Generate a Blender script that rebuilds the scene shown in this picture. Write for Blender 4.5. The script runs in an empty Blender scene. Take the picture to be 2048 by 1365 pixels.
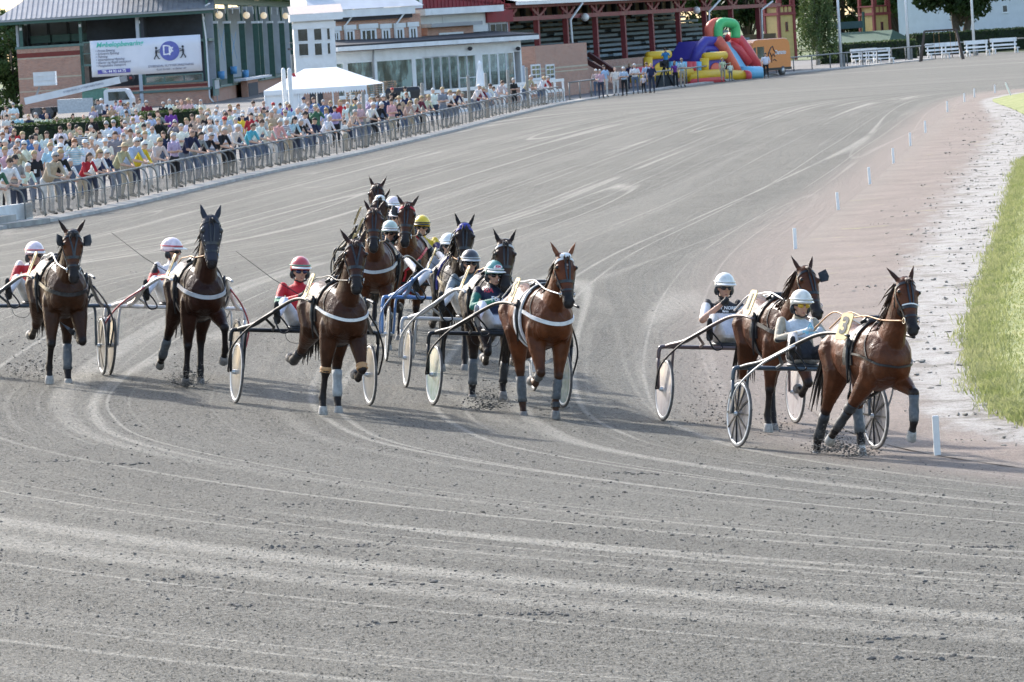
import bpy, bmesh, math, random
import numpy as np
from mathutils import Vector, Matrix, Quaternion
from mathutils.bvhtree import BVHTree
R=math.radians; V=Vector
random.seed(7); rng=np.random.default_rng(7)
SC=bpy.context.scene; COL=SC.collection
# ---------------------------------------------------------------- camera
FPX=11000.; CH=5.07; ROLL=.06; TILT=math.atan((682.5-55)/FPX)
_fw=V((0,math.cos(TILT),-math.sin(TILT))); _u0=V((0,math.sin(TILT),math.cos(TILT))); _r0=V((1,0,0))
_cr=math.cos(ROLL)*_r0-math.sin(ROLL)*_u0; _cu=math.sin(ROLL)*_r0+math.cos(ROLL)*_u0
cam=bpy.data.cameras.new('camera'); cob=bpy.data.objects.new('camera',cam); COL.objects.link(cob)
cob.matrix_world=Matrix(((_cr.x,_cu.x,-_fw.x,0),(_cr.y,_cu.y,-_fw.y,0),(_cr.z,_cu.z,-_fw.z,CH),(0,0,0,1)))
cam.sensor_width=36; cam.lens=FPX/2048*36; cam.clip_start=.5; cam.clip_end=6000
cam.dof.use_dof=True; cam.dof.focus_distance=67; cam.dof.aperture_fstop=20.0
SC.camera=cob
# ---------------------------------------------------------------- sky and sun
SUN_AZ=math.atan2(-.60,.80); SUN_EL=R(33)
w=bpy.data.worlds.new('World'); SC.world=w; w.use_nodes=True
nt=w.node_tree; sky=nt.nodes.new('ShaderNodeTexSky'); sky.sky_type='NISHITA'; sky.sun_disc=False
sky.sun_elevation=SUN_EL; sky.sun_rotation=SUN_AZ; sky.air_density=1.0; sky.dust_density=2.0; sky.ozone_density=1.0
nt.links.new(sky.outputs[0],nt.nodes['Background'].inputs[0]); nt.nodes['Background'].inputs[1].default_value=.15
sl=bpy.data.lights.new('sun','SUN'); sl.energy=2.6; sl.angle=R(2.6); sl.color=(1,.95,.88)
so=bpy.data.objects.new('sun',sl); COL.objects.link(so)
_sd=V((math.sin(SUN_AZ)*math.cos(SUN_EL),math.cos(SUN_AZ)*math.cos(SUN_EL),math.sin(SUN_EL)))
so.rotation_euler=_sd.to_track_quat('Z','Y').to_euler(); so.location=_sd*50
vs=SC.view_settings; vs.view_transform='Standard'; vs.look='None'; vs.exposure=1.4; vs.gamma=1; vs.use_curve_mapping=False
# ---------------------------------------------------------------- pixel rays to places on the ground (photo is 2048 px wide)
def ray(x,y): return _fw+_cr*((x-1024)/FPX)+_cu*((682.5-y)/FPX)
CP=V((0,0,CH))
def G0(x,y,z=0.):
    d=ray(x,y); return CP+d*((z-CH)/d.z)
def AtY(x,y,Y):
    d=ray(x,y); return CP+d*(Y/d.y)
def spline(pts,n):
    P=np.array(pts,float); P=np.vstack([2*P[0]-P[1],P,2*P[-1]-P[-2]]); out=[]
    m=len(P)-3
    for i in range(m):
        p0,p1,p2,p3=P[i:i+4]
        for t in np.linspace(0,1,n,endpoint=False):
            out.append(.5*((2*p1)+(-p0+p2)*t+(2*p0-5*p1+4*p2-p3)*t*t+(-p0+3*p1-3*p2+p3)*t**3))
    out.append(P[-2]); return np.array(out)
def world2(pts): return [tuple(G0(*p))[:2] for p in pts]
def arc_on(P,hd,rad,n=16,step=4.):
    x,y=P[-1];out=[]
    for i in range(n):
        hd+=step/rad;x+=math.sin(hd)*step;y-=math.cos(hd)*step;out.append((x,y))
    return list(P)+out
INNER=spline(arc_on(world2([(2700,168),(2300,172),(2060,178),(1990,187),(1945,198),(1895,225),(1851,267),(1821,293),(1787,328),(1740,370),(1676,422),(1591,500),(1556,570),(1548,640),(1568,740),(1630,830),(1740,882),(1875,915)]),R(14),52.),8)
GRASS=spline(arc_on(world2([(2700,182),(2300,186),(2060,190),(2000,196),(1985,204),(2030,222),(2075,250),(2062,285),(2040,330),(2022,400),(2002,480),(1972,570),(1948,660),(1952,740),(1978,800),(2020,840),(2085,876)]),R(18),50.),8)
FENCE=spline(world2([(-500,520),(-300,500),(-120,476),(0,457),(60,448),(150,432),(250,411),(350,387),(500,352),(700,310),(900,262),(1000,236),(1130,207),(1300,182),(1500,156),(1700,136),(1900,116),(2048,105),(2500,86)]),8)
def poly_dist(X,Y,P):
    X=np.asarray(X,float);Y=np.asarray(Y,float)
    best=np.full(X.shape,1e18);S=np.zeros(X.shape);sg=np.zeros(X.shape);acc=0.
    for a,b in zip(P[:-1],P[1:]):
        dx,dy=b-a; L2=dx*dx+dy*dy; L=math.sqrt(L2)
        t=np.clip(((X-a[0])*dx+(Y-a[1])*dy)/L2,0,1)
        ex=X-(a[0]+t*dx);ey=Y-(a[1]+t*dy);d2=ex*ex+ey*ey
        m=d2<best; best=np.where(m,d2,best); S=np.where(m,acc+t*L,S); sg=np.where(m,np.sign(dx*ey-dy*ex),sg); acc+=L
    return np.sqrt(best),S,sg
BANK=.095
def ground_zs(X,Y):
    d,s,sg=poly_dist(X,Y,INNER)
    d=np.where(sg<0,d,0.)          # outside (left of travel) positive
    dd=np.where(d<9,d,9+3*(1-np.exp(-(np.maximum(d,9)-9)/3)))
    f=np.clip((154-np.asarray(Y))/72,0,1); f=f*f*(3-2*f)
    return BANK*dd*f
def gz(x,y): return float(ground_zs(np.array([x]),np.array([y]))[0])
def G(x,y):
    z=0.
    for i in range(7):
        p=G0(x,y,z); z=gz(p.x,p.y)
    p.z=z; return p
# ---------------------------------------------------------------- mesh builder
class MB:
    def __init__(s): s.v=[];s.f=[];s.mi=[];s.uv=None
    def add(s,vs,fs,mi=0):
        o=len(s.v); s.v.extend([tuple(p) for p in vs]); s.f.extend([tuple(i+o for i in f) for f in fs]); s.mi.extend([mi]*len(fs)); return s
    def box(s,a,b,mi=0,M=None):
        x0,y0,z0=a;x1,y1,z1=b
        vs=[V(p) for p in((x0,y0,z0),(x1,y0,z0),(x1,y1,z0),(x0,y1,z0),(x0,y0,z1),(x1,y0,z1),(x1,y1,z1),(x0,y1,z1))]
        if M: vs=[M@p for p in vs]
        return s.add(vs,[(0,3,2,1),(4,5,6,7),(0,1,5,4),(1,2,6,5),(2,3,7,6),(3,0,4,7)],mi)
    def bar(s,a,b,w,h,mi=0,up=V((0,0,1))):
        a=V(a);b=V(b);d=b-a;L=d.length;d.normalize()
        sx=d.cross(up); 
        if sx.length<1e-4: sx=V((1,0,0))
        sx.normalize();u=sx.cross(d)
        M=Matrix.Translation(a)@Matrix(((d.x,sx.x,u.x),(d.y,sx.y,u.y),(d.z,sx.z,u.z))).to_4x4()
        return s.box((0,-w/2,-h/2),(L,w/2,h/2),mi,M)
    def tube(s,pts,r,n=8,mi=0,closed=False,sq=1.):
        P=[V(p) for p in pts];m=len(P)
        if not hasattr(r,'__len__'): r=[r]*m
        vs=[];t0=None;nrm=None
        for i in range(m):
            if closed: t=P[(i+1)%m]-P[i-1]
            else: t=(P[min(i+1,m-1)]-P[max(i-1,0)])
            t.normalize()
            if nrm is None:
                nrm=t.orthogonal().normalized() if abs(t.z)>.9 else V((0,0,1)).cross(t).normalized()
            else:
                nrm=(nrm-t*nrm.dot(t)).normalized()
            bn=t.cross(nrm)
            for k in range(n):
                a=2*math.pi*k/n; vs.append(P[i]+(nrm*math.cos(a)+bn*math.sin(a)*sq)*r[i])
        fs=[]
        for i in range(m if closed else m-1):
            j=(i+1)%m
            for k in range(n): fs.append((i*n+k,i*n+(k+1)%n,j*n+(k+1)%n,j*n+k))
        if not closed:
            fs.append(tuple(range(n-1,-1,-1)));fs.append(tuple((m-1)*n+k for k in range(n)))
        return s.add(vs,fs,mi)
    def rings(s,rs,mi=0):
        n=len(rs[0]);vs=[p for r in rs for p in r];fs=[]
        for i in range(len(rs)-1):
            for k in range(n): fs.append((i*n+k,i*n+(k+1)%n,(i+1)*n+(k+1)%n,(i+1)*n+k))
        fs.append(tuple(range(n-1,-1,-1)));fs.append(tuple((len(rs)-1)*n+k for k in range(n)))
        return s.add(vs,fs,mi)
    def ell(s,c,r,n=12,m=8,mi=0,Q=None):
        c=V(c);rs=[]
        if not hasattr(r,'__len__'): r=(r,r,r)
        for i in range(m+1):
            t=math.pi*(i if 0<i<m else (.04 if i==0 else m-.04))/m
            ring=[]
            for k in range(n):
                a=2*math.pi*k/n; p=V((r[0]*math.sin(t)*math.cos(a),r[1]*math.sin(t)*math.sin(a),-r[2]*math.cos(t)))
                if Q: p=Q@p
                ring.append(c+p)
            rs.append(ring)
        return s.rings(rs,mi)
    def prism(s,poly,y0,y1,mi=0):      # polygon in xz extruded along y
        n=len(poly);vs=[(x,y0,z) for x,z in poly]+[(x,y1,z) for x,z in poly]
        fs=[tuple(range(n)),tuple(range(2*n-1,n-1,-1))]+[((i+1)%n,i,n+i,n+(i+1)%n) for i in range(n)]
        return s.add(vs,fs,mi)
    def mesh(s,name,mats,smooth=False):
        me=bpy.data.meshes.new(name); me.from_pydata(s.v,[],s.f)
        for m in (mats if isinstance(mats,(list,tuple)) else [mats]): me.materials.append(m)
        if len(me.polygons)==len(s.mi) and max(s.mi,default=0)>0: me.polygons.foreach_set('material_index',s.mi)
        if smooth: me.polygons.foreach_set('use_smooth',[True]*len(me.polygons))
        me.update(); return me
    def obj(s,name,mats,parent=None,smooth=False,loc=None,rot=None):
        o=bpy.data.objects.new(name,s.mesh(name,mats,smooth)); return link(o,parent,loc,rot)
def link(o,parent=None,loc=None,rot=None):
    COL.objects.link(o)
    if parent: o.parent=parent
    if loc is not None: o.location=loc
    if rot is not None: o.rotation_euler=rot
    return o
def inst(me,name,parent=None,loc=None,rot=None,scale=None):
    o=link(bpy.data.objects.new(name,me),parent,loc,rot)
    if scale is not None: o.scale=scale
    return o
def tag(o,label=None,cat=None,group=None,kind=None):
    if label:o['label']=label
    if cat:o['category']=cat
    if group:o['group']=group
    if kind:o['kind']=kind
    return o
def empty(name,loc=(0,0,0),rz=0,label=None,cat=None,group=None):
    o=bpy.data.objects.new(name,None); o.empty_display_size=.2; link(o,None,loc,(0,0,rz)); return tag(o,label,cat,group)
TMPS=bpy.data.scenes.new('workbench')
def evaluated(o):
    TMPS.collection.objects.link(o);vl=TMPS.view_layers[0];vl.update();dg=vl.depsgraph;dg.update()
    me=bpy.data.meshes.new_from_object(o.evaluated_get(dg));bpy.data.objects.remove(o);return me
def recalc(me):
    b=bmesh.new();b.from_mesh(me);bmesh.ops.recalc_face_normals(b,faces=b.faces);b.to_mesh(me);b.free();return me
def text_mesh(body,size,mat,ext=.002,align='CENTER',shear=0.,name='lettering',bold=0.):
    c=bpy.data.curves.new(name,'FONT');c.body=body;c.size=size;c.align_x=align;c.align_y='CENTER';c.extrude=ext;c.shear=shear;c.resolution_u=3;c.offset=bold
    o=bpy.data.objects.new(name,c);me=evaluated(o);me.materials.clear();me.materials.append(mat)
    bpy.data.curves.remove(c);return me
# ---------------------------------------------------------------- materials
class NT:
    def __init__(s,m): s.m=m;s.t=m.node_tree;s.b=s.t.nodes['Principled BSDF']
    def n(s,ty,**k):
        x=s.t.nodes.new('ShaderNode'+ty)
        for a,b in k.items():
            if a.startswith('i_'):
                key=a[2:]; x.inputs[int(key) if key.isdigit() else key.replace('_',' ')].default_value=b
            else: setattr(x,a,b)
        return x
    def l(s,a,b): s.t.links.new(a,b)
    def mixc(s,f,a,b,bt='MIX'):
        x=s.t.nodes.new('ShaderNodeMix');x.data_type='RGBA';x.blend_type=bt;x.clamp_factor=True
        for i,val in ((0,f),(6,a),(7,b)):
            if isinstance(val,bpy.types.NodeSocket): s.l(val,x.inputs[i])
            elif i==0: x.inputs[0].default_value=val
            else: x.inputs[i].default_value=(*val,1) if len(val)==3 else val
        return x.outputs[2]
    def math(s,op,a,b=0.,c=None,clamp=False):
        x=s.t.nodes.new('ShaderNodeMath');x.operation=op;x.use_clamp=clamp
        for i,val in enumerate((a,b,c)):
            if val is None: continue
            if isinstance(val,bpy.types.NodeSocket): s.l(val,x.inputs[i])
            else: x.inputs[i].default_value=val
        return x.outputs[0]
    def ss(s,v,a,b,lo=0.,hi=1.):
        x=s.t.nodes.new('ShaderNodeMapRange');x.interpolation_type='SMOOTHSTEP'
        s.l(v,x.inputs[0]);x.inputs[1].default_value=a;x.inputs[2].default_value=b;x.inputs[3].default_value=lo;x.inputs[4].default_value=hi
        return x.outputs[0]
    def noise(s,vec,scale,detail=3,rough=.55,dist=0.):
        x=s.n('TexNoise');s.l(vec,x.inputs['Vector']);x.inputs['Scale'].default_value=scale;x.inputs['Detail'].default_value=detail;x.inputs['Roughness'].default_value=rough;x.inputs['Distortion'].default_value=dist
        return x.outputs['Fac']
    def mapv(s,vec,sc=(1,1,1),loc=(0,0,0),rot=(0,0,0)):
        x=s.n('Mapping');s.l(vec,x.inputs[0]);x.inputs[1].default_value=loc;x.inputs[2].default_value=rot;x.inputs[3].default_value=sc;return x.outputs[0]
    def bump(s,h,strength,dist=.01):
        x=s.n('Bump');s.l(h,x.inputs['Height']);x.inputs['Strength'].default_value=strength;x.inputs['Distance'].default_value=dist;s.l(x.outputs[0],s.b.inputs['Normal']);return x
MATS={}
def newmat(name,rough=.6,metal=0.,spec=.5):
    m=bpy.data.materials.new(name);m.use_nodes=True;t=NT(m);t.b.inputs['Roughness'].default_value=rough;t.b.inputs['Metallic'].default_value=metal;t.b.inputs['Specular IOR Level'].default_value=spec
    return m,t
def mat(name,c,rough=.6,metal=0.,var=.15,scale=6.,bump=0.,spec=.5,coat=0.,dirt=None,bscale=None):
    if name in MATS: return MATS[name]
    m,t=newmat(name,rough,metal,spec)
    co=t.n('TexCoord').outputs['Object']
    f=t.noise(co,scale,4,.6)
    lo=tuple(max(0,x*(1-var)) for x in c);hi=tuple(min(1,x*(1+var)) for x in c)
    col=t.mixc(t.ss(f,.3,.7),lo,hi)
    if dirt:
        f2=t.noise(co,dirt[1],3,.7);col=t.mixc(t.ss(f2,.5,.72,0,dirt[2]),col,dirt[0])
    t.l(col,t.b.inputs['Base Color'])
    t.l(t.ss(f,.2,.8,rough*.85,min(1,rough*1.15)),t.b.inputs['Roughness'])
    if bump: t.bump(t.noise(co,bscale or scale*6,3),bump,.01)
    if coat: t.b.inputs['Coat Weight'].default_value=coat;t.b.inputs['Coat Roughness'].default_value=.15
    MATS[name]=m;return m
# ================================================================ SETTING
def mat_track():
    m,t=newmat('track_dirt',.85,0,.25)
    co=t.n('TexCoord').outputs['Object']
    at=t.n('Attribute',attribute_name='sd'); sd=at.outputs['Vector']
    sx=t.n('SeparateXYZ');t.l(sd,sx.inputs[0]);s,d=sx.outputs[0],sx.outputs[1]
    big=t.noise(t.mapv(sd,(.06,.35,1)),1,4,.6)
    mid=t.noise(t.mapv(sd,(.5,1.3,1)),1,5,.65)
    fine=t.noise(co,14,5,.75)
    grain=t.noise(co,38,3,.8)
    col=t.mixc(t.ss(big,.32,.68),(.084,.081,.064),(.137,.131,.106))
    col=t.mixc(t.ss(mid,.35,.75,0,.55),col,(.178,.17,.14))
    # long pale harrow / wheel streaks running along the track
    wob=t.noise(t.mapv(sd,(.045,.12,1)),1,2,.5)
    dw=t.math('MULTIPLY_ADD',wob,3.2,d)
    cv=t.n('CombineXYZ');t.l(t.math('MULTIPLY',s,.012),cv.inputs[0]);t.l(t.math('MULTIPLY',dw,2.1),cv.inputs[1])
    st=t.noise(cv.outputs[0],1,3,.7)
    brk=t.ss(t.noise(t.mapv(sd,(.16,.5,1)),1,3),.4,.62)
    col=t.mixc(t.math('MULTIPLY',t.ss(st,.60,.72,0,.4),brk),col,(.30,.288,.245))
    col=t.mixc(t.ss(st,.42,.28,0,.35),col,(.09,.083,.072))
    bd=t.noise(t.mapv(sd,(.006,.42,1),(13,2,0)),1,3,.55);col=t.mixc(t.math('MULTIPLY',t.ss(bd,.54,.66,0,.42),t.ss(fine,.3,.6,.4,1)),col,(.265,.254,.215))
    # thin wheel lines: level lines of slow noises stretched along the track
    for k,(sc,wd,am,lc) in enumerate((((.0028,.33,1),.005,.9,(3,0,0)),((.0035,.22,1),.004,.85,(9,4,0)),((.0022,.6,1),.007,.8,(21,7,0)),((.008,.16,1),.0022,.4,(1,31,0)),((.003,.9,1),.010,.25,(5,3,0)))):
        n1=t.noise(t.mapv(sd,sc,lc),1,1,.4)
        a=t.math('ABSOLUTE',t.math('SUBTRACT',n1,.5))
        br=t.ss(t.noise(t.mapv(sd,(.05,.3,1),(k*5.,0,0)),1,2),.32,.5)
        col=t.mixc(t.math('MULTIPLY',t.ss(a,wd*1.5,wd*.2,0,am*.8),br),col,(.43,.41,.35))
    col=t.mixc(t.ss(fine,.41,.60),t.mixc(.34,col,(.04,.038,.034)),t.mixc(.12,col,(.42,.40,.37)))
    col=t.mixc(t.ss(grain,.53,.62,0,.55),col,(.36,.345,.315))
    col=t.mixc(t.ss(grain,.48,.40,0,.75),col,(.042,.040,.036))
    edge=t.ss(t.math('ADD',d,t.math('MULTIPLY_ADD',fine,1.6,-.8)),2.4,.3)
    col=t.mixc(t.math('MULTIPLY',edge,.8),col,t.mixc(t.ss(fine,.35,.65),(.22,.18,.155),(.31,.255,.22)))
    t.l(col,t.b.inputs['Base Color'])
    h=t.math('ADD',t.math('MULTIPLY',fine,1.),t.math('MULTIPLY',grain,.45))
    h=t.math('ADD',h,t.math('MULTIPLY',st,-1.2))
    t.bump(h,1.,.06)
    return m
M_TRACK=mat_track()
def grid_obj(name,m,Xs,Ys,keep,zf,kind='structure',sdP=INNER):
    X,Y=np.meshgrid(Xs,Ys);nx=len(Xs)
    Z=zf(X,Y);K=keep(X,Y)
    d,s,sg=poly_dist(X,Y,sdP)
    idx=-np.ones(X.size,int);fs=[]
    Kc=K[:-1,:-1]|K[1:,:-1]|K[:-1,1:]|K[1:,1:]
    r,c=np.nonzero(Kc);a=r*nx+c
    F=np.stack([a,a+1,a+nx+1,a+nx],1)
    u=np.unique(F);idx[u]=np.arange(len(u));F=idx[F]
    P=np.stack([X.ravel()[u],Y.ravel()[u],Z.ravel()[u]],1)
    me=bpy.data.meshes.new(name);me.from_pydata(P.tolist(),[],F.tolist());me.materials.append(m)
    at=me.attributes.new('sd','FLOAT_VECTOR','POINT')
    sdv=np.stack([s.ravel()[u],(d*np.where(sg<0,1,-1)).ravel()[u],np.zeros(len(u))],1)
    at.data.foreach_set('vector',sdv.ravel())
    me.polygons.foreach_set('use_smooth',[True]*len(F));me.update()
    return tag(link(bpy.data.objects.new(name,me)),kind=kind)
def trackside(X,Y):
    dI,_,sI=poly_dist(X,Y,INNER);dF,_,sF=poly_dist(X,Y,FENCE)
    return ((sI<0)|(dI<.5))&((sF<0)|(dF<.4)|(Y<80))
Ys=np.concatenate([np.arange(10,110,.6),np.geomspace(110,900,180)])
Xs=np.concatenate([np.arange(-40,-16,1.),np.arange(-16,12,.4),np.arange(12,150,1.2)])
grid_obj('track',M_TRACK,Xs,Ys,trackside,lambda X,Y:ground_zs(X,Y)+.008)
M_FAR=mat('distant_ground',(.10,.13,.05),.9,scale=.05)
MB().add([(-2500,-400,-.05),(2500,-400,-.05),(2500,3500,-.05),(-2500,3500,-.05)],[(0,1,2,3)]).obj('ground',M_FAR)['kind']='structure'
# --- verge between the marker posts and the grass: pink gravel drying to white near the turf
def mat_verge():
    m,t=newmat('verge_gravel',.9,0,.2)
    co=t.n('TexCoord').outputs['Object'];sx=t.n('SeparateXYZ');t.l(t.n('Attribute',attribute_name='sd').outputs['Vector'],sx.inputs[0]);v=sx.outputs[1]
    n1=t.noise(co,.5,5,.65);n2=t.noise(t.mapv(co,(1,.55,1)),1.3,6,.72);n3=t.noise(co,9,4,.75);n4=t.noise(co,45,3,.8)
    col=t.mixc(t.ss(n1,.3,.7),(.185,.148,.124),(.25,.203,.173))
    vv=t.math('ADD',v,t.math('MULTIPLY_ADD',n2,.7,-.35))
    col=t.mixc(t.math('MULTIPLY',t.ss(v,.22,.0,0,.7),t.ss(n3,.3,.6)),col,(.22,.195,.165))
    col=t.mixc(t.ss(vv,.50,.72),col,(.28,.262,.24))
    col=t.mixc(t.math('MULTIPLY',t.ss(vv,.58,.8),t.ss(n2,.35,.65,.25,1)),col,(.38,.366,.34))
    col=t.mixc(t.math('MULTIPLY',t.ss(vv,.45,.7),t.ss(n2,.47,.38,0,.8)),col,(.15,.14,.115))
    col=t.mixc(t.ss(t.noise(co,.8,3),.64,.72,0,.5),col,(.36,.34,.15))
    col=t.mixc(t.ss(n3,.47,.36,0,.6),col,(.13,.108,.092));col=t.mixc(t.ss(n4,.54,.64,0,.5),col,(.44,.40,.37));col=t.mixc(t.ss(n4,.47,.38,0,.65),col,(.10,.085,.075))
    t.l(col,t.b.inputs['Base Color']);t.bump(t.math('ADD',n3,t.math('MULTIPLY',n4,.5)),.8,.03);return m
def strip(name,m,A,B,nc,zf):
    n=len(A);T=np.linspace(0,1,nc);P=[];sd=[];acc=0
    for i in range(n):
        if i: acc+=float(np.hypot(*(A[i]-A[i-1])))
        for t in T:
            p=A[i]*(1-t)+B[i]*t;P.append((p[0],p[1],zf(t,p)));sd.append((acc,t,0))
    F=[(i*nc+k,i*nc+k+1,(i+1)*nc+k+1,(i+1)*nc+k) for i in range(n-1) for k in range(nc-1)]
    me=bpy.data.meshes.new(name);me.from_pydata(P,[],F);me.materials.append(m);recalc(me)
    me.attributes.new('sd','FLOAT_VECTOR','POINT').data.foreach_set('vector',np.array(sd).ravel())
    me.polygons.foreach_set('use_smooth',[True]*len(F));me.update()
    return tag(link(bpy.data.objects.new(name,me)),kind='structure')
def resamp(P,n):
    L=np.concatenate([[0],np.cumsum(np.hypot(*np.diff(P,axis=0).T))]);u=np.linspace(0,L[-1],n);return np.stack([np.interp(u,L,P[:,0]),np.interp(u,L,P[:,1])],1)
# pair inner-edge and turf-edge points by nearest distance so the strip stays square
IN2=resamp(INNER,260)
def pair(P,Q):
    out=[];last=0;Q=resamp(Q,900)
    for p in P:
        d=np.hypot(*(Q-p).T);d[:last]=1e9;k=int(np.argmin(d));last=k;out.append(Q[k])
    o=np.array(out)
    for _ in range(6): o[1:-1]=(o[:-2]+2*o[1:-1]+o[2:])/4
    return o
GR2=pair(IN2,GRASS)
M_VERGE=mat_verge()
strip('verge',M_VERGE,IN2,GR2,16,lambda t,p:.022+.02*math.sin(p[0]*3.1+p[1]*1.7)*t*(1-t)*4)
def mat_grass():
    m,t=newmat('turf',.85,0,.2);co=t.n('TexCoord').outputs['Object']
    n=t.noise(co,.7,5,.65);n2=t.noise(co,7,4,.7)
    col=t.mixc(t.ss(n,.32,.68),(.18,.21,.075),(.28,.29,.13));col=t.mixc(t.ss(n2,.5,.75,0,.6),col,(.40,.38,.17));col=t.mixc(t.ss(n2,.46,.36,0,.6),col,(.09,.13,.03))
    t.l(col,t.b.inputs['Base Color']);t.bump(n2,.8,.05);return m
M_TURF=mat_grass()
nrm=[]
for i in range(len(GR2)):
    a=GR2[max(i-2,0)];b=GR2[min(i+2,len(GR2)-1)];tn=(b-a)/max(1e-6,np.hypot(*(b-a)));nrm.append((-tn[1],tn[0]))
nrm=np.array(nrm)
for _ in range(12): nrm[1:-1]=(nrm[:-2]+2*nrm[1:-1]+nrm[2:])/4
# near: turf edge normal pointing into the infield (+x side)
INF=np.array([[min(max(p[0]+45,70.),160.),np.clip(p[1],80,210)] for p in GR2])
def turf_z(t,p):
    u=min(1,t*26); return .03+.30*(u*u*(3-2*u))+.03*math.sin(p[0]*1.3)*math.sin(p[1]*.9)
GZ=strip('infield_grass',M_TURF,GR2,INF,60,turf_z)
# --- paved apron behind the kerb and the kerb itself
M_APRON=mat('apron_asphalt',(.14,.132,.125),.9,var=.2,scale=.6,bump=.3,bscale=20)
FE2=resamp(FENCE,240)
def offset(P,o):
    T=np.gradient(P,axis=0);T/=np.hypot(T[:,0],T[:,1])[:,None];return P+np.stack([-T[:,1],T[:,0]],1)*o
LEFT=FE2.copy();LEFT[:,0]=np.minimum(FE2[:,0]-30,-90);LEFT[:,1]=FE2[:,1]*1.1+320
strip('apron',M_APRON,offset(FE2,.2),LEFT,20,lambda t,p:.03+.9*min(1,t*1.5)*(1 if p[0]<200 else 0)*0)
M_CONC=mat('kerb_concrete',(.34,.325,.295),.9,var=.25,scale=1.2,bump=.3,bscale=25,dirt=((.2,.19,.17),.7,.5))
kb=MB();rs=[]
KP=FE2[:205]
for off,z in ((-.55,.0),(-.52,.10),(-.02,.14),(.02,.02)): rs.append([(p[0],p[1],z+.0) for p in offset(KP,off)])
n=len(KP);vs=[p for r in rs for p in r];fs=[(k*n+i,k*n+i+1,(k+1)*n+i+1,(k+1)*n+i) for k in range(3) for i in range(n-1)]
kb.add(vs,fs);ko=kb.obj('kerb',M_CONC);recalc(ko.data);ko['kind']='structure'
# --- loose clods on the near track and along the verge
def clod_mesh(pts,sizes,name,m,kind='stuff'):
    base=[];b=bmesh.new();bmesh.ops.create_icosphere(b,subdivisions=1,radius=1)
    bv=np.array([v.co for v in b.verts]);bf=np.array([[v.index for v in f.verts] for f in b.faces]);b.free()
    N=len(pts);jit=rng.uniform(.55,1.25,(N,len(bv),1));sc=np.stack([sizes*rng.uniform(.8,1.6,N),sizes*rng.uniform(.8,1.6,N),sizes*rng.uniform(.45,.9,N)],1)
    P=(bv[None]*jit*sc[:,None,:])+pts[:,None,:]
    F=(bf[None]+(np.arange(N)*len(bv))[:,None,None]).reshape(-1,3)
    me=bpy.data.meshes.new(name);me.from_pydata(P.reshape(-1,3).tolist(),[],F.tolist());me.materials.append(m);me.update()
    return tag(link(bpy.data.objects.new(name,me)),kind=kind)
M_CLOD=mat('damp_dirt',(.105,.098,.088),.95,var=.35,scale=8)
def clods():
    N=7000
    px=rng.uniform(-150,2200,N*2);py=560+(1500-560)*rng.random(N*2)**.75
    P=np.array([tuple(G0(x,y,0.3)) for x,y in zip(px,py)])
    cl=rng.random(len(P));nn=np.sin(P[:,0]*2.1+np.sin(P[:,1]*.7)*2)+np.sin(P[:,1]*1.3+P[:,0]);ok=(nn>-.3)|(cl<.3)
    d,s,sg=poly_dist(P[:,0],P[:,1],INNER);ok&=(sg<0)&(d>.2);P=P[ok][:N]
    sz=.004+.013*rng.random(len(P))**5;P[:,2]=ground_zs(P[:,0],P[:,1])+.008+sz*.2
    # heaps thrown up by hooves
    H=[]
    for x,y in ((700,1095),(790,1170),(540,1100),(610,1010),(1280,950),(1640,940),(760,1250),(1500,1180),(1780,1280),(1100,1230),(360,1160),(90,925),(260,930),(1700,1000),(1960,1100),(480,1215),(1830,1320)):
        c=G(x,y)
        for k in range(40): H.append((c.x+rng.normal(0,.18),c.y+rng.normal(0,.10),0,.004+.022*rng.random()**3))
    H=np.array(H);H[:,2]=ground_zs(H[:,0],H[:,1])+.01
    P=np.vstack([P,H[:,:3]]);sz=np.concatenate([sz,H[:,3]])
    clod_mesh(P,sz,'loose_dirt',M_CLOD)
clods()
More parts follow.
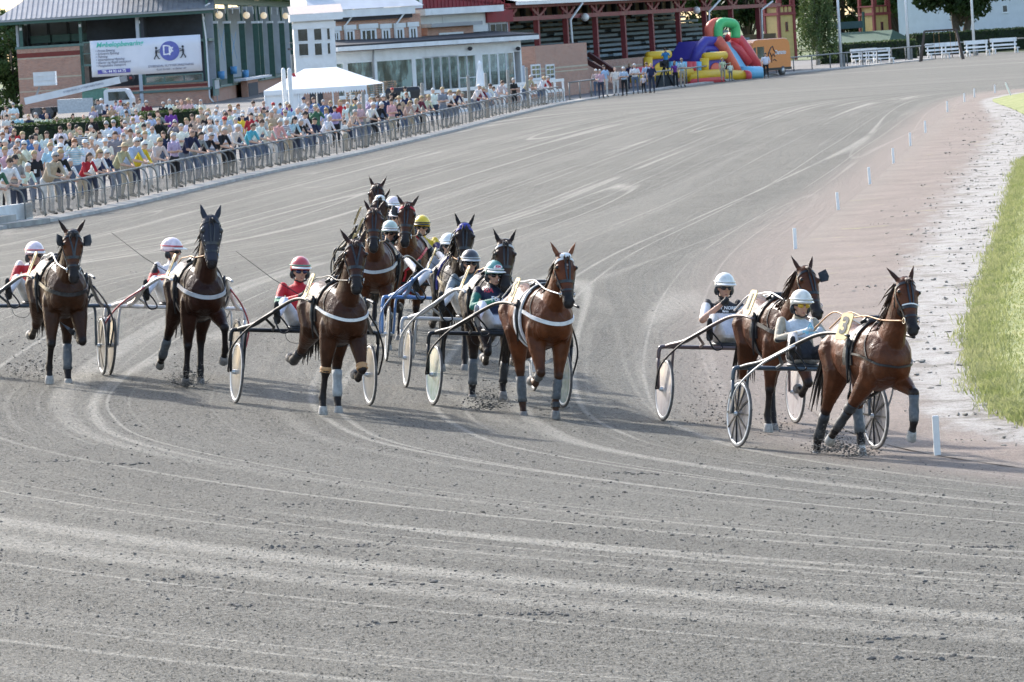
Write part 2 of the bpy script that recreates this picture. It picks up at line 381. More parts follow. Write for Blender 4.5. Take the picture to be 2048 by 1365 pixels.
def crumbs():
    # loose crumb of the harrowed surface: small real lumps so the dirt has relief
    N=120000
    px=rng.uniform(-120,2170,N);py=600+(1430-600)*rng.random(N)**.9
    dx=(px-1024)/FPX;dy=(682.5-py)/FPX;D=np.array(_fw)[None]+dx[:,None]*np.array(_cr)[None]+dy[:,None]*np.array(_cu)[None]
    z=np.full(N,.3)
    for _ in range(3):
        P=np.array(CP)[None]+D*((z-CH)/D[:,2])[:,None];z=ground_zs(P[:,0],P[:,1])
    d,s,sg=poly_dist(P[:,0],P[:,1],INNER);ok=(sg<0)&(d>.05);P=P[ok];P[:,2]=z[ok];d=d[ok];s=s[ok];n=len(P)
    r=.003+.0085*rng.random(n)**2.6*(.6+.8*rng.random(n));r*=np.clip(P[:,1]/62,.8,1.35)
    P[:,2]+=.008+r*.1
    ov=np.array([(1,0,0),(0,1,0),(-1,0,0),(0,-1,0),(0,0,1),(0,0,-1)],float);of=np.array([(0,1,4),(1,2,4),(2,3,4),(3,0,4),(1,0,5),(2,1,5),(3,2,5),(0,3,5)])[:4]
    a=rng.uniform(0,1.57,n);ca,sa=np.cos(a),np.sin(a);j=rng.uniform(.6,1.4,(n,6,1));v=ov[None]*j*r[:,None,None]
    X=v[:,:,0]*ca[:,None]-v[:,:,1]*sa[:,None];Y=v[:,:,0]*sa[:,None]+v[:,:,1]*ca[:,None];W=np.stack([X,Y,v[:,:,2]*.75],2)+P[:,None]
    W=W[:,:5];F=(of[None]+(np.arange(n)*5)[:,None,None]).reshape(-1,3)
    me=bpy.data.meshes.new('surface_crumb');me.vertices.add(n*5);me.vertices.foreach_set('co',W.reshape(-1).astype(np.float32));nf=len(F);me.loops.add(nf*3);me.loops.foreach_set('vertex_index',F.reshape(-1).astype(np.int32));me.polygons.add(nf);me.polygons.foreach_set('loop_start',np.arange(0,nf*3,3,dtype=np.int32));me.polygons.foreach_set('loop_total',np.full(nf,3,dtype=np.int32));me.update(calc_edges=True);me.validate()
    me.attributes.new('sd','FLOAT_VECTOR','POINT').data.foreach_set('vector',np.repeat(np.stack([s,d,0*s],1),5,axis=0).reshape(-1).astype(np.float32));me.materials.append(M_TRACK)
    tag(link(bpy.data.objects.new('surface_crumb',me)),kind='stuff')
crumbs()
def verge_clods():
    P=[];S=[]
    for k in range(900):
        i=rng.integers(60,len(IN2)-4);t=.25+.72*rng.random()**.6;p=IN2[i]*(1-t)+GR2[i]*t
        if p[1]>250: continue
        for q in range(rng.integers(1,6)):
            P.append((p[0]+rng.normal(0,.12),p[1]+rng.normal(0,.12),.03));S.append(.008+.03*rng.random()**3)
    clod_mesh(np.array(P),np.array(S),'verge_dirt',mat('dry_dirt',(.22,.205,.175),.95,var=.3,scale=8))
verge_clods()
def blades(name,pts,h,m,w=.008,lean=.5):
    N=len(pts);a=rng.uniform(0,2*math.pi,N);hh=h*rng.uniform(.5,1.3,N)
    dx=np.stack([np.cos(a),np.sin(a),0*a],1)*(w*rng.uniform(.7,1.5,N))[:,None]
    ln=rng.normal(0,lean,(N,2))*hh[:,None]
    mid=pts+np.concatenate([ln*.35,(hh*.6)[:,None]],1);tip=pts+np.concatenate([ln,(hh*.95)[:,None]],1)
    P=np.stack([pts-dx,pts+dx,mid+dx*.7,mid-dx*.7,tip],1).reshape(-1,3)
    F=[];
    for i in range(N): o=i*5;F+= [(o,o+1,o+2,o+3),(o+3,o+2,o+4)]
    me=bpy.data.meshes.new(name);me.from_pydata(P.tolist(),[],F);me.materials.append(m);me.update()
    return tag(link(bpy.data.objects.new(name,me)),kind='stuff')
def blade_mat():
    m,t=newmat('grass_blade',.7,0,.2);co=t.n('TexCoord').outputs['Object'];c=t.mixc(t.ss(t.noise(co,1.3,3),.3,.7),(.20,.235,.08),(.32,.325,.16));t.l(c,t.b.inputs['Base Color'])
    tb=t.n('BsdfTranslucent');t.l(c,tb.inputs[0]);ms=t.n('MixShader');ms.inputs[0].default_value=.5;t.l(t.b.outputs[0],ms.inputs[1]);t.l(tb.outputs[0],ms.inputs[2]);t.l(ms.outputs[0],t.t.nodes['Material Output'].inputs[0]);return m
def turf_blades():
    bv=BVHTree.FromPolygons([v.co for v in GZ.data.vertices],[tuple(p.vertices) for p in GZ.data.polygons])
    P=[];HH=[]
    tries=0
    while len(P)<75000 and tries<200000:
        tries+=1
        i=rng.integers(95,len(GR2)-2);tt=rng.random();g=GR2[i]*(1-tt)+GR2[i+1]*tt
        if g[1]>170 or g[1]<50: continue
        if rng.random()>min(1.,(75./g[1])**1.2): continue
        u=rng.random()**2.2*7.5+.06 if rng.random()<.8 else rng.normal(.02,.10)*(1+.8*math.sin(g[1]*.9)*math.sin(g[1]*.37));dr=INF[i]-g;dr=dr/np.hypot(*dr);p=g+dr*u+rng.normal(0,.06,2)
        h=bv.ray_cast(V((p[0],p[1],5)),V((0,0,-1)))[0]
        P.append((p[0],p[1],h.z-.01 if h else .03));HH.append(.055 if u>.5 else .075+.06*rng.random())
    blades('grass_blades',np.array(P),np.array(HH),blade_mat())
turf_blades()
# ================================================================ BODIES: overlapping closed lofts fused to one skin
class Body:
    def __init__(s): s.mb=MB();s.cs=[];s.smp=[]
    def ring(s,c,ax,ay,n=14): 
        c=V(c);return [c+ax*math.cos(2*math.pi*k/n)+ay*math.sin(2*math.pi*k/n) for k in range(n)]
    def loft(s,cs,aa,col,up=V((0,0,1)),n=14):
        # cs centres, aa (half side, half front, half back), col per ring or one
        P=[V(c) for c in cs];m=len(P);rs=[]
        for i in range(m):
            t=(P[min(i+1,m-1)]-P[max(i-1,0)]).normalized()
            f=(up-t*up.dot(t)).normalized();sd=f.cross(t)
            w,a,b=aa[i]
            rs.append([P[i]+sd*(w*math.cos(q))+f*((a if math.sin(q)>0 else b)*math.sin(q)) for q in [2*math.pi*k/n for k in range(n)]])
            s.smp.append((P[i]+f*((a-b)/2),(w+(a+b)/2)/2,col[i] if isinstance(col,list) else col))
        # close ends with small caps
        def cap(r,c,k): return [c+(p-c)*k for p in r]
        rs=[cap(rs[0],P[0]+(P[0]-P[1]).normalized()*min(aa[0])*.5,.45)]+rs+[cap(rs[-1],P[-1]+(P[-1]-P[-2]).normalized()*min(aa[-1])*.5,.45)]
        s.mb.rings(rs)
    def limb(s,pts,rad,col,n=10,flat=1.):
        P=[V(p) for p in pts];Q=[P[0]];r=[rad[0]];c=[col[0] if isinstance(col,list) else col]
        for i in range(1,len(P)):
            k=max(2,int((P[i]-P[i-1]).length/.05))
            for j in range(1,k+1):
                t=j/k;Q.append(P[i-1].lerp(P[i],t));r.append(rad[i-1]*(1-t)+rad[i]*t);c.append((col[i] if t>.5 else col[i-1]) if isinstance(col,list) else col)
        for q,rr,cc in zip(Q,r,c): s.smp.append((q,rr,cc))
        s.mb.tube(Q,r,n)
        s.mb.ell(Q[0],rad[0],n,6);s.mb.ell(Q[-1],rad[-1],n,6)
    def ball(s,c,r,col,Q=None):
        s.mb.ell(c,r,14,9,Q=Q); rr=r if not hasattr(r,'__len__') else sum(r)/3
        s.smp.append((V(c),rr,col))
    def bake(s,name,voxel,it,m,k=8.):
        me0=s.mb.mesh('tmp',m);recalc(me0);o=bpy.data.objects.new('tmp',me0)
        a=o.modifiers.new('r','REMESH');a.mode='VOXEL';a.voxel_size=voxel;a.adaptivity=0
        b=o.modifiers.new('s','SMOOTH');b.factor=.5;b.iterations=it
        me=evaluated(o);me.name=name;bpy.data.meshes.remove(me0)
        N=len(me.vertices);P=np.empty(N*3);me.vertices.foreach_get('co',P);P=P.reshape(-1,3)
        C=np.array([tuple(q[0]) for q in s.smp]);Rr=np.array([q[1] for q in s.smp]);K=np.array([q[2] for q in s.smp])
        out=np.empty((N,3))
        for i in range(0,N,4000):
            Q=P[i:i+4000];D=np.sqrt(np.maximum(0,(Q*Q).sum(1)[:,None]+(C*C).sum(1)[None]-2*Q@C.T))/Rr[None];D-=D.min(1,keepdims=True)
            W=np.exp(-k*D);W/=W.sum(1,keepdims=True);out[i:i+4000]=W@K
        ca=me.color_attributes.new('Col','FLOAT_COLOR','POINT');ca.data.foreach_set('color',np.concatenate([out,np.ones((N,1))],1).ravel())
        me.materials.clear();me.materials.append(m);me.polygons.foreach_set('use_smooth',[True]*len(me.polygons));me.update()
        return me
def mat_coat():
    m,t=newmat('horse_coat',.3,0,.16);co=t.n('TexCoord').outputs['Object']
    a=t.n('Attribute',attribute_name='Col');n=t.noise(co,5,4,.6);n2=t.noise(t.mapv(co,(30,30,90)),1,3,.7)
    hs=t.n('HueSaturation');t.l(a.outputs['Color'],hs.inputs['Color']);t.l(t.ss(n,.3,.7,.72,1.3),hs.inputs['Value'])
    col=t.mixc(t.ss(n2,.55,.8,0,.18),hs.outputs[0],(.12,.085,.065))
    t.l(col,t.b.inputs['Base Color']);t.l(t.ss(n,.35,.65,.34,.52),t.b.inputs['Roughness'])
    t.bump(t.math('ADD',t.math('MULTIPLY',t.noise(co,8,4,.6,.8),1.),t.math('MULTIPLY',n2,.12)),.7,.03)
    t.b.inputs['Coat Weight'].default_value=.05;t.b.inputs['Coat Roughness'].default_value=.3
    return m
M_COAT=mat_coat()
M_LEATHER=mat('black_leather',(.016,.016,.018),.38,var=.4,scale=14,spec=.5,dirt=((.12,.11,.10),9,.35))
M_WHITE=mat('white_strap',(.74,.74,.72),.45,var=.08,scale=9)
M_GREYB=mat('grey_strap',(.42,.43,.44),.5,var=.12,scale=9)
M_RED=mat('red_strap',(.52,.02,.035),.5,var=.15,scale=9)
M_BLUEP=mat('blue_strap',(.035,.04,.26),.5,var=.15,scale=9)
M_TAN=mat('tan_leather',(.42,.22,.09),.5,var=.2,scale=9)
M_HAIR=mat('dark_mane_hair',(.022,.015,.011),.5,var=.5,scale=30)
M_HAIRB=mat('brown_mane_hair',(.055,.026,.014),.5,var=.5,scale=30)
M_HOOF=mat('hoof_horn',(.20,.185,.17),.7,var=.3,scale=20,dirt=((.10,.095,.085),12,.6))
M_HOOFP=mat('pale_hoof_horn',(.33,.31,.28),.7,var=.25,scale=20,dirt=((.2,.19,.17),12,.6))
M_EYE=mat('horse_eye',(.01,.006,.004),.08,var=.1)
M_NOST=mat('nostril',(.008,.006,.006),.8)
M_STEEL=mat('bit_steel',(.6,.6,.6),.25,1.,var=.1)
M_PLATE=mat('yellow_plate',(.62,.46,.19),.5,var=.06,scale=4)
M_INK=mat('plate_ink',(.05,.05,.055),.6)
M_BOOTG=mat('grey_leg_boot',(.085,.095,.105),.6,var=.25,scale=12,dirt=((.3,.29,.27),10,.4))
M_BOOTW=mat('white_leg_wrap',(.33,.34,.34),.75,var=.2,scale=12,dirt=((.25,.24,.22),9,.5))
M_BOOTK=mat('black_leg_boot',(.02,.02,.022),.55,var=.4,scale=12,dirt=((.15,.14,.13),10,.4))
M_HOOD=mat('black_hood_fabric',(.016,.018,.03),.7,var=.3,scale=20)
M_FLEECE=mat('white_fleece',(.70,.70,.69),.95,var=.12,scale=30,bump=.6,bscale=70)
def ribbon(mb,pts,nrms,w,th=.007,mi=0,closed=False):
    n=len(pts);vs=[];m=n
    for i in range(n):
        t=(pts[(i+1)%n]-pts[i-1]) if closed else (pts[min(i+1,n-1)]-pts[max(i-1,0)])
        t.normalize();nn=nrms[i];sd=t.cross(nn).normalized()*(w/2)
        vs+=[pts[i]-sd,pts[i]+sd,pts[i]+sd+nn*th,pts[i]-sd+nn*th]
    fs=[]
    for i in range(n if closed else n-1):
        j=(i+1)%n
        for k in range(4): fs.append((i*4+k,i*4+(k+1)%4,j*4+(k+1)%4,j*4+k))
    if not closed: fs+=[(3,2,1,0),tuple((n-1)*4+k for k in range(4))]
    mb.add(vs,fs,mi)
def dense(pts,step=.03):
    P=spline([tuple(p) for p in pts],max(2,int(6)));Q=[V(P[0])]
    for p in P[1:]:
        if (V(p)-Q[-1]).length>step: Q.append(V(p))
    return Q
def wrapped(bv,pts,off=.004):
    P=[];N=[]
    for p in pts:
        h=bv.find_nearest(p)
        if h[0] is None: continue
        n=h[1].copy(); 
        if n.dot(p-h[0])<0 and (p-h[0]).length>.03: n=(p-h[0]).normalized()
        P.append(h[0]+n*off);N.append(n)
    # relax
    for _ in range(3):
        P=[P[0]]+[(P[i-1]+P[i]*2+P[i+1])/4 for i in range(1,len(P)-1)]+[P[-1]]
    return P,N
def strap(bv,pts,w,m,name,parent,off=.004,th=.008,closed=False):
    q=dense(list(pts)+([pts[0]] if closed else []));
    if closed: q=q[:-1]
    P,N=wrapped(bv,q,off)
    mb=MB();ribbon(mb,P,N,w,th,0,closed);return mb.obj(name,m,parent)
HL={}   # hoof heights helper
def make_horse(M,cfg):
    """horse frame: x forward, y to its left, z up, origin on the ground under the girth"""
    c=cfg;bc=V(c.get('coat',(.13,.05,.02)));bc=V((bc.x*.38,bc.y*.335,bc.z*.31));dk=V(c.get('points',(.016,.012,.011)));dark=tuple(bc*.45+dk*.4);body=tuple(bc);light=tuple(bc*1.25+V((.02,.008,.0)));pt=tuple(dk)
    b=Body();lift=c.get('lift',.0)
    T=[(.76,1.21,.09,.10,.12),(.70,1.20,.19,.20,.20),(.57,1.21,.252,.28,.31),(.42,1.22,.27,.335,.365),(.22,1.21,.285,.385,.395),(-.02,1.19,.31,.345,.375),(-.26,1.19,.315,.325,.33),(-.46,1.21,.285,.345,.26),(-.63,1.23,.28,.345,.26),(-.78,1.22,.25,.30,.26),(-.89,1.2,.17,.21,.22),(-.94,1.18,.07,.1,.1)]
    b.loft([(x,0,z+lift) for x,z,_,_,_ in T],[(w,u,d) for _,_,w,u,d in T],[body]*12,n=18)
    for s in(1,-1):
        b.ball((.45,.165*s,1.17+lift),(.19,.10,.28),body);b.ball((.60,.11*s,1.12+lift),(.13,.115,.17),body)
        b.ball((-.63,.16*s,1.16+lift),(.25,.135,.30),body);b.ball((.1,.12*s,1.30+lift),(.16,.14,.16),body)
        b.ball((.40,.155*s,.99+lift),(.125,.09,.15),body)
    # neck and head
    npch=R(c.get('neck',58));nyaw=R(c.get('nyaw',0));hp=R(c.get('head',-62));hy=R(c.get('hyaw',0));hr=R(c.get('hroll',0))
    base=V((.46,0,1.27+lift));nd=V((math.cos(npch)*math.cos(nyaw),math.cos(npch)*math.sin(nyaw),math.sin(npch)))
    L=c.get('nlen',.80);p1=base+nd*L*.45+V((.05,0,0));poll=base+nd*L
    up=V((0,0,1)) if npch<1.2 else V((-1,0,.6)).normalized();nup=V((-math.sin(npch),0,math.cos(npch)))
    nk=[base-nd*.12,base+nd*.02,base.lerp(p1,.5),p1,p1.lerp(poll,.5),poll-nd*.03,poll+nd*.03]
    b.loft(nk,[(.18,.25,.27),(.175,.25,.27),(.145,.20,.22),(.118,.16,.175),(.10,.13,.14),(.085,.095,.12),(.06,.06,.07)],[body,body,body,body,body,body,body],up=nup,n=16)
    b.loft([base+V((-.12,0,.12)),base+nd*.15+nup*.11,p1+nup*.08],[(.1,.12,.12),(.07,.1,.12),(.05,.06,.06)],body,up=nup,n=10)
    Hd=V((math.cos(hp)*math.cos(hy),math.cos(hp)*math.sin(hy),math.sin(hp)))
    side=V((-math.sin(hy),math.cos(hy),0));front=Hd.cross(side)*-1
    front=side.cross(Hd)*-1
    if front.dot(V((math.cos(hy),math.sin(hy),.3)))<0: front=-front
    rq=Quaternion(Hd,hr);side=rq@side;front=rq@front
    h0=poll+front*.035+V((0,0,.02))
    def HP(t,s=0.,f=0.): return h0+Hd*t+side*s+front*f
    Hh=[(-.07,.05,.05,.05),(-.02,.078,.075,.085),(.06,.092,.085,.115),(.13,.105,.085,.135),(.21,.094,.078,.14),(.29,.072,.068,.105),(.37,.056,.060,.075),(.45,.052,.055,.062),(.52,.058,.052,.062),(.575,.054,.042,.056),(.61,.036,.025,.04)]
    face=c.get('face');face=tuple(bc) if not face else (face[0]*.56,face[1]*.42,face[2]*.34);muz=c.get('muzzle',(.02,.016,.015))
    hc=[body,face,face,face,face,face,tuple((V(face)+V(muz))/2),muz,muz,muz,muz]
    if c.get('hood'): hc=[pt]*11
    Hh=[(t,w*1.22,f*1.08,k*1.08) for t,w,f,k in Hh]
    b.loft([HP(t) for t,_,_,_ in Hh],[(w,f,k) for _,w,f,k in Hh],hc,up=front,n=16)
    for s in(1,-1):
        b.ball(HP(.20,.07*s,-.08),(.05,.04,.075),hc[4],Q=None)
        b.ball(HP(.125,.108*s,.045),.032,hc[3]);b.ball(HP(.53,.044*s,.028),.028,hc[9])
        er=R(c.get('ear',18));ed=(-Hd*math.cos(.25)+side*s*math.sin(er)+front*c.get('earf',.12)).normalized();e0=HP(-.04,.066*s,-.005)
        if c.get('earb'): ed=(ed-front*.5*0+side*s*c['earb'].get(s,0)).normalized()
        ec=c.get('earc',dark)
        b.loft([e0,e0+ed*.05,e0+ed*.10,e0+ed*.145,e0+ed*.205],[(.026,.02,.02),(.034,.018,.02),(.031,.016,.018),(.021,.013,.013),(.007,.007,.007)],ec,up=front,n=10)
    b.ball(HP(.565,0,-.035),(.035,.035,.03),muz)
    if c.get('blaze'): b.smp.append((HP(.10,0,.105),.018,(.72,.68,.64)));b.smp.append((HP(.14,0,.10),.012,(.72,.68,.64)))
    # legs
    def seg(p,a,L,ly=0.): return p+V((math.sin(a)*L,ly,-math.cos(a)*L))
    legs={};cann=tuple(dk*.9+bc*.06)
    for key in('FL','FR','RL','RR'):
        s=1 if key[1]=='L' else -1;a1,a2,a3=[R(q) for q in c['legs'][key][:3]];ly=c['legs'][key][3] if len(c['legs'][key])>3 else 0
        sock=c.get('socks',{}).get(key)
        lc=sock if sock else pt
        if key[0]=='F':
            e=V((.40,.165*s,.98+lift));k=seg(e,a1,.47,ly*.5);f=seg(k,a2,.31,ly*.3);q=seg(f,a3,.12,0);
            mdl=tuple(bc*.75)
            b.limb([e+V((.02,0,.1)),e,e.lerp(k,.35),e.lerp(k,.8),k],[.13,.125,.105,.066,.058],[body,body,body,mdl,cann])
            b.ball(k+V((math.cos(a1)*.012,0,0)),(.06,.058,.064),cann)
            b.limb([k,k.lerp(f,.3),k.lerp(f,.75),f],[.052,.040,.039,.049],[cann,cann,pt,pt]);b.ball(f,(.053,.049,.053),pt)
            b.limb([f,f.lerp(q,.6),q],[.046,.040,.048],[pt,lc,lc])
            legs[key]=(e,k,f,q,a1,a2,a3)
        else:
            sf=math.sin(a1)*.10
            e=V((-.52+max(0,.25+a1)*.35,.165*s,1.0+lift));k=seg(e,a1,.50,ly*.5);f=seg(k,a2,.385,ly*.3);q=seg(f,a3,.12)
            b.limb([V((-.62,.15*s,1.22+lift)),e,e.lerp(k,.4),e.lerp(k,.8),k],[.21,.16,.12,.07,.062],[body,body,body,tuple(bc*.75),cann])
            b.limb([V((-.80,.13*s,1.12+lift)),e.lerp(k,.45)+V((-.03,0,0))],[.12,.085],body)
            b.ball(k+V((-.018*math.cos(a1),0,.012)),(.06,.045,.065),cann)
            b.limb([e.lerp(k,.6)+V((-.07,0,0)),k+V((-.055,0,.01))],[.022,.022],tuple(bc*.6))
            b.limb([k,k.lerp(f,.3),k.lerp(f,.75),f],[.054,.043,.042,.052],[cann,pt,pt,pt]);b.ball(f,(.056,.05,.056),pt)
            b.limb([f,f.lerp(q,.6),q],[.048,.042,.049],[pt,lc,lc])
            legs[key]=(e,k,f,q,a1,a2,a3)
    b.mb.ell((-.15,0,.86+lift),(.1,.05,.06))
    root=bpy.data.objects.new('horse',None);link(root);root.matrix_world=M;root.empty_display_size=.3
    tag(root,c['label'],'horse','horses racing in the field')
    me=b.bake('body',c.get('voxel',.0125),c.get('it',5),M_COAT,9.);bo=inst(me,'body',root)
    bv=BVHTree.FromPolygons([v.co for v in me.vertices],[tuple(p.vertices) for p in me.polygons])
    # hooves
    for key,(e,k,f,q,a1,a2,a3) in legs.items():
        d=(q-f).normalized();a=math.atan2(d.x,-d.z);flat=c.get('hoof',{}).get(key,a*.75-.35)
        dz=V((math.sin(flat),0,-math.cos(flat)));dx=V((math.cos(flat),0,math.sin(flat)));mb=MB()
        rs=[[q+dz*t+dx*(o+rx*math.cos(2*math.pi*i/14))+V((0,1,0))*(ry*math.sin(2*math.pi*i/14)) for i in range(14)] for t,o,rx,ry in((-.02,0,.042,.042),(.0,.003,.05,.048),(.07,.025,.064,.060),(.082,.026,.06,.057))]
        mb.rings(rs);mb.obj('hoof',M_HOOFP if c.get('socks',{}).get(key) or key in c.get('pale',()) else M_HOOF,root,True)
        bt=c.get('boots',{}).get(key)
        if bt:
            for (mm,t0,t1,which) in bt:
                A,B=(k,f) if which=='c' else((e,k) if which=='k' else (f,q))
                ra=.055 if which=='c' else (.068 if which=='k' else .057)
                if key[0]=='R' and which=='c': ra=.059
                mb=MB();mb.tube([A.lerp(B,t0+(t1-t0)*i/5) for i in range(6)],[ra*(1+.08*math.sin(i*2.1+(k.x*9)))for i in range(6)],12);mb.obj('leg_boot',mm,root,True)
    # eyes, nostrils
    for s in(1,-1):
        MB().ell(HP(.125,.122*s,.055),.022,10,8).obj('eye',M_EYE,root,True)
        MB().ell(HP(.545,.054*s,.04),(.016,.012,.017),10,6).obj('nostril',M_NOST,root,True)
    # bridle
    bm=c.get('bridle',M_LEATHER);br=bpy.data.objects.new('bridle',None);link(br,root)
    if c.get('hood'):
        hb=Body();hb.loft([HP(t) for t,_,_,_ in Hh[:9]],[(w+.012,f+.012,k+.012) for _,w,f,k in Hh[:9]],(.1,.1,.1),up=front,n=16)
        for s in(1,-1):
            er=R(c.get('ear',18));ed=(-Hd*.97+side*s*math.sin(er)+front*c.get('earf',.12)).normalized();e0=HP(-.04,.066*s,-.005)
            hb.loft([e0,e0+ed*.05,e0+ed*.10,e0+ed*.145,e0+ed*.20],[(.032,.026,.026),(.041,.024,.026),(.037,.022,.024),(.026,.018,.018),(.01,.01,.01)],(.1,.1,.1),up=front,n=10)
        hm=hb.bake('hood',.013,4,M_HOOD);inst(hm,'hood',root)
        bvh=BVHTree.FromPolygons([v.co for v in hm.vertices],[tuple(p.vertices) for p in hm.polygons])
        for s in(1,-1): 
            q=MB();q.ell(HP(.13,.112*s,.05),(.035,.035,.042),12,8);q.obj('eye_cup',mat('mesh_eye_cup',(.03,.03,.03),.4),root,True)
        for k in range(14):
            MB().ell(bvh.find_nearest(HP(.02+.03*k%.4,(.1 if k%2 else -.1),.05))[0],.006,6,4).obj('stud',M_WHITE,br)
    else: bvh=bv
    wB=c.get('strapw',.024)
    def hs(pts,w,mm,nm,**k): return strap(bvh,[HP(*p) for p in pts],w,mm,nm,br,**k)
    hs([(.03,.2,-.02),(.015,.15,.08),(.01,.06,.14),(.01,0,.15),(.01,-.06,.14),(.015,-.15,.08),(.03,-.2,-.02)],wB*1.2,c.get('brow',bm),'browband')
    hs([(.30,.15,-.05),(.30,.12,.04),(.30,.05,.1),(.30,0,.11),(.30,-.05,.1),(.30,-.12,.04),(.30,-.15,-.05),(.30,-.08,-.15),(.30,0,-.18),(.30,.08,-.15)],wB*1.5,bm,'noseband',closed=True)
    hs([(.40,.15,-.03),(.40,.1,.05),(.40,.0,.1),(.40,-.1,.05),(.40,-.15,-.03)],wB*.9,bm,'bit_strap')
    for s in(1,-1):
        hs([(-.02,.1*s,-.06),(.06,.2*s,-.03),(.16,.2*s,-.03),(.26,.18*s,-.015),(.36,.15*s,-.01),(.44,.14*s,-.015)],wB,bm,'cheek_strap')
        hs([(.0,.03*s,.15),(.10,.035*s,.15),(.20,.03*s,.14),(.29,.022*s,.12)],wB*.8,bm,'overcheck_strap') if c.get('over',1)==1 else hs([(.0,.075*s,.12),(.10,.05*s,.15),(.20,.02*s,.14),(.29,.006*s,.12)],wB*.9,bm,'overcheck_strap')
        hs([(.08,.12*s,-.05),(.16,.1*s,-.14),(.20,.02*s,-.2)],wB*.7,bm,'throat_strap')
        p=HP(.44,.085*s,-.005);q=MB();q.tube([p+Hd*(.032*math.cos(a))+front*(.032*math.sin(a)) for a in [2*math.pi*i/10 for i in range(10)]],.005,5,closed=True);q.obj('bit_ring',M_STEEL,br)
    hs([(-.045,.10,-.02),(-.075,.04,.02),(-.08,0,.03),(-.075,-.04,.02),(-.045,-.10,-.02)],wB*1.2,bm,'headpiece')
    if c.get('poll'):
        q=MB();q.ell(HP(-.02,0,.055),(.06,.075,.045),12,8);q.obj('poll_pad',c['poll'],br,True)
    if c.get('nosewhite'): hs([(.275,.1,.04),(.275,.05,.1),(.275,0,.11),(.275,-.05,.1),(.275,-.1,.04)],.014,M_WHITE,'nose_piping',off=.013)
    for s,mm in c.get('blink',{}).items():
        q=MB();n1=HP(.06,.135*s,.05);ax=(side*s*.8+front*.75).normalized()
        u_=Hd;pl=[n1+ax*(.0)+u_*-.03,n1+ax*.10+u_*-.045,n1+ax*.115+u_*.05,n1+ax*.09+u_*.10,n1+u_*.09]
        nn=ax.cross(u_).normalized()*.008
        k=len(pl);q.add([p-nn for p in pl]+[p+nn for p in pl],[tuple(range(k)),tuple(range(2*k-1,k-1,-1))]+[((i+1)%k,i,k+i,k+(i+1)%k) for i in range(k)]);q.obj('blinker',mm,br)
    # mane and forelock
    hm=M_HAIRB if c.get('hairb') else M_HAIR;ms=c.get('mane',-1);mm=MB();rr=random.Random(c['seed'])
    for i in range(90):
        t=rr.uniform(.02,.98);p=base.lerp(p1,t*2) if t<.5 else p1.lerp(poll,t*2-1)
        rad=.24*(1-t)+.105*t;p=p+nup*rad*.88;Lh=rr.uniform(.12,.22)*c.get('manel',1.);out=V((rr.uniform(-.6,-.05)*c.get('blow',1.),ms*rr.uniform(.3,.75)+nyaw,rr.uniform(-.45,.2)))
        q1=p+out*Lh*.35+V((0,0,.02));q2=p+out*Lh*.75+V((0,0,-Lh*.25));q3=q2+V((out.x*.1,out.y*.06,-Lh*.4))
        mm.tube([p-nup*.02,p+out*Lh*.12,q1,q2,q3],[.03,.042,.036,.022,.004],5,sq=.35)
    for i in range(12):
        p=HP(-.06,rr.uniform(-.03,.03),.03);q=HP(rr.uniform(.02,.10),rr.uniform(-.06,.06),.11+rr.uniform(0,.03));mm.tube([p,p.lerp(q,.5)+front*.03,q],[.01,.008,.002],4)
    tag(mm.obj('mane',hm,root,True),kind='stuff')
    tm=MB();ty=c.get('tail',0.)
    for i in range(46):
        a=V((-.90,rr.uniform(-.03,.03),1.33+lift));L=rr.uniform(.55,.85);d=V((-.75+rr.uniform(-.15,.15),rr.uniform(-.16,.16)+ty,-.25));e1=a+d*L*.4;e2=a+V((d.x*.62,d.y*.9,-.62))*L;e3=a+V((d.x*.7,d.y*1.2,-1.0))*L
        tm.tube([a,e1,e2,e3],[.018,.022,.014,.003],4)
    tag(tm.obj('tail',M_HAIR,root,True),kind='stuff')
    # harness: saddle pad, girth, breast collar, crupper strap
    gl=lambda x,w,mm,nm,off=.004,th=.012:strap(bv,[V((x,.45*math.sin(a),1.18+lift+.55*math.cos(a))) for a in [2*math.pi*i/16 for i in range(16)]],w,mm,nm,root,off,th,True)
    gl(.10,.075,M_LEATHER,'girth',.012)
    pad=c.get('pad',M_LEATHER)
    strap(bv,[V((.10,.5*math.sin(a),1.2+lift+.5*math.cos(a))) for a in [R(-105)+R(210)*i/12 for i in range(13)]],.20,pad,'saddle_cloth',root,.003,.02)
    q=MB()
    for s in(1,-1): q.ell((.11,.075*s,1.575+lift),(.10,.05,.05),10,7)
    q.tube([(.1,-.17,1.56+lift),(.1,-.08,1.62+lift),(.1,.08,1.62+lift),(.1,.17,1.56+lift)],[.02,.03,.03,.02],8);q.obj('saddle',M_LEATHER,root,True)
    for s in(1,-1):
        q=MB();q.ell((.10,.31*s,1.33+lift),(.05,.035,.07),8,6);q.tube([(.10,.315*s,1.4+lift),(.12,.33*s,1.2+lift),(.10,.31*s,1.02+lift),(.08,.29*s,.9+lift)],[.018,.022,.014,.012],6);q.obj('shaft_holder',M_LEATHER,root,True)
    cm=c.get('collar',M_LEATHER)
    if c.get('vcollar'):
        for s in(1,-1): strap(bv,[V((.14,.33*s,1.42+lift)),V((.36,.36*s,1.42+lift)),V((.62,.22*s,1.30+lift)),V((.82,.07*s,1.10+lift)),V((.84,.0,1.03+lift))],.035,cm,'breast_collar',root,.006,.012)
        strap(bv,[V((.86,0,1.05+lift)),V((.84,0,.92+lift)),V((.6,0,.78+lift)),V((.3,0,.7+lift))],.03,cm,'breast_strap',root,.006,.012)
        strap(bv,[V((.42,a,1.75+lift)) for a in(.3,.15,0,-.15,-.3)],.03,cm,'neck_strap',root,.006,.012)
    else:
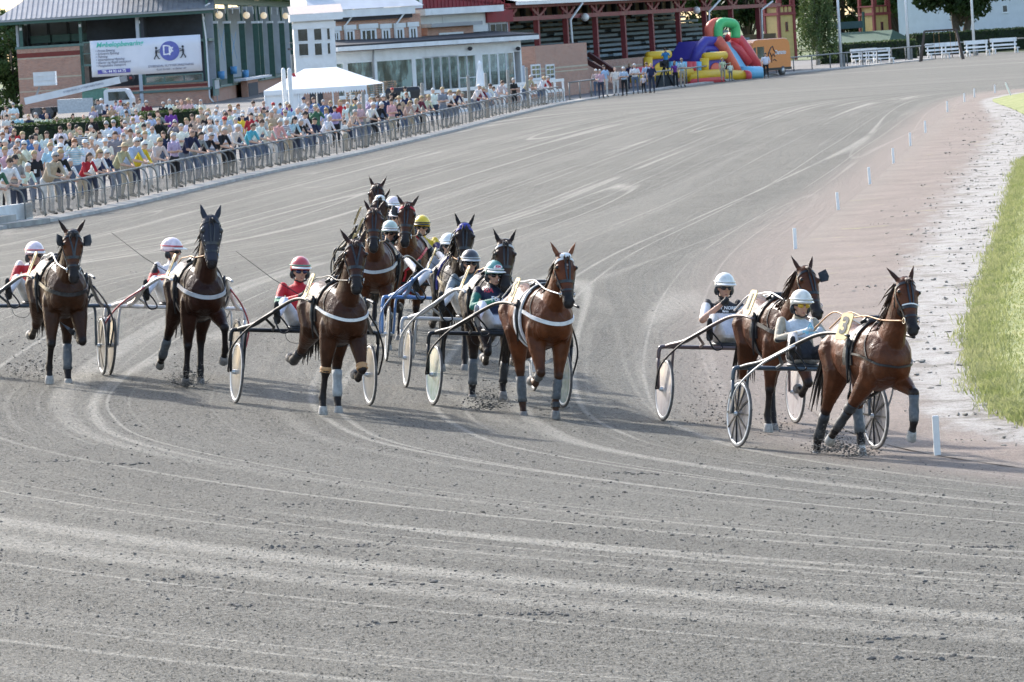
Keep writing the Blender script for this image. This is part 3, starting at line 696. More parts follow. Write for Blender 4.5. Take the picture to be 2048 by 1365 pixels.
        zc=c.get('collz',1.17)+lift
        strap(bv,[V((.14,.38,zc+.12)),V((.4,.38,zc+.09)),V((.66,.28,zc+.03)),V((.85,.1,zc-.02)),V((.87,0,zc-.025)),V((.85,-.1,zc-.02)),V((.66,-.28,zc+.03)),V((.4,-.38,zc+.09)),V((.14,-.38,zc+.12))],c.get('collw',.045),cm,'breast_collar',root,.006,.014)
        for s in(1,-1): strap(bv,[V((.55,.35*s,zc+.05)),V((.42,.28*s,1.38+lift)),V((.33,.15*s,1.65+lift)),V((.3,0,1.75+lift))],.018,M_LEATHER,'neck_strap',root)
    if c.get('fleece'):
        for dx in(.19,.02): gl(dx,.05,M_FLEECE,'girth_cover',.012,.022)
    strap(bv,[V((.0,0,1.8+lift)),V((-.3,0,1.8+lift)),V((-.6,0,1.8+lift)),V((-.85,0,1.7+lift)),V((-.99,0,1.4+lift))],.028,M_LEATHER,'back_strap',root)
    # number plate on the right of the saddle
    pm=MB();W2,H2=.10,.155;px=.14;PM=Matrix.Translation((px,-.375,1.52+lift))@Matrix.Rotation(R(c.get('plyaw',-1)),4,'Z')@Matrix.Rotation(R(-20),4,'X')@Matrix.Rotation(R(c.get('plroll',0)),4,'Y')
    rc=[(W2*sx-(.025*sx if i%2 else 0),H2*sz-(0 if i%2 else .025*sz)) for sx,sz in((1,1),(-1,1),(-1,-1),(1,-1)) for i in((0,1) if sx*sz>0 else (1,0))]
    pm.prism(rc,-.006,.006);po=pm.obj('number_plate',M_PLATE,root);po.matrix_local=PM;recalc(po.data)
    if c.get('num'):
        tmh=text_mesh(c['num'],.27,M_INK,.002,bold=.008);to=inst(tmh,'numeral',po);to.matrix_local=Matrix.Translation((0,-.010,-.0))@Matrix.Rotation(R(90),4,'X')
    # reins from the bit to the driver's hands
    for s in(1,-1):
        a=HP(.44,.085*s,-.005);hnd=V((-1.44,.09*s,1.35));mb=MB();mid=V((.12,.12*s,1.64+lift))
        pts=[a,a.lerp(mid,.5)+V((0,.03*s,-.02)),mid,V((-.4,.10*s,1.60+lift)),V((-.9,.09*s,1.55)),hnd];pts=[V(p) for p in spline([tuple(p) for p in pts],5)]
        mb.tube(pts,c.get('reinr',.008),5);mb.obj('rein',c.get('rein',M_TAN),root,True)
    return root
LEG_S={'FR':(-4,-8,20,-.05),'FL':(40,-62,-115,.06),'RL':(-14,14,30,.0),'RR':(-52,-66,-110,-.10)}
def mirror(L): return {k[0]+('L' if k[1]=='R' else 'R'):v for k,v in L.items()}
# ================================================================ SULKIES
M_TYRE=mat('tyre_rubber',(.10,.095,.09),.85,var=.25,scale=10,dirt=((.35,.33,.30),6,.5))
M_RIM=mat('white_rim',(.72,.72,.70),.4,var=.08,dirt=((.35,.33,.3),8,.4))
M_BLACKP=mat('black_tube',(.010,.011,.013),.42,var=.2,spec=.35,coat=.0,dirt=((.12,.11,.1),6,.3))
M_SILV=mat('silver_tube',(.52,.53,.54),.3,.6,var=.1)
M_WHITEP=mat('white_tube',(.66,.65,.63),.35,var=.08,coat=.3,dirt=((.3,.28,.26),6,.4))
M_REDP=mat('red_tube',(.48,.10,.12),.4,var=.1)
M_BLUET=mat('blue_tube',(.10,.22,.46),.35,var=.12,coat=.3)
M_GREYT=mat('grey_tube',(.40,.41,.42),.4,var=.12,coat=.2)
M_BROWNT=mat('plum_tube',(.11,.075,.075),.35,var=.12,coat=.3)
M_NAVYT=mat('slate_tube',(.04,.06,.08),.35,var=.12,coat=.3)
M_SEAT=mat('seat_vinyl',(.02,.02,.022),.5)
def mat_disc(name,c1,c2,trans=.0):
    m,t=newmat(name,.3,0,.5);co=t.n('TexCoord').outputs['Object'];n=t.noise(t.mapv(co,(3,1,3)),1.6,3,.6,1.5)
    t.l(t.mixc(t.ss(n,.35,.68),c1,c2),t.b.inputs['Base Color']);t.b.inputs['Alpha'].default_value=1-trans;t.b.inputs['Coat Weight'].default_value=.2;return m
D_GREY=mat_disc('pale_grey_disc',(.22,.215,.20),(.34,.33,.31),.5);D_GREEN=mat_disc('green_swirl_disc',(.34,.42,.44),(.18,.30,.25),.4)
D_PINK=mat_disc('white_disc',(.60,.58,.58),(.48,.43,.44),.15);D_DARK=mat_disc('smoky_disc',(.12,.12,.135),(.26,.255,.27),.35)
WR=.385
def wheel_parts(p,y,disc,rim,spokes,camber):
    w=bpy.data.objects.new('wheel',None);link(w,p,(0,y,WR),(camber,0,0))
    def tor(r,n=40): return [V((r*math.cos(2*math.pi*i/n),0,r*math.sin(2*math.pi*i/n))) for i in range(n)]
    MB().tube(tor(WR-.016),.016,8,closed=True).obj('tyre',M_TYRE,w,True)
    MB().tube(tor(WR-.042),.016,8,closed=True).obj('rim',rim,w,True)
    mb=MB();n=40;vs=[]
    for yy in(-.03,.03): vs.append((0,yy,0))
    for yy in(-.006,.006):
        vs+=[((WR-.05)*math.cos(2*math.pi*i/n),yy,(WR-.05)*math.sin(2*math.pi*i/n)) for i in range(n)]
    fs=[(0,2+(i+1)%n,2+i) for i in range(n)]+[(1,2+n+i,2+n+(i+1)%n) for i in range(n)];mb.add(vs,fs);o=mb.obj('disc',disc,w,True);recalc(o.data)
    MB().tube([(0,-.07,0),(0,-.04,0),(0,.04,0),(0,.07,0)],[.018,.03,.03,.018],10).obj('hub',M_SILV,w,True)
    if rim is M_RIM and disc is D_PINK:
        MB().tube(tor(WR-.075),.007,6,closed=True).obj('rim_stripe',mat('pink_rim_stripe',(.55,.22,.25),.5),w,True)
    if spokes:
        mb=MB()
        for i in range(spokes):
            a=2*math.pi*i/spokes;mb.bar((.02*math.cos(a),-.028,.02*math.sin(a)),((WR-.05)*math.cos(a),-.012,(WR-.05)*math.sin(a)),.007,.022)
            mb.bar((.02*math.cos(a),.028,.02*math.sin(a)),((WR-.05)*math.cos(a),.012,(WR-.05)*math.sin(a)),.007,.022)
        mb.obj('spokes',M_BLACKP,w)
    return w
def make_sulky(M,c):
    """axle frame: x forward, origin on the ground under the axle"""
    r=bpy.data.objects.new('sulky',None);link(r);r.matrix_world=M;tag(r,c['slabel'],'sulky','racing sulkies')
    f=c.get('tube',M_BLACKP);f2=c.get('tube2',f);tw=.83;BZ=.90;th=c.get('thick',.022);Q=c.get('shaft_z',1.36)
    for s in(1,-1): wheel_parts(r,tw*s,c.get('disc',D_GREY),c.get('rim',M_RIM),c.get('spokes',0),R(1.5)*s)
    mb=MB();mb.tube([V(p) for p in spline([(0,-.92,BZ-.14),(0,-.91,BZ-.03),(0,-.85,BZ),(0,-.5,BZ+.0),(0,.5,BZ),(0,.85,BZ),(0,.91,BZ-.03),(0,.92,BZ-.14)],5)],th*1.15,8);mb.obj('crossbar',f,r,True)
    for s in(1,-1):
        mb=MB();mb.tube([(0,.92*s,BZ-.12),(0,.915*s,.62),(0,.905*s,WR)],[th,th*.95,th*.8],8);mb.obj('fork',f,r,True)
        mb=MB();mb.tube([V(p) for p in spline([(0,.70*s,BZ),(0,.735*s,BZ-.06),(0,.745*s,.6),(0,.755*s,WR)],4)],th*.8,8);mb.obj('fork',f,r,True)
        sh=[(2.10,.385*s,Q),(1.7,.40*s,Q+.015),(1.3,.45*s,Q-.03),(.85,.56*s,1.18),(.42,.70*s,1.0),(.12,.80*s,BZ+.03),(0,.83*s,BZ)]
        P=[V(p) for p in spline(sh,5)]
        mb=MB();mb.tube(P,[.016+.012*min(1,i/len(P)*1.6) for i in range(len(P))],8);mb.obj('shaft',f2,r,True)
        st=[V(p) for p in spline([(.95,.56*s,1.20),(.55,.78*s,.98),(.22,.94*s,.70),(.04,.945*s,.44),(0,.935*s,WR)],5)]
        mb=MB();mb.tube(st,.012,7);mb.obj('stay',c.get('stay',f),r,True)
        mb=MB();mb.tube([(.62,.62*s,1.075),(.3,.45*s,.96),(0,.40*s,BZ)],[.016,.018,.018],7);mb.obj('brace',f,r,True)
        if c.get('arch'):
            mb=MB();mb.tube([V(p) for p in spline([(.9,.56*s,1.2),(.45,.60*s,1.0),(.05,.62*s,.93),(-.02,.5*s,BZ)],5)],[.03]*16,8);mb.obj('arch_web',f,r,True)
        q=MB();q.tube([V(p) for p in spline([(.78,.52*s,1.16),(.80,.40*s,1.02),(.86,.38*s,.94),(.86,.48*s,.93),(.80,.56*s,1.1)],4)],.011,6);q.obj('stirrup',M_BLACKP,r,True)
    mb=MB();mb.tube([(0,-.14,BZ),(-.16,-.13,.90),(-.24,-.10,.91)],.014,6);mb.tube([(0,.14,BZ),(-.16,.13,.90),(-.24,.10,.91)],.014,6);mb.obj('seat_support',f,r,True)
    mb=MB();mb.rings([[(-.20+.17*math.cos(a)*k,.19*math.sin(a)*k,z) for a in [2*math.pi*i/16 for i in range(16)]] for k,z in((.7,.905),(1,.92),(1,.94),(.85,.955))]);mb.obj('seat',M_SEAT,r,True)
    rr=random.Random(c['seed']);
    for k in range(2):
        y0=rr.uniform(-.5,.5);mb=MB();mb.tube([V(p) for p in spline([(0,y0,BZ),(.05,y0+.05,.78),(.05,y0+.2,.76),(0,y0+.28,BZ)],5)],.004,4);mb.obj('cable',M_BLACKP,r)
    return r
# ================================================================ PEOPLE
SKIN=(.46,.26,.18)
M_CLOTHV=None
def mat_vcol(name,rough,spec=.3,bumps=.6):
    m,t=newmat(name,rough,0,spec);co=t.n('TexCoord').outputs['Object'];a=t.n('Attribute',attribute_name='Col')
    n=t.noise(co,9,4,.6);hs=t.n('HueSaturation');t.l(a.outputs['Color'],hs.inputs['Color']);t.l(t.ss(n,.3,.7,.85,1.12),hs.inputs['Value']);t.l(hs.outputs[0],t.b.inputs['Base Color']);t.bump(t.noise(t.mapv(co,(1,1,.45)),20,3,.6,1.5),bumps,.03);return m
M_PERSON=mat_vcol('driver_suit_and_skin',.6)
def hand(b,w,fw,side,col,curl=1.0):
    """palm plus four fingers and a thumb; w wrist, fw pointing direction, side thumb side"""
    fw=V(fw).normalized();side=(V(side)-fw*V(side).dot(fw)).normalized();dn=fw.cross(side).normalized()
    pc=V(w)+fw*.05;b.limb([w,V(w)+fw*.03,V(w)+fw*.085],[.028,.036,.036],col,n=8)
    for k,(o,L) in enumerate(((.028,.072),(.010,.08),(-.009,.074),(-.027,.058))):
        p=V(w)+fw*.085+side*o;q=p+(fw*(1-.5*curl)+dn*curl*.6)*L*.5;r=q+(fw*(.3-.6*curl)+dn*.9*curl+fw*.3*(1-curl))*L*.5;b.limb([p-fw*.02,p,q,r],[.0105,.0105,.0098,.0085],col,n=7)
    p=V(w)+fw*.03+side*.034;q=p+(fw*.6+side*.7)*.035;b.limb([p,q,q+(fw*.8+dn*.5)*.035],[.014,.012,.0095],col,n=7)
def human(j,col,voxel,name,m,build=1.,female=False,fingers=True,head_dir=V((0,-1,0)),smooth=3,k=30.):
    """j: joint dict; col: colours for top, leg, skin, hand, foot, sleeve, shin"""
    b=Body();J={k_:V(v) for k_,v in j.items()};T,Lg,S=col['top'],col['leg'],col['skin'];Hn=col.get('hand',S);F=col.get('foot',(.05,.05,.05));SL=col.get('sleeve',T);FA=col.get('forearm',S);SH=col.get('shin',Lg)
    hip=(J['hipL']+J['hipR'])/2;chest=(J['shL']+J['shR'])/2;sd=(J['shL']-J['shR']).normalized();sp=chest-hip;fr=sd.cross(sp).normalized()
    if fr.dot(head_dir)<0: fr=-fr
    sw=(J['shL']-J['shR']).length/2;q=build
    cs=[hip-sp*.16,hip-sp*.02,hip+sp*.2,hip+sp*.45,hip+sp*.72,hip+sp*.92,hip+sp*1.03];bl=fr*(.03*(q-1)*3)
    cs[2]=cs[2]+bl;cs[3]=cs[3]+bl*.7
    wd=[(.14,.10,.11),(.165,.115,.125),(.15*q,.105*q**1.5,.11),(.148*q,.10*q**1.5,.105),(.172,.122,.12),(.175,.10,.11),(.10,.07,.075)]
    if female: wd=[(.15,.105,.12),(.17,.11,.13),(.14*q,.095*q,.10),(.125*q,.09*q,.095),(.15,.135,.105),(.135,.085,.095),(.08,.06,.065)]
    P=cs;rs=[]
    for i,(c0,(w_,a,d)) in enumerate(zip(cs,wd)):
        rs.append([c0+sd*(w_*math.cos(x))+fr*((a if math.sin(x)>0 else d)*math.sin(x)) for x in [2*math.pi*t/16 for t in range(16)]])
        b.smp.append((c0,(w_+(a+d)/2)/2,Lg if i<2 else T))
    b.mb.rings(rs)
    nk=J['neck'];hd=J['head'];hf=(head_dir-V((0,0,1))*0).normalized();hs=V((0,0,1)).cross(hf).normalized()*1
    b.limb([chest+sp*.02,nk,hd-V((0,0,.06))],[.07,.056,.055],[T,S,S])
    Qh=Matrix((hs,hf,hs.cross(hf))).transposed().to_quaternion()
    b.ball(hd+V((0,0,.02))-hf*.01,(.074,.094,.10),S,Q=Qh);b.ball(hd+hf*.03-V((0,0,.05)),(.058,.062,.07),S,Q=Qh);b.ball(hd+hf*.045-V((0,0,.095)),(.035,.035,.026),S,Q=Qh)
    b.limb([hd+hf*.09+V((0,0,.025)),hd+hf*.112-V((0,0,.02))],[.012,.017],S,n=8)
    for s in(1,-1): b.ball(hd+hs*.076*s-V((0,0,.005)),(.012,.02,.032),S,Q=Qh);b.ball(hd+hf*.07+hs*.035*s-V((0,0,.022)),(.022,.02,.02),S,Q=Qh)
    for s,c_ in((1,'L'),(-1,'R')):
        sh,el,wr=J['sh'+c_],J['el'+c_],J['wr'+c_];A=.9 if female else 1.
        b.limb([sh,sh.lerp(el,.4),sh.lerp(el,.75),el],[.056*A,.056*A,.05*A,.045*A],[T,SL,SL,SL if col.get('long') else FA])
        b.limb([el,el.lerp(wr,.3),wr],[.045*A,.045*A,.03],[SL if col.get('long') else FA,SL if col.get('long') else FA,SL if col.get('long') else FA])
        d=(wr-el).normalized()
        if fingers: hand(b,wr,d if 'hd'+c_ not in J else J['hd'+c_],-sd*s*1. if not col.get('thumbup') else V((0,0,1)),Hn,col.get('curl',.9))
        hp,kn,an,to=J['hip'+c_],J['kn'+c_],J['an'+c_],J['to'+c_]
        b.limb([hp,hp.lerp(kn,.35),hp.lerp(kn,.8),kn],[.098,.088,.066,.06],[Lg,Lg,Lg,SH if False else Lg]);b.limb([kn,kn.lerp(an,.3),an],[.057,.058,.04],[Lg if not col.get('shorts') else S,SH,SH])
        dd=(to-an).normalized();b.limb([an-dd*.05,an+dd*.05,to],[.046,.044,.034],F,n=8)
    return b.bake(name,voxel,smooth,m,k),hd,hf,hs
def helmet(o,hd,hf,hs,cm,pk,trim,gog,hgt=0.):
    """shell, peak, chin strap and goggles as parts of a driver"""
    up=hs.cross(hf);up=up if up.z>0 else -up;c=hd+up*.062;mb=MB();rs=[]
    for i in range(9):
        t=-.28+i*(math.pi/2+.28)/8;r=math.cos(t);z=math.sin(t)
        rs.append([c+hs*(.122*r*math.cos(a))+hf*(.146*r*math.sin(a)-.01)+up*(.130*z-(.05 if math.sin(a)<.2 else -.012)*max(0,.35-i*.09)) for a in [2*math.pi*k/24 for k in range(24)]])
    mb.rings(rs);h=mb.obj('helmet',cm,o,True);recalc(h.data)
    mb=MB();rs=[];
    for k in range(13):
        a=R(-62)+R(124)*k/12;rs.append([c+hs*(.128*math.sin(a))+hf*(.142*math.cos(a))+up*.005,c+hs*(.14*math.sin(a))+hf*(.168*math.cos(a)+.045*max(0,math.cos(a*1.4)))-up*.012,c+hs*(.14*math.sin(a))+hf*(.168*math.cos(a)+.045*max(0,math.cos(a*1.4)))-up*.02,c+hs*(.128*math.sin(a))+hf*(.142*math.cos(a))-up*.01])
    mb.rings(rs);p=mb.obj('peak',pk,h,True);recalc(p.data)
    mb=MB();mb.tube([c+hs*(.125*math.cos(a))+hf*(.149*math.sin(a)-.01)+up*.02 for a in [2*math.pi*k/28 for k in range(28)]],.008,5,closed=True);mb.obj('trim_band',trim,h,True)
    for s in(1,-1):
        mb=MB();mb.ell(hd+hs*.088*s-hf*.025-up*.03,(.022,.04,.06),10,7);mb.tube([hd+hs*.085*s-up*.05,hd+hs*.075*s+hf*.02-up*.10,hd+hf*.045-up*.127],[.012,.011,.010],6);mb.obj('ear_guard',M_LEATHER,h,True)
    if gog:
        for s in(1,-1):
            mb=MB();mb.ell(hd+hf*.080+hs*.036*s+up*.004,(.036,.036,.026),12,8);mb.obj('goggle_lens',gog,o,True)
        mb=MB();mb.tube([hd+hs*.09-hf*.02+up*.01,hd+hs*.078+hf*.065+up*.008,hd+hf*.104+up*.012,hd-hs*.078+hf*.065+up*.008,hd-hs*.09-hf*.02+up*.01],.009,6);mb.obj('goggle_frame',M_LEATHER,o,True)
    mb=MB();mb.ell(hd+hf*.078-up*.073,(.024,.014,.008),10,6);mb.obj('lips',mat('lips',(.32,.12,.10),.5),o,True)
    return h
def paint_text(o,me,M): t=inst(me,'lettering',o);t.matrix_local=M;return t
def make_driver(M,c):
    dx=c.get('lean',0.);hl=V(c.get('hdir',(1,0,-.05))).normalized();hl.z=0;hl.normalize()
    j=dict(hipL=(-.20,.11,1.03),hipR=(-.20,-.11,1.03),knL=(.30,.33,1.27),knR=(.30,-.33,1.27),anL=(.72,.50,1.10),anR=(.72,-.50,1.10),toL=(.80,.53,1.27),toR=(.80,-.53,1.27),
       shL=(-.46+dx,.195,1.42),shR=(-.46+dx,-.195,1.42),elL=(-.22,.31,1.22),elR=(-.22,-.31,1.22),wrL=(.08,.10,1.33),wrR=(.08,-.10,1.33),neck=(-.44+dx,0,1.495),head=(-.39+dx,0,1.61))
    j.update(c.get('joints',{}))
    cl=dict(top=c['top'],leg=c.get('leg',(.72,.71,.69)),skin=c.get('skin',SKIN),hand=c.get('glove',(.02,.02,.02)),foot=c.get('shoe',(.03,.03,.03)),sleeve=c.get('sleeve',c['top']),long=c.get('long',True),forearm=c.get('skin',SKIN),curl=1.0,shin=c.get('leg',(.72,.71,.69)))
    me,hd,hf,hs=human(j,cl,.012,'person',M_PERSON,head_dir=hl)
    # stripe / panel colours painted on the suit by place
    if c.get('paint'):
        N=len(me.vertices);P=np.empty(N*3);me.vertices.foreach_get('co',P);P=P.reshape(-1,3);ca=me.color_attributes['Col'];C=np.empty(N*4);ca.data.foreach_get('color',C);C=C.reshape(-1,4)
        for (x0,x1,y0,y1,z0,z1,colr) in c['paint']:
            mk=(P[:,0]>x0)&(P[:,0]<x1)&(P[:,1]>y0)&(P[:,1]<y1)&(P[:,2]>z0)&(P[:,2]<z1)&(np.linalg.norm(P-np.array(hd),axis=1)>.15);C[mk,:3]=colr
        ca.data.foreach_set('color',C.ravel())
    o=inst(me,'person');o.matrix_world=M;tag(o,c['plabel'],'person','sulky drivers')
    h=helmet(o,hd,hf,hs,c['helmet'],c.get('peak',M_WHITE),c.get('trim',M_WHITE),c.get('gog',mat('dark_goggle',(.01,.01,.012),.08)))
    up=V((0,0,1))
    def stick(txt,size,m,pos,nrm,parent,bold=.002):
        n=V(nrm).normalized();x=up.cross(n).normalized();y=n.cross(x);tm=text_mesh(txt,size,m,.0015,bold=bold);t=inst(tm,'lettering',parent);t.matrix_local=Matrix(((x.x,y.x,n.x,pos[0]),(x.y,y.y,n.y,pos[1]),(x.z,y.z,n.z,pos[2]),(0,0,0,1)))
    bv=BVHTree.FromPolygons([v.co for v in me.vertices],[tuple(p.vertices) for p in me.polygons])
    for (txt,size,m,tg,frm,dirn) in c.get('texts',()):
        hit=bv.ray_cast(V(frm),(V(tg)-V(frm)).normalized())
        p=hit[0] if hit[0] else V(tg);n=V(dirn);stick(txt,size,m,p+n.normalized()*.02,n,o)
    if c.get('badge'):
        txt,m1,m2=c['badge'];bp=hd+V((0,0,.112))+hf*.14-hs*.02*0;n=(hf+V((0,0,.55))).normalized();mb=MB();x=V((0,0,1)).cross(n).normalized();y=n.cross(x)
        mb.rings([[bp+x*(.05*math.cos(a))+y*(.028*math.sin(a))+n*t for a in [2*math.pi*k/20 for k in range(20)]] for t in(-.03,.012)]);q=mb.obj('badge',m1,h)
        stick(txt,.042,m2,bp+n*.014,n,h)
    return o
# ================================================================ THE FIELD
K_BAY=(.16,.062,.024)
def C_(**k): return k
TX_W=mat('white_lettering',(.75,.75,.75),.6);TX_R=mat('red_lettering',(.55,.03,.06),.6);TX_D=mat('dark_lettering',(.03,.03,.04),.6);TX_B=mat('cyan_lettering',(.2,.5,.62),.6)
H_PINKW=mat('white_pink_helmet',(.74,.62,.64),.3,var=.18,scale=14,coat=.4);H_REDH=mat('red_helmet',(.50,.06,.07),.3,var=.1,coat=.4);H_TEAL=mat('teal_helmet',(.10,.27,.25),.3,var=.15,coat=.4)
H_GREY=mat('black_grey_helmet',(.05,.05,.055),.35,var=.2,coat=.3);H_WHITE=mat('white_helmet',(.68,.68,.64),.35,var=.12,scale=18,coat=.4);H_YEL=mat('yellow_helmet',(.72,.50,.03),.35,coat=.3);H_PGREEN=mat('pale_green_helmet',(.52,.62,.55),.4);H_CREAM=mat('cream_helmet',(.66,.64,.57),.35,var=.15,scale=14,coat=.4)
G_AMBER=mat('amber_goggle',(.55,.35,.03),.12);G_BLUE=mat('blue_goggle',(.02,.03,.09),.06)
bt=lambda m,t0=.1,t1=.95,w='c':(m,t0,t1,w)
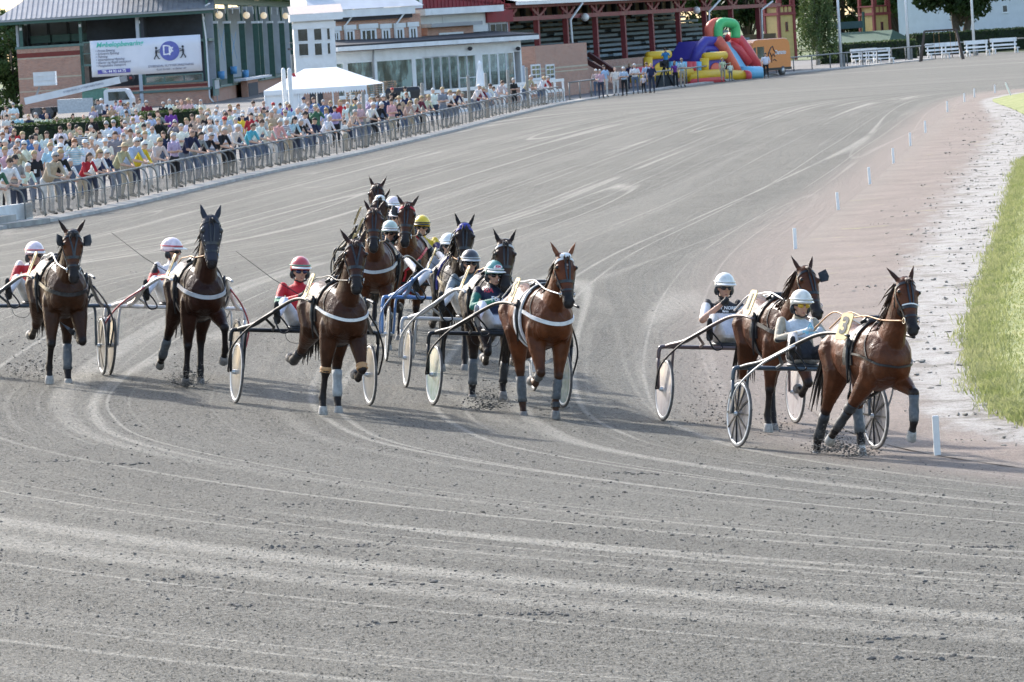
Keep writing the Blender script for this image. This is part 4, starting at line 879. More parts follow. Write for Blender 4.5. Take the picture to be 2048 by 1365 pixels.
FIELD=[
 C_(ax=(77,752),yaw=8.3,seed=1,label='dark bay horse wearing a black eye shield at the far left edge of the field',slabel='black sulky with dark spokes at the left edge of the picture',plabel='driver in red and white suit ducking behind the leftmost horse',
   coat=(.115,.048,.021),face=(.13,.055,.024),num='9',legs={'FR':(14,-16,10,-.04),'FL':(28,-88,-120,.05),'RL':(-2,10,25),'RR':(-50,-66,-100)},neck=52,head=-72,nlen=.76,ear=38,blink={-1:M_LEATHER,1:M_LEATHER},boots={'RL':[bt(M_BOOTG)]},pale=('FR','RL','RR'),over=2,disc=D_GREY,spokes=6,tube=M_NAVYT,rein=M_WHITEP,reinr=.010,poll=M_LEATHER,
   top=(.50,.035,.045),leg=(.72,.71,.70),helmet=H_PINKW,lean=.06,joints=dict(head=(-.20,-.03,1.54),neck=(-.30,-.02,1.47)),hdir=(1,.15,0),paint=[(-.7,-.22,-.4,.4,1.41,1.6,(.70,.68,.68))],trim=M_RED),
 C_(ax=(347,754),yaw=8.6,seed=2,label='dark brown horse with a black hood over its raised head',slabel='white sulky with pink stripes behind the hooded horse',plabel='driver in white and red suit looking sideways beside the hooded horse',
   coat=(.075,.026,.013),hood=1,num='8',legs={'FR':(-4,-10,-20),'FL':(64,-24,-40,.12),'RL':(-16,6,20),'RR':(-34,-34,-60,-.14)},neck=66,head=-70,nlen=.88,ear=20,boots={'RR':[bt(M_BOOTG,.2,.95)],'FR':[]},collar=M_GREYB,collw=.05,disc=D_GREY,tube=M_WHITEP,tube2=M_WHITEP,stay=M_REDP,arch=1,rim=M_TYRE,
   top=(.70,.69,.69),sleeve=(.50,.03,.03),leg=(.74,.74,.76),helmet=H_PINKW,hdir=(.55,.85,0),trim=M_RED,paint=[(-.6,0,-.5,-.20,1.33,1.45,(.02,.02,.02))],lean=.04,joints=dict(head=(-.31,-.02,1.61)),whip=1),
 C_(ax=(605,811),yaw=11.6,seed=3,label='glossy dark bay horse with white breast strap and tan knee straps',slabel='black sulky with pale disc wheels behind the horse with tan knee straps',plabel='driver in red jersey with red and green striped helmet and blue glasses',
   coat=(.13,.050,.022),face=(.085,.034,.019),num='6',legs=dict(LEG_S,FL=(30,-66,-110,.06)),neck=60,head=-64,nlen=.84,hyaw=-4,ear=22,earb={-1:.25},collar=M_WHITE,collw=.035,boots={'FR':[(M_TAN,.86,1.0,'k')],'FL':[(M_TAN,.86,1.02,'k')],'RL':[bt(M_BOOTW)],'RR':[bt(M_BOOTK,.2,.95)]},pale=('FR','RL'),mane=-1,hairb=1,manel=1.2,over=2,disc=D_GREY,rim=M_RIM,rein=M_LEATHER,
   top=(.50,.022,.03),leg=(.76,.76,.80),helmet=H_REDH,trim=mat('green_trim',(.10,.30,.2),.5),gog=G_BLUE,paint=[(-.3,.0,-.6,-.22,1.21,1.29,(.03,.20,.12)),(-.3,.0,-.6,-.22,1.29,1.305,(.7,.7,.7))],whip=1),
 C_(ax=(996,815),yaw=15,seed=4,label='bright chestnut bay horse with white star and white browband',slabel='black sulky with green tinted wheels behind the chestnut bay horse',plabel='driver in navy and green suit with teal helmet beside the chestnut horse',
   coat=(.30,.102,.036),points=(.05,.022,.012),face=(.19,.068,.027),earc=(.2,.07,.03),blaze=1,num='5',legs=mirror(dict(LEG_S,FL=(26,-62,-105,.05),RL=(2,8,25,.10),FR=(6,0,10,-.08))),neck=54,head=-68,nlen=.78,hyaw=4,ear=32,collar=M_WHITE,collw=.045,fleece=1,poll=M_WHITE,brow=M_WHITE,boots={'FL':[bt(M_BOOTG,.0,.9),(M_BOOTK,.05,.6,'p')],'FR':[bt(M_BOOTG,.05,.5)],'RR':[bt(M_BOOTG,.15,.95)]},hairb=1,disc=D_GREEN,rim=M_RIM,tube2=M_BLACKP,rein=M_WHITEP,reinr=.009,
   top=(.016,.02,.045),sleeve=(.03,.17,.13),leg=(.78,.78,.82),helmet=H_TEAL,shoe=(.45,.45,.45),badge=('KIA',M_WHITE,TX_R),texts=[('KIA',.075,TX_R,(-.25,-.10,1.42),(.8,-.3,1.42),(1,-.22,.25)),('Föra',.085,TX_W,(-.25,-.03,1.33),(.8,-.2,1.35),(1,-.22,.25))],lean=.03),
 C_(ax=(1458,846),yaw=16.5,seed=5,plyaw=6,label='bay horse wearing one square black blinker, second from the right',slabel='plum sulky with pink edged white wheels behind the bay horse in a square blinker',plabel='driver in black and white suit with white helmet and mirrored glasses',
   coat=(.215,.080,.035),num='1',legs=dict(LEG_S,RR=(-22,-30,-60),FR=(-6,-8,20)),neck=48,head=-58,nlen=.82,hyaw=14,nyaw=0,ear=26,blink={1:M_LEATHER},boots={'RR':[bt(M_BOOTK,.0,.98)]},mane=-1,manel=1.2,hairb=1,socks={},pale=('FR',),disc=D_PINK,rim=M_RIM,tube=M_BROWNT,stay=M_BLACKP,rein=M_WHITEP,reinr=.012,
   top=(.025,.022,.024),sleeve=(.72,.71,.72),leg=(.62,.58,.55),long=False,helmet=H_WHITE,gog=mat('mirror_goggle',(.05,.05,.055),.05,.6),paint=[(-.7,.2,-.3,.3,1.06,1.31,(.70,.68,.70))],texts=[('DAT NORD',.055,TX_W,(-.25,-.02,1.37),(.8,-.3,1.38),(1,-.25,.25)),('farm',.04,TX_W,(-.25,-.02,1.33),(.8,-.3,1.33),(1,-.25,.25))],joints=dict(elR=(-.07,-.36,1.23),wrR=(.03,-.16,1.43))),
 C_(ax=(1613,899),yaw=21.5,seed=6,lift=-.09,plyaw=16,label='leading bay horse number 3 with its left foreleg raised high',slabel='slate sulky with smoky spoked wheels behind the leading horse',plabel='driver in beige suit with cream helmet and amber goggles behind the leading horse',
   coat=(.25,.090,.037),num='3',legs={'FL':(72,2,-20,.02),'FR':(-36,-40,-55,-.24),'RL':(-34,18,20,.05),'RR':(-26,-24,-10,-.08)},neck=60,head=-62,nlen=.82,hyaw=0,hroll=-4,ear=20,earb={-1:.55},collz=1.12,collw=.022,boots={'FL':[(M_BOOTG,.05,.98,'c')],'FR':[(M_BOOTK,.8,1.02,'k'),bt(M_BOOTK,.05,.9)],'RR':[bt(M_BOOTK,.1,.95)],'RL':[bt(M_BOOTG,-.1,.75)]},socks={'RL':(.6,.58,.55)},pale=('FL','FR','RR'),nosewhite=1,mane=-1,hairb=1,manel=1.1,disc=D_DARK,spokes=12,rim=M_RIM,tube=M_NAVYT,tube2=M_BLACKP,stay=M_SILV,rein=M_TAN,reinr=.009,
   top=(.36,.315,.24),sleeve=(.36,.315,.24),leg=(.60,.56,.53),helmet=H_CREAM,gog=G_AMBER,peak=H_CREAM,paint=[(-.7,.2,-.17,.17,1.25,1.45,(.52,.56,.60)),(-.2,.5,-.7,.7,1.0,1.22,(.03,.03,.035))],texts=[('A',.10,TX_B,(-.2,0,1.38),(.8,-.2,1.40),(1,-.25,.25)),('Pilgrimm',.045,TX_B,(-.2,0,1.31),(.8,-.2,1.33),(1,-.25,.25))],lean=.05,joints=dict(head=(-.31,0,1.60),neck=(-.38,0,1.49))),
 C_(ax=(940,780),yaw=7.5,seed=7,label='dark brown horse with beaded browband behind the driver in the teal helmet',slabel='grey sulky second row between blue sulky and chestnut horse',plabel='driver with black and grey helmet and dark glasses in the grey sulky',
   coat=(.055,.030,.020),face=(.075,.045,.032),num='4',legs=mirror(dict(LEG_S,RL=(4,0,10))),neck=56,head=-70,nlen=.80,ear=26,brow=M_GREYB,boots={'RR':[bt(M_BOOTG)],'FL':[bt(M_BOOTK)]},disc=D_GREY,tube=M_GREYT,arch=0,voxel=.015,
   top=(.10,.13,.15),sleeve=(.22,.25,.27),leg=(.68,.66,.64),helmet=H_GREY,trim=M_GREYB,peak=M_GREYB,whip=1),
 C_(ax=(893,728),yaw=3.5,seed=8,label='nearly black horse with blue browband and mane flying sideways',slabel='bright blue sulky in the second row',plabel='driver in white helmet hidden behind the horse with blue browband',
   coat=(.032,.020,.015),face=(.04,.026,.02),num='2',legs=LEG_S,neck=56,head=-68,nlen=.80,ear=22,brow=M_BLUEP,poll=M_BLUEP,pad=M_BLUEP,mane=-1,manel=1.7,blow=.4,disc=D_GREY,tube=M_BLUET,arch=1,voxel=.015,
   top=(.25,.25,.27),leg=(.72,.70,.70),helmet=H_WHITE),
 C_(ax=(833,672),yaw=-4.5,seed=9,label='bright bay horse in a red breast collar and red browband',slabel='black sulky behind the horse in the red collar',plabel='driver with yellow helmet peering past the horse in the red collar',
   coat=(.20,.078,.030),face=(.12,.05,.022),num='7',legs=mirror(LEG_S),neck=60,head=-68,nlen=.80,ear=38,earc=(.04,.025,.02),collar=M_RED,vcollar=1,brow=M_RED,blink={-1:M_LEATHER},disc=D_GREY,voxel=.015,
   top=(.60,.42,.03),sleeve=(.06,.04,.12),leg=(.7,.68,.68),helmet=H_YEL,trim=M_LEATHER,peak=M_LEATHER),
 C_(ax=(768,690),yaw=-4.5,seed=10,label='bay horse half hidden directly behind the horse with tan knee straps',slabel='dark sulky behind the half hidden bay horse',plabel='driver with pale green helmet right of the half hidden bay horse',
   coat=(.17,.062,.026),num='10',legs=LEG_S,neck=55,head=-62,nlen=.84,hyaw=6,ear=30,mane=-1,hairb=1,manel=1.2,disc=D_GREY,voxel=.015,collar=M_GREYB,
   top=(.10,.20,.16),leg=(.7,.68,.68),helmet=H_PGREEN),
 C_(ax=(783,645),yaw=-5,seed=11,label='bay horse with white headpiece in the back row',slabel='dark sulky behind the horse with the white headpiece',plabel='driver with pink and white helmet in the back row',
   coat=(.10,.045,.022),num='11',legs=mirror(LEG_S),neck=54,head=-64,nlen=.82,ear=26,poll=M_WHITE,brow=M_WHITE,disc=D_GREY,voxel=.017,
   top=(.65,.62,.62),leg=(.7,.68,.68),helmet=H_PINKW),
 C_(ax=(776,612),yaw=-5,seed=12,label='rearmost bay horse of the field with pricked ears',slabel='dark sulky at the very back of the field',plabel='driver in dark suit at the very back of the field',
   coat=(.14,.055,.026),num='12',legs=LEG_S,neck=55,head=-66,nlen=.84,ear=26,disc=D_GREY,voxel=.017,
   top=(.06,.06,.08),leg=(.6,.6,.6),helmet=H_PINKW)]
def frame_at(px,yaw):
    o=G(*px);hd=R(yaw)-math.atan2(o.x,o.y)          # heading measured from -Y towards +X
    f=V((math.sin(hd),-math.cos(hd),0));e=.6
    n=V((-(gz(o.x+e,o.y)-gz(o.x-e,o.y))/(2*e),-(gz(o.x,o.y+e)-gz(o.x,o.y-e))/(2*e),1)).normalized()
    f=(f-n*f.dot(n)).normalized();l=n.cross(f)
    return Matrix(((f.x,l.x,n.x,o.x),(f.y,l.y,n.y,o.y),(f.z,l.z,n.z,o.z+.008),(0,0,0,1)))
SPRAY=[]
for c in FIELD:
    A=frame_at(c['ax'],c['yaw']);Hm=A@Matrix.Translation((1.80,0,.0))
    p=Hm.translation
    Hm.translation=V((p.x,p.y,gz(p.x,p.y)+.008+c.get('hover',.02)))
    make_horse(Hm,c);make_sulky(A,c);make_driver(A,c)
    if c.get('whip'):
        mb=MB();mb.tube([(.08,-.12,1.36),(.0,-.42,1.53),(-.2,-.85,1.85)],[.006,.004,.0025],5);wo=mb.obj('whip',M_BLACKP);wo.matrix_world=A;tag(wo,'thin long whip held by the '+c['plabel'].split(' beside')[0].split(' with')[0].split(' looking')[0],'whip','driving whips')
    SPRAY.append((Hm,c))
def spray():
    for (Hm,c),(lx,ly,n,sp) in [((SPRAY[1]),(.35,-.16,900,.30)),((SPRAY[3]),(-.95,-.35,800,.34)),((SPRAY[5]),(-.65,-.15,800,.28)),((SPRAY[5]),(.15,-.16,500,.24)),((SPRAY[0]),(-.9,-.2,520,.55)),((SPRAY[4]),(-.9,-.45,420,.6)),((SPRAY[4]),(.0,.1,120,.2))]:
        o=Hm@V((lx,ly,0));P=np.stack([o.x+rng.normal(0,sp*.42,n),o.y+rng.normal(0,sp*.42,n),o.z+.01+np.abs(rng.normal(0,sp*.62,n))*rng.random(n)**.6],1)
        s=clod_mesh(P,.0035+.011*rng.random(n)**3.,'dirt_spray',M_CLOD)
spray()
# ================================================================ RAILS, POSTS
def proj(p):
    v=V(p)-CP;w=v.dot(_fw);return 1024+FPX*v.dot(_cr)/w,682.5-FPX*v.dot(_cu)/w,FPX/w
FL=resamp(FENCE,4000);FLX=np.array([proj((p[0],p[1],0))[0] for p in FL]);FLS=np.concatenate([[0],np.cumsum(np.hypot(*np.diff(FL,axis=0).T))])
def fence_s(px): return float(np.interp(px,FLX,FLS))
def fence_pt(s):
    p=V((float(np.interp(s,FLS,FL[:,0])),float(np.interp(s,FLS,FL[:,1])),0));q=V((float(np.interp(s+.5,FLS,FL[:,0])),float(np.interp(s+.5,FLS,FL[:,1])),0));t=(q-p).normalized();return p,t,V((-t.y,t.x,0))
M_GALV=mat('galvanised_steel',(.20,.20,.19),.6,.3,var=.15,scale=3)
M_DUST,_t=newmat('dusty_clear_panel',.5,0,.3)
_co=_t.n('TexCoord').outputs['Object'];_n=_t.noise(_co,2.5,4,.7);_t.l(_t.mixc(_n,(.22,.185,.15),(.33,.29,.25)),_t.b.inputs['Base Color']);_t.l(_t.ss(_n,.3,.7,.22,.5),_t.b.inputs['Alpha'])
def crowd_fence():
    s0,s1=fence_s(52),fence_s(1128);n=86;st=(s1-s0)/n;p0,_,_=fence_pt(s0)
    r=empty('crowd_railing',p0,0,'long grey steel railing with bent posts in front of the crowd','railing')
    mb=MB();mb.tube([V(p) for p in spline([(0,0,.15),(0,0,.5),(0,.01,.78),(0,.09,.98),(0,.24,1.07),(0,.34,1.08)],3)],.027,7);pm=mb.mesh('post',M_GALV,True)
    pn=MB().box((0,-.006,.2),(1,.006,.66)).mesh('panel',M_DUST)
    top=[];mid=[]
    for i in range(n+1):
        p,t,o=fence_pt(s0+i*st);a=math.atan2(t.y,t.x);inst(pm,'post',r,p-p0,(0,0,a));top.append(p-p0+o*.34+V((0,0,1.08)));mid.append(p-p0+V((0,0,.70)))
        if i<n: q=inst(pn,'panel',r,p-p0+o*.01,(0,0,a),(st,1,1))
    MB().tube(top,.036,8).obj('top_rail',M_GALV,r,True);MB().tube(mid,.016,6).obj('mid_rail',M_GALV,r,True)
crowd_fence()
def far_fence():
    s0,s1=fence_s(1140),fence_s(2250);n=34;st=(s1-s0)/n;p0,_,_=fence_pt(s0)
    r=empty('track_rail',p0,0,'plain grey post and rail fence around the far bend','railing');pm=MB().tube([(0,0,0),(0,0,1.25)],.045,8).mesh('post',M_GALV,True);top=[]
    for i in range(n+1):
        p,t,o=fence_pt(s0+i*st);inst(pm,'post',r,p-p0);top.append(p-p0+V((0,0,1.27)))
    MB().tube(top,.055,8).obj('top_rail',M_GALV,r,True)
far_fence()
M_POSTW=mat('white_plastic_post',(.80,.80,.78),.5,var=.05,dirt=((.45,.43,.4),3,.4))
for i,(x,y,hh,ang) in enumerate([(1875,914,.46,0),(1591,500,.46,0),(1677,422,.46,-.04),(1740,370,.50,-.03),(1787,328,.5,0),(1821,293,.48,0),(1851,267,.48,0),(1895,225,.5,0),(1929,205,.45,0),(1949,195,.45,0),(1990,187,.45,0),(2024,197,.85,-.35),(1918,212,.3,0)][:12]):
    p=G0(x,y);mb=MB();mb.rings([[(sx*k,sy*k,z) for sx,sy in((-.036,-.03),(.036,-.03),(.036,.03),(-.036,.03))] for k,z in((1,0),(1,hh-.01),(.8,hh))])
    o=mb.obj('marker_post',M_POSTW,None,False,(p.x,p.y,.0),(0,ang,0))
    tag(o,['white marker post nearest the camera beside the leading horse','white marker post behind the horse with the square blinker','third white marker post from the camera on the pink verge','fourth white marker post from the camera on the pink verge','fifth white marker post from the camera on the pink verge','sixth white marker post from the camera on the pink verge','seventh white marker post from the camera','white marker post where the verge begins to curve','first white post of the close far group','second white post of the close far group','white post at the far tip of the infield grass','tall leaning white post on the far infield grass'][i],'marker post','white posts along the inside of the track')
M_WOODG=mat('weathered_post_wood',(.30,.28,.25),.85,var=.2,scale=8,bump=.3)
for i,(x,top) in enumerate([(763,205),(878,190),(967,172),(1001,163),(1044,152),(1080,150)]):
    p,t,o=fence_pt(fence_s(x));p=p+o*.7;_,_,pp=proj(p);hh=2.5
    mb=MB();mb.rings([[(.09*k*math.cos(a),.09*k*math.sin(a),z) for a in [2*math.pi*q/10 for q in range(10)]] for k,z in((1,0),(.92,hh),(.6,hh+.06))])
    tag(mb.obj('timber_post',M_WOODG,None,True,p),['thick grey timber post in the crowd, nearest of the tall posts','grey timber post second from the left among the tall posts','grey timber post third from the left among the tall posts','grey timber post fourth from the left among the tall posts','grey timber post fifth from the left among the tall posts','grey timber post farthest right at the end of the crowd rail'][i],'post','tall timber posts behind the railing')
def white_wall():
    p=G0(52,447);q=G0(-60,462);d=(q-p);a=math.atan2(d.y,d.x);r=empty('ramp_wall',p,a,'low white plastered wall with concrete steps at the left edge','wall');L=d.length
    m=mat('white_plaster',(.66,.67,.66),.8,var=.06,scale=2,dirt=((.45,.43,.4),1.5,.4));MB().box((0,-.02,0),(L,.25,.62)).obj('wall',m,r)
    for k in range(2): MB().box((L*.25+k*1.4,.27,0),(L,.75+.5*(1-k),.16+.2*k)).obj('step',M_CONC,r)
    mb=MB();mb.tube([(0,-.1,1.12),(L*.5,-.1,1.12),(L,-.1,1.12)],.045,8);mb.obj('handrail',M_GALV,r,True)
white_wall()
# ================================================================ CROWD
def mat_crowd():
    m,t=newmat('crowd_clothes_and_skin',.75,0,.2);a=t.n('Attribute',attribute_name='Col');sx=t.n('SeparateColor');t.l(a.outputs['Color'],sx.inputs[0]);co=t.n('TexCoord').outputs['Object']
    def oa(n):
        x=t.n('Attribute',attribute_name=n);x.attribute_type='OBJECT';return x.outputs['Color']
    n=t.noise(co,11,3,.6);top=oa('top_colour');sz=t.n('SeparateXYZ');t.l(co,sz.inputs[0])
    st=t.n('Attribute',attribute_name='stripe');st.attribute_type='OBJECT'
    w=t.math('SINE',t.math('MULTIPLY',sz.outputs[2],95.));top=t.mixc(t.math('MULTIPLY',t.ss(w,-.1,.1),st.outputs['Fac']),top,(.7,.7,.7))
    c=t.mixc(sx.outputs[0],(.04,.035,.03),top);c=t.mixc(sx.outputs[1],c,oa('leg_colour'));c=t.mixc(sx.outputs[2],c,oa('skin_colour'))
    c=t.mixc(t.ss(n,.3,.7,.22,0),c,(.02,.02,.02));t.l(c,t.b.inputs['Base Color']);t.bump(t.noise(co,14,3),.3,.03);return m
M_CROWD=mat_crowd()
MASK=dict(top=(1,0,0),leg=(0,1,0),skin=(0,0,1),foot=(0,0,0))
def P_(**k):
    s=dict(hipL=(.10,0,.94),hipR=(-.10,0,.94),knL=(.11,-.01,.5),knR=(-.11,-.01,.5),anL=(.12,.0,.09),anR=(-.12,0,.09),toL=(.14,-.15,.045),toR=(-.14,-.15,.045),shL=(.185,.0,1.435),shR=(-.185,0,1.435),neck=(0,0,1.50),head=(0,-.02,1.635),elL=(.25,.03,1.16),elR=(-.25,.03,1.16),wrL=(.25,-.06,.92),wrR=(-.25,-.06,.92));s.update(k);return s
LEAN=dict(hipL=(.10,.22,.93),hipR=(-.10,.22,.93),knL=(.11,.15,.5),knR=(-.11,.2,.5),anL=(.12,.2,.09),anR=(-.12,.3,.09),toL=(.14,.05,.045),toR=(-.14,.15,.045),shL=(.19,-.10,1.37),shR=(-.19,-.10,1.37),neck=(0,-.13,1.43),head=(0,-.19,1.55),elL=(.26,-.22,1.06),elR=(-.26,-.22,1.06),wrL=(.08,-.40,.98),wrR=(-.08,-.38,.99))
POSES={'stand':(P_(),{}),'cross':(P_(elL=(.26,-.03,1.17),elR=(-.26,-.03,1.17),wrL=(-.03,-.22,1.19),wrR=(.03,-.2,1.16)),{}),'lean':(P_(**LEAN),{}),'photo':(P_(elL=(.25,-.17,1.28),elR=(-.25,-.17,1.28),wrL=(.06,-.28,1.52),wrR=(-.06,-.28,1.52)),dict(long=True)),
 'cup':(P_(elR=(-.26,.0,1.15),wrR=(-.17,-.25,1.15),hipL=(.11,0,.94)),{}),'wlean':(P_(**LEAN),dict(female=True)),'wstand':(P_(wrL=(.12,-.2,1.06),elL=(.23,-.02,1.16)),dict(female=True)),'stout':(P_(elL=(.29,.02,1.16),elR=(-.29,.02,1.16),wrL=(.22,-.2,1.05),wrR=(-.27,-.05,.92)),dict(build=1.28)),'slean':(P_(**LEAN),dict(build=1.22,long=True))}
PM={}
for nm,(j,kw) in POSES.items():
    kw=dict(kw);cl=dict(MASK);cl['long']=kw.pop('long',False);cl['curl']=.6
    me,hd,hf,hs=human(j,cl,.017,'person',M_CROWD,fingers=True,head_dir=V((0,-1,0)),smooth=3,k=30.,**kw);PM[nm]=(me,hd)
def hair_mesh(style,m):
    mb=MB();rr=random.Random(len(style))
    if style in('short','bob','long','bun'):
        rs=[]
        for i in range(8):
            t=-.15+i*(math.pi/2+.15)/7;rs.append([(.088*math.cos(t)*math.cos(a),.108*math.cos(t)*math.sin(a)+.008,.03+.112*math.sin(t)+(.05 if math.sin(a)<-.1 else -.03)*max(0,.5-i*.09)) for a in [2*math.pi*k/18 for k in range(18)]])
        mb.rings(rs)
        if style=='long': mb.rings([[(.085*k*math.cos(a),.035*k*math.sin(a)+.06+.02*i,.06-.09*i) for a in [2*math.pi*q/12 for q in range(12)]] for i,k in enumerate((1,1.05,1.1,1.0,.7))])
        if style=='bob': mb.rings([[(.092*k*math.cos(a),.05*k*math.sin(a)+.035,.06-.06*i) for a in [2*math.pi*q/12 for q in range(12)]] for i,k in enumerate((1,1.08,1.05,.8))])
        if style=='bun': mb.ell((0,.10,.09),.045,10,7)
    else:
        rs=[];R0=.094
        for i in range(7):
            t=i*(math.pi/2)/6;rs.append([((R0)*math.cos(t)*math.cos(a),(.114)*math.cos(t)*math.sin(a),.045+.10*math.sin(t)) for a in [2*math.pi*k/18 for k in range(18)]])
        mb.rings(rs)
        if style=='cap': mb.rings([[(.075*math.cos(a),-.08-y+.0*math.sin(a)-.05*math.sin(a)*k,z) for a in [math.pi*q/11 for q in range(12)]] for y,z,k in((.0,.045,.2),(.035,.04,1.2),(.035,.034,1.2),(.0,.036,.2))])
        if style=='hat': mb.rings([[(k*math.cos(a),k*1.08*math.sin(a),z) for a in [2*math.pi*q/18 for q in range(18)]] for k,z in((.09,.045),(.20,.03),(.20,.022),(.09,.035))])
    me=mb.mesh('hair',m,True);return recalc(me)
HCOL={'grey':(.42,.40,.38),'white':(.62,.60,.57),'blond':(.42,.30,.15),'brown':(.09,.05,.03),'dark':(.025,.02,.018),'ginger':(.25,.10,.04)}
CAPC={'white':(.7,.7,.68),'red':(.45,.03,.03),'navy':(.03,.04,.09),'straw':(.50,.38,.22),'green':(.08,.3,.2),'black':(.02,.02,.02),'beige':(.45,.4,.3)}
HM={}
def get_hair(style,colr):
    k=(style,colr)
    if k not in HM: HM[k]=hair_mesh(style,mat(('hat_' if style in('cap','hat') else 'hair_')+colr,(CAPC if style in('cap','hat') else HCOL)[colr],.7,var=.25,scale=40))
    return HM[k]
_g=MB()
for s in(1,-1): _g.ell((.036*s,-.088,.018),(.03,.016,.02),10,6)
_g.tube([(.08,.0,.02),(.07,-.07,.022),(0,-.1,.025),(-.07,-.07,.022),(-.08,0,.02)],.006,5)
GLAS=_g.mesh('sunglasses',mat('sunglass_lens',(.012,.012,.014),.15))
_c=MB();_c.rings([[(r*math.cos(a),r*math.sin(a),z) for a in [2*math.pi*q/10 for q in range(10)]] for r,z in((.03,0),(.04,.1))]);CUPM=_c.mesh('cup',mat('white_cup',(.75,.75,.73),.5))
TOPS=[('white',(.78,.77,.74),42),('cream',(.62,.58,.48),8),('black',(.018,.018,.02),13),('navy',(.02,.028,.07),12),('light blue',(.42,.55,.70),12),('blue',(.09,.19,.42),4),('grey',(.26,.26,.27),8),('pink',(.66,.42,.40),9),('red',(.48,.03,.04),4),('beige',(.46,.38,.27),9),('green',(.07,.17,.09),2),('purple',(.16,.05,.28),1),('turquoise',(.12,.42,.52),1),('maroon',(.17,.03,.05),3),('yellow',(.7,.52,.04),1),('lilac',(.46,.38,.52),2)]
LEGS=[((.04,.05,.08)),((.02,.02,.022)),((.42,.36,.27)),((.11,.14,.20)),((.62,.60,.57)),((.18,.2,.24))]
def crowd():
    rr=random.Random(21);spots=[]
    # front row along the rail
    x=8.
    while x<930:
        s=fence_s(x);p,t,o=fence_pt(s);ppm=proj(p)[2]
        dens=.84 if x<600 else (.8 if x<760 else .6)
        if rr.random()<dens: spots.append((p+o*(.80+rr.uniform(-.05,.1)),'rail'))
        x+=ppm*(.23+.10*rr.random())
    for x in(936,945,951,985,992,999,1006,1014,1057,1112,1119,1085,1030): 
        p,t,o=fence_pt(fence_s(x));spots.append((p+o*.8,'rail'))
    def ylim(x): return float(np.interp(x,[-20,120,200,300,400,480,560,650,800,920,1020],[300,292,300,300,296,280,275,280,262,246,238]))
    def yf(x): return float(np.interp(x,[0,60,150,250,350,500,700,900,1000,1130],[457,448,432,411,387,352,310,262,236,207]))
    acc=[proj(p) for p,_ in spots];tries=0;nacc=-1;aa=None
    while len(spots)<205 and tries<30000:
        tries+=1;x=rr.uniform(-15,830 if rr.random()<.93 else 900);a,b=ylim(x),yf(x)-8
        if b<=a: continue
        y=a+(b-a)*rr.random()**.72
        ppm=(y-(1024-x)*.06-55)/5.07
        if x<430 and y<345 and rr.random()<.5: continue
        if rr.random()<.9 and ((34<x<244 and 296<y<374) or (288<x<402 and 285<y<352)): continue
        if x>470 and y<ylim(x)+8 and rr.random()<.5: continue
        aa=np.array([q[:2] for q in acc]) if len(acc)!=nacc else aa;nacc=len(acc)
        if (((x-aa[:,0])/(.36*ppm))**2+((y-aa[:,1])/(.30*ppm))**2).min()>1:
            acc.append((x,y));p=G0(x,y);spots.append((p,'crowd'))
    for x in(188,197,207,216,226,233,243,252,262,274,286,300,329,340,352,358,366,378,388,408,20,33,12): spots.append((G0(x+rr.uniform(-3,3),272+rr.uniform(-9,9)-(x-200)*.02),'back'))
    for x,y,k in[(1195,197,'far'),(1203,199,'far'),(1211,196,'far'),(1233,193,'far'),(1262,180,'far'),(1272,190,'far'),(1288,189,'far'),(1296,188,'far'),(1305,188,'far'),(1352,176,'far'),(1366,176,'far'),(1393,160,'far'),(1447,165,'far'),(1462,164,'far'),(1533,158,'far'),(1531,152,'far'),(788,244,'far'),(814,240,'far'),(730,252,'far'),(1250,194,'far')]: spots.append((G0(x,y),k))
    used={};n=0;wts=[t[2] for t in TOPS]
    for p,kind in spots:
        x,y,ppm=proj(p);child=(kind=='far' and x>1285 and rr.random()<.4) or rr.random()<.03
        pose=rr.choice(['lean','lean','wlean','wlean','slean','cross']) if kind=='rail' else rr.choice(['stand','cross','cross','photo','cup','wstand','wstand','wstand','stout','cup'])
        tn,tc,_=rr.choices(TOPS,wts)[0];tc=tuple(min(.8,q*rr.uniform(.85,1.12)) for q in tc)
        woman=pose[0]=='w';me,hd=PM[pose];o=inst(me,'person',None,(p.x,p.y,.03))
        ang=math.atan2(0-p.x,-(70-p.y));yaw=-math.atan2(p.x-4,p.y-60)+rr.uniform(-.25,.35)
        if kind=='rail':
            _,t,off=fence_pt(fence_s(x));yaw=math.atan2(-off.y,-off.x)+math.pi/2-.55+rr.uniform(-.15,.15)
        sc=1.16*rr.uniform(.93,1.06)*(.93 if woman else 1)*(.7 if child else 1);o.rotation_euler=(0,0,yaw);o.scale=(sc*rr.uniform(.95,1.08),sc*rr.uniform(.95,1.08),sc)
        sk=rr.uniform(.8,1.12);o['top_colour']=[*tc,1.];lg=rr.choice(LEGS);o['leg_colour']=[*lg,1.];o['skin_colour']=[.66*sk,.41*sk,.30*sk,1.];stripe=rr.random()<.09;o['stripe']=1. if stripe else 0.
        hat=rr.random()<.11;hw=''
        if hat:
            st=rr.choice(['cap','cap','hat']);cc=rr.choice(['white','red','navy','black','beige'] if st=='cap' else ['straw','white','beige']);hw=f"{cc} {'cap' if st=='cap' else 'brimmed hat'}"
        else:
            st=rr.choice(['long','bob','bun','long']) if woman else rr.choices(['short','bald'],[.86,.14])[0];cc=rr.choices(['grey','white','blond','brown','dark','ginger'],[22,18,22,20,14,4])[0];hw=('bald head' if st=='bald' else f"{cc} {'hair' if st=='short' else {'long':'long hair','bob':'bobbed hair','bun':'hair in a bun'}[st]}")
        if st!='bald':
            h=inst(get_hair(st,cc),'hat' if hat else 'hair',o,hd)
        gl=rr.random()<.42
        if gl: inst(GLAS,'sunglasses',o,hd)
        if pose=='cup': inst(CUPM,'cup',o,(-.15,-.36,1.13))
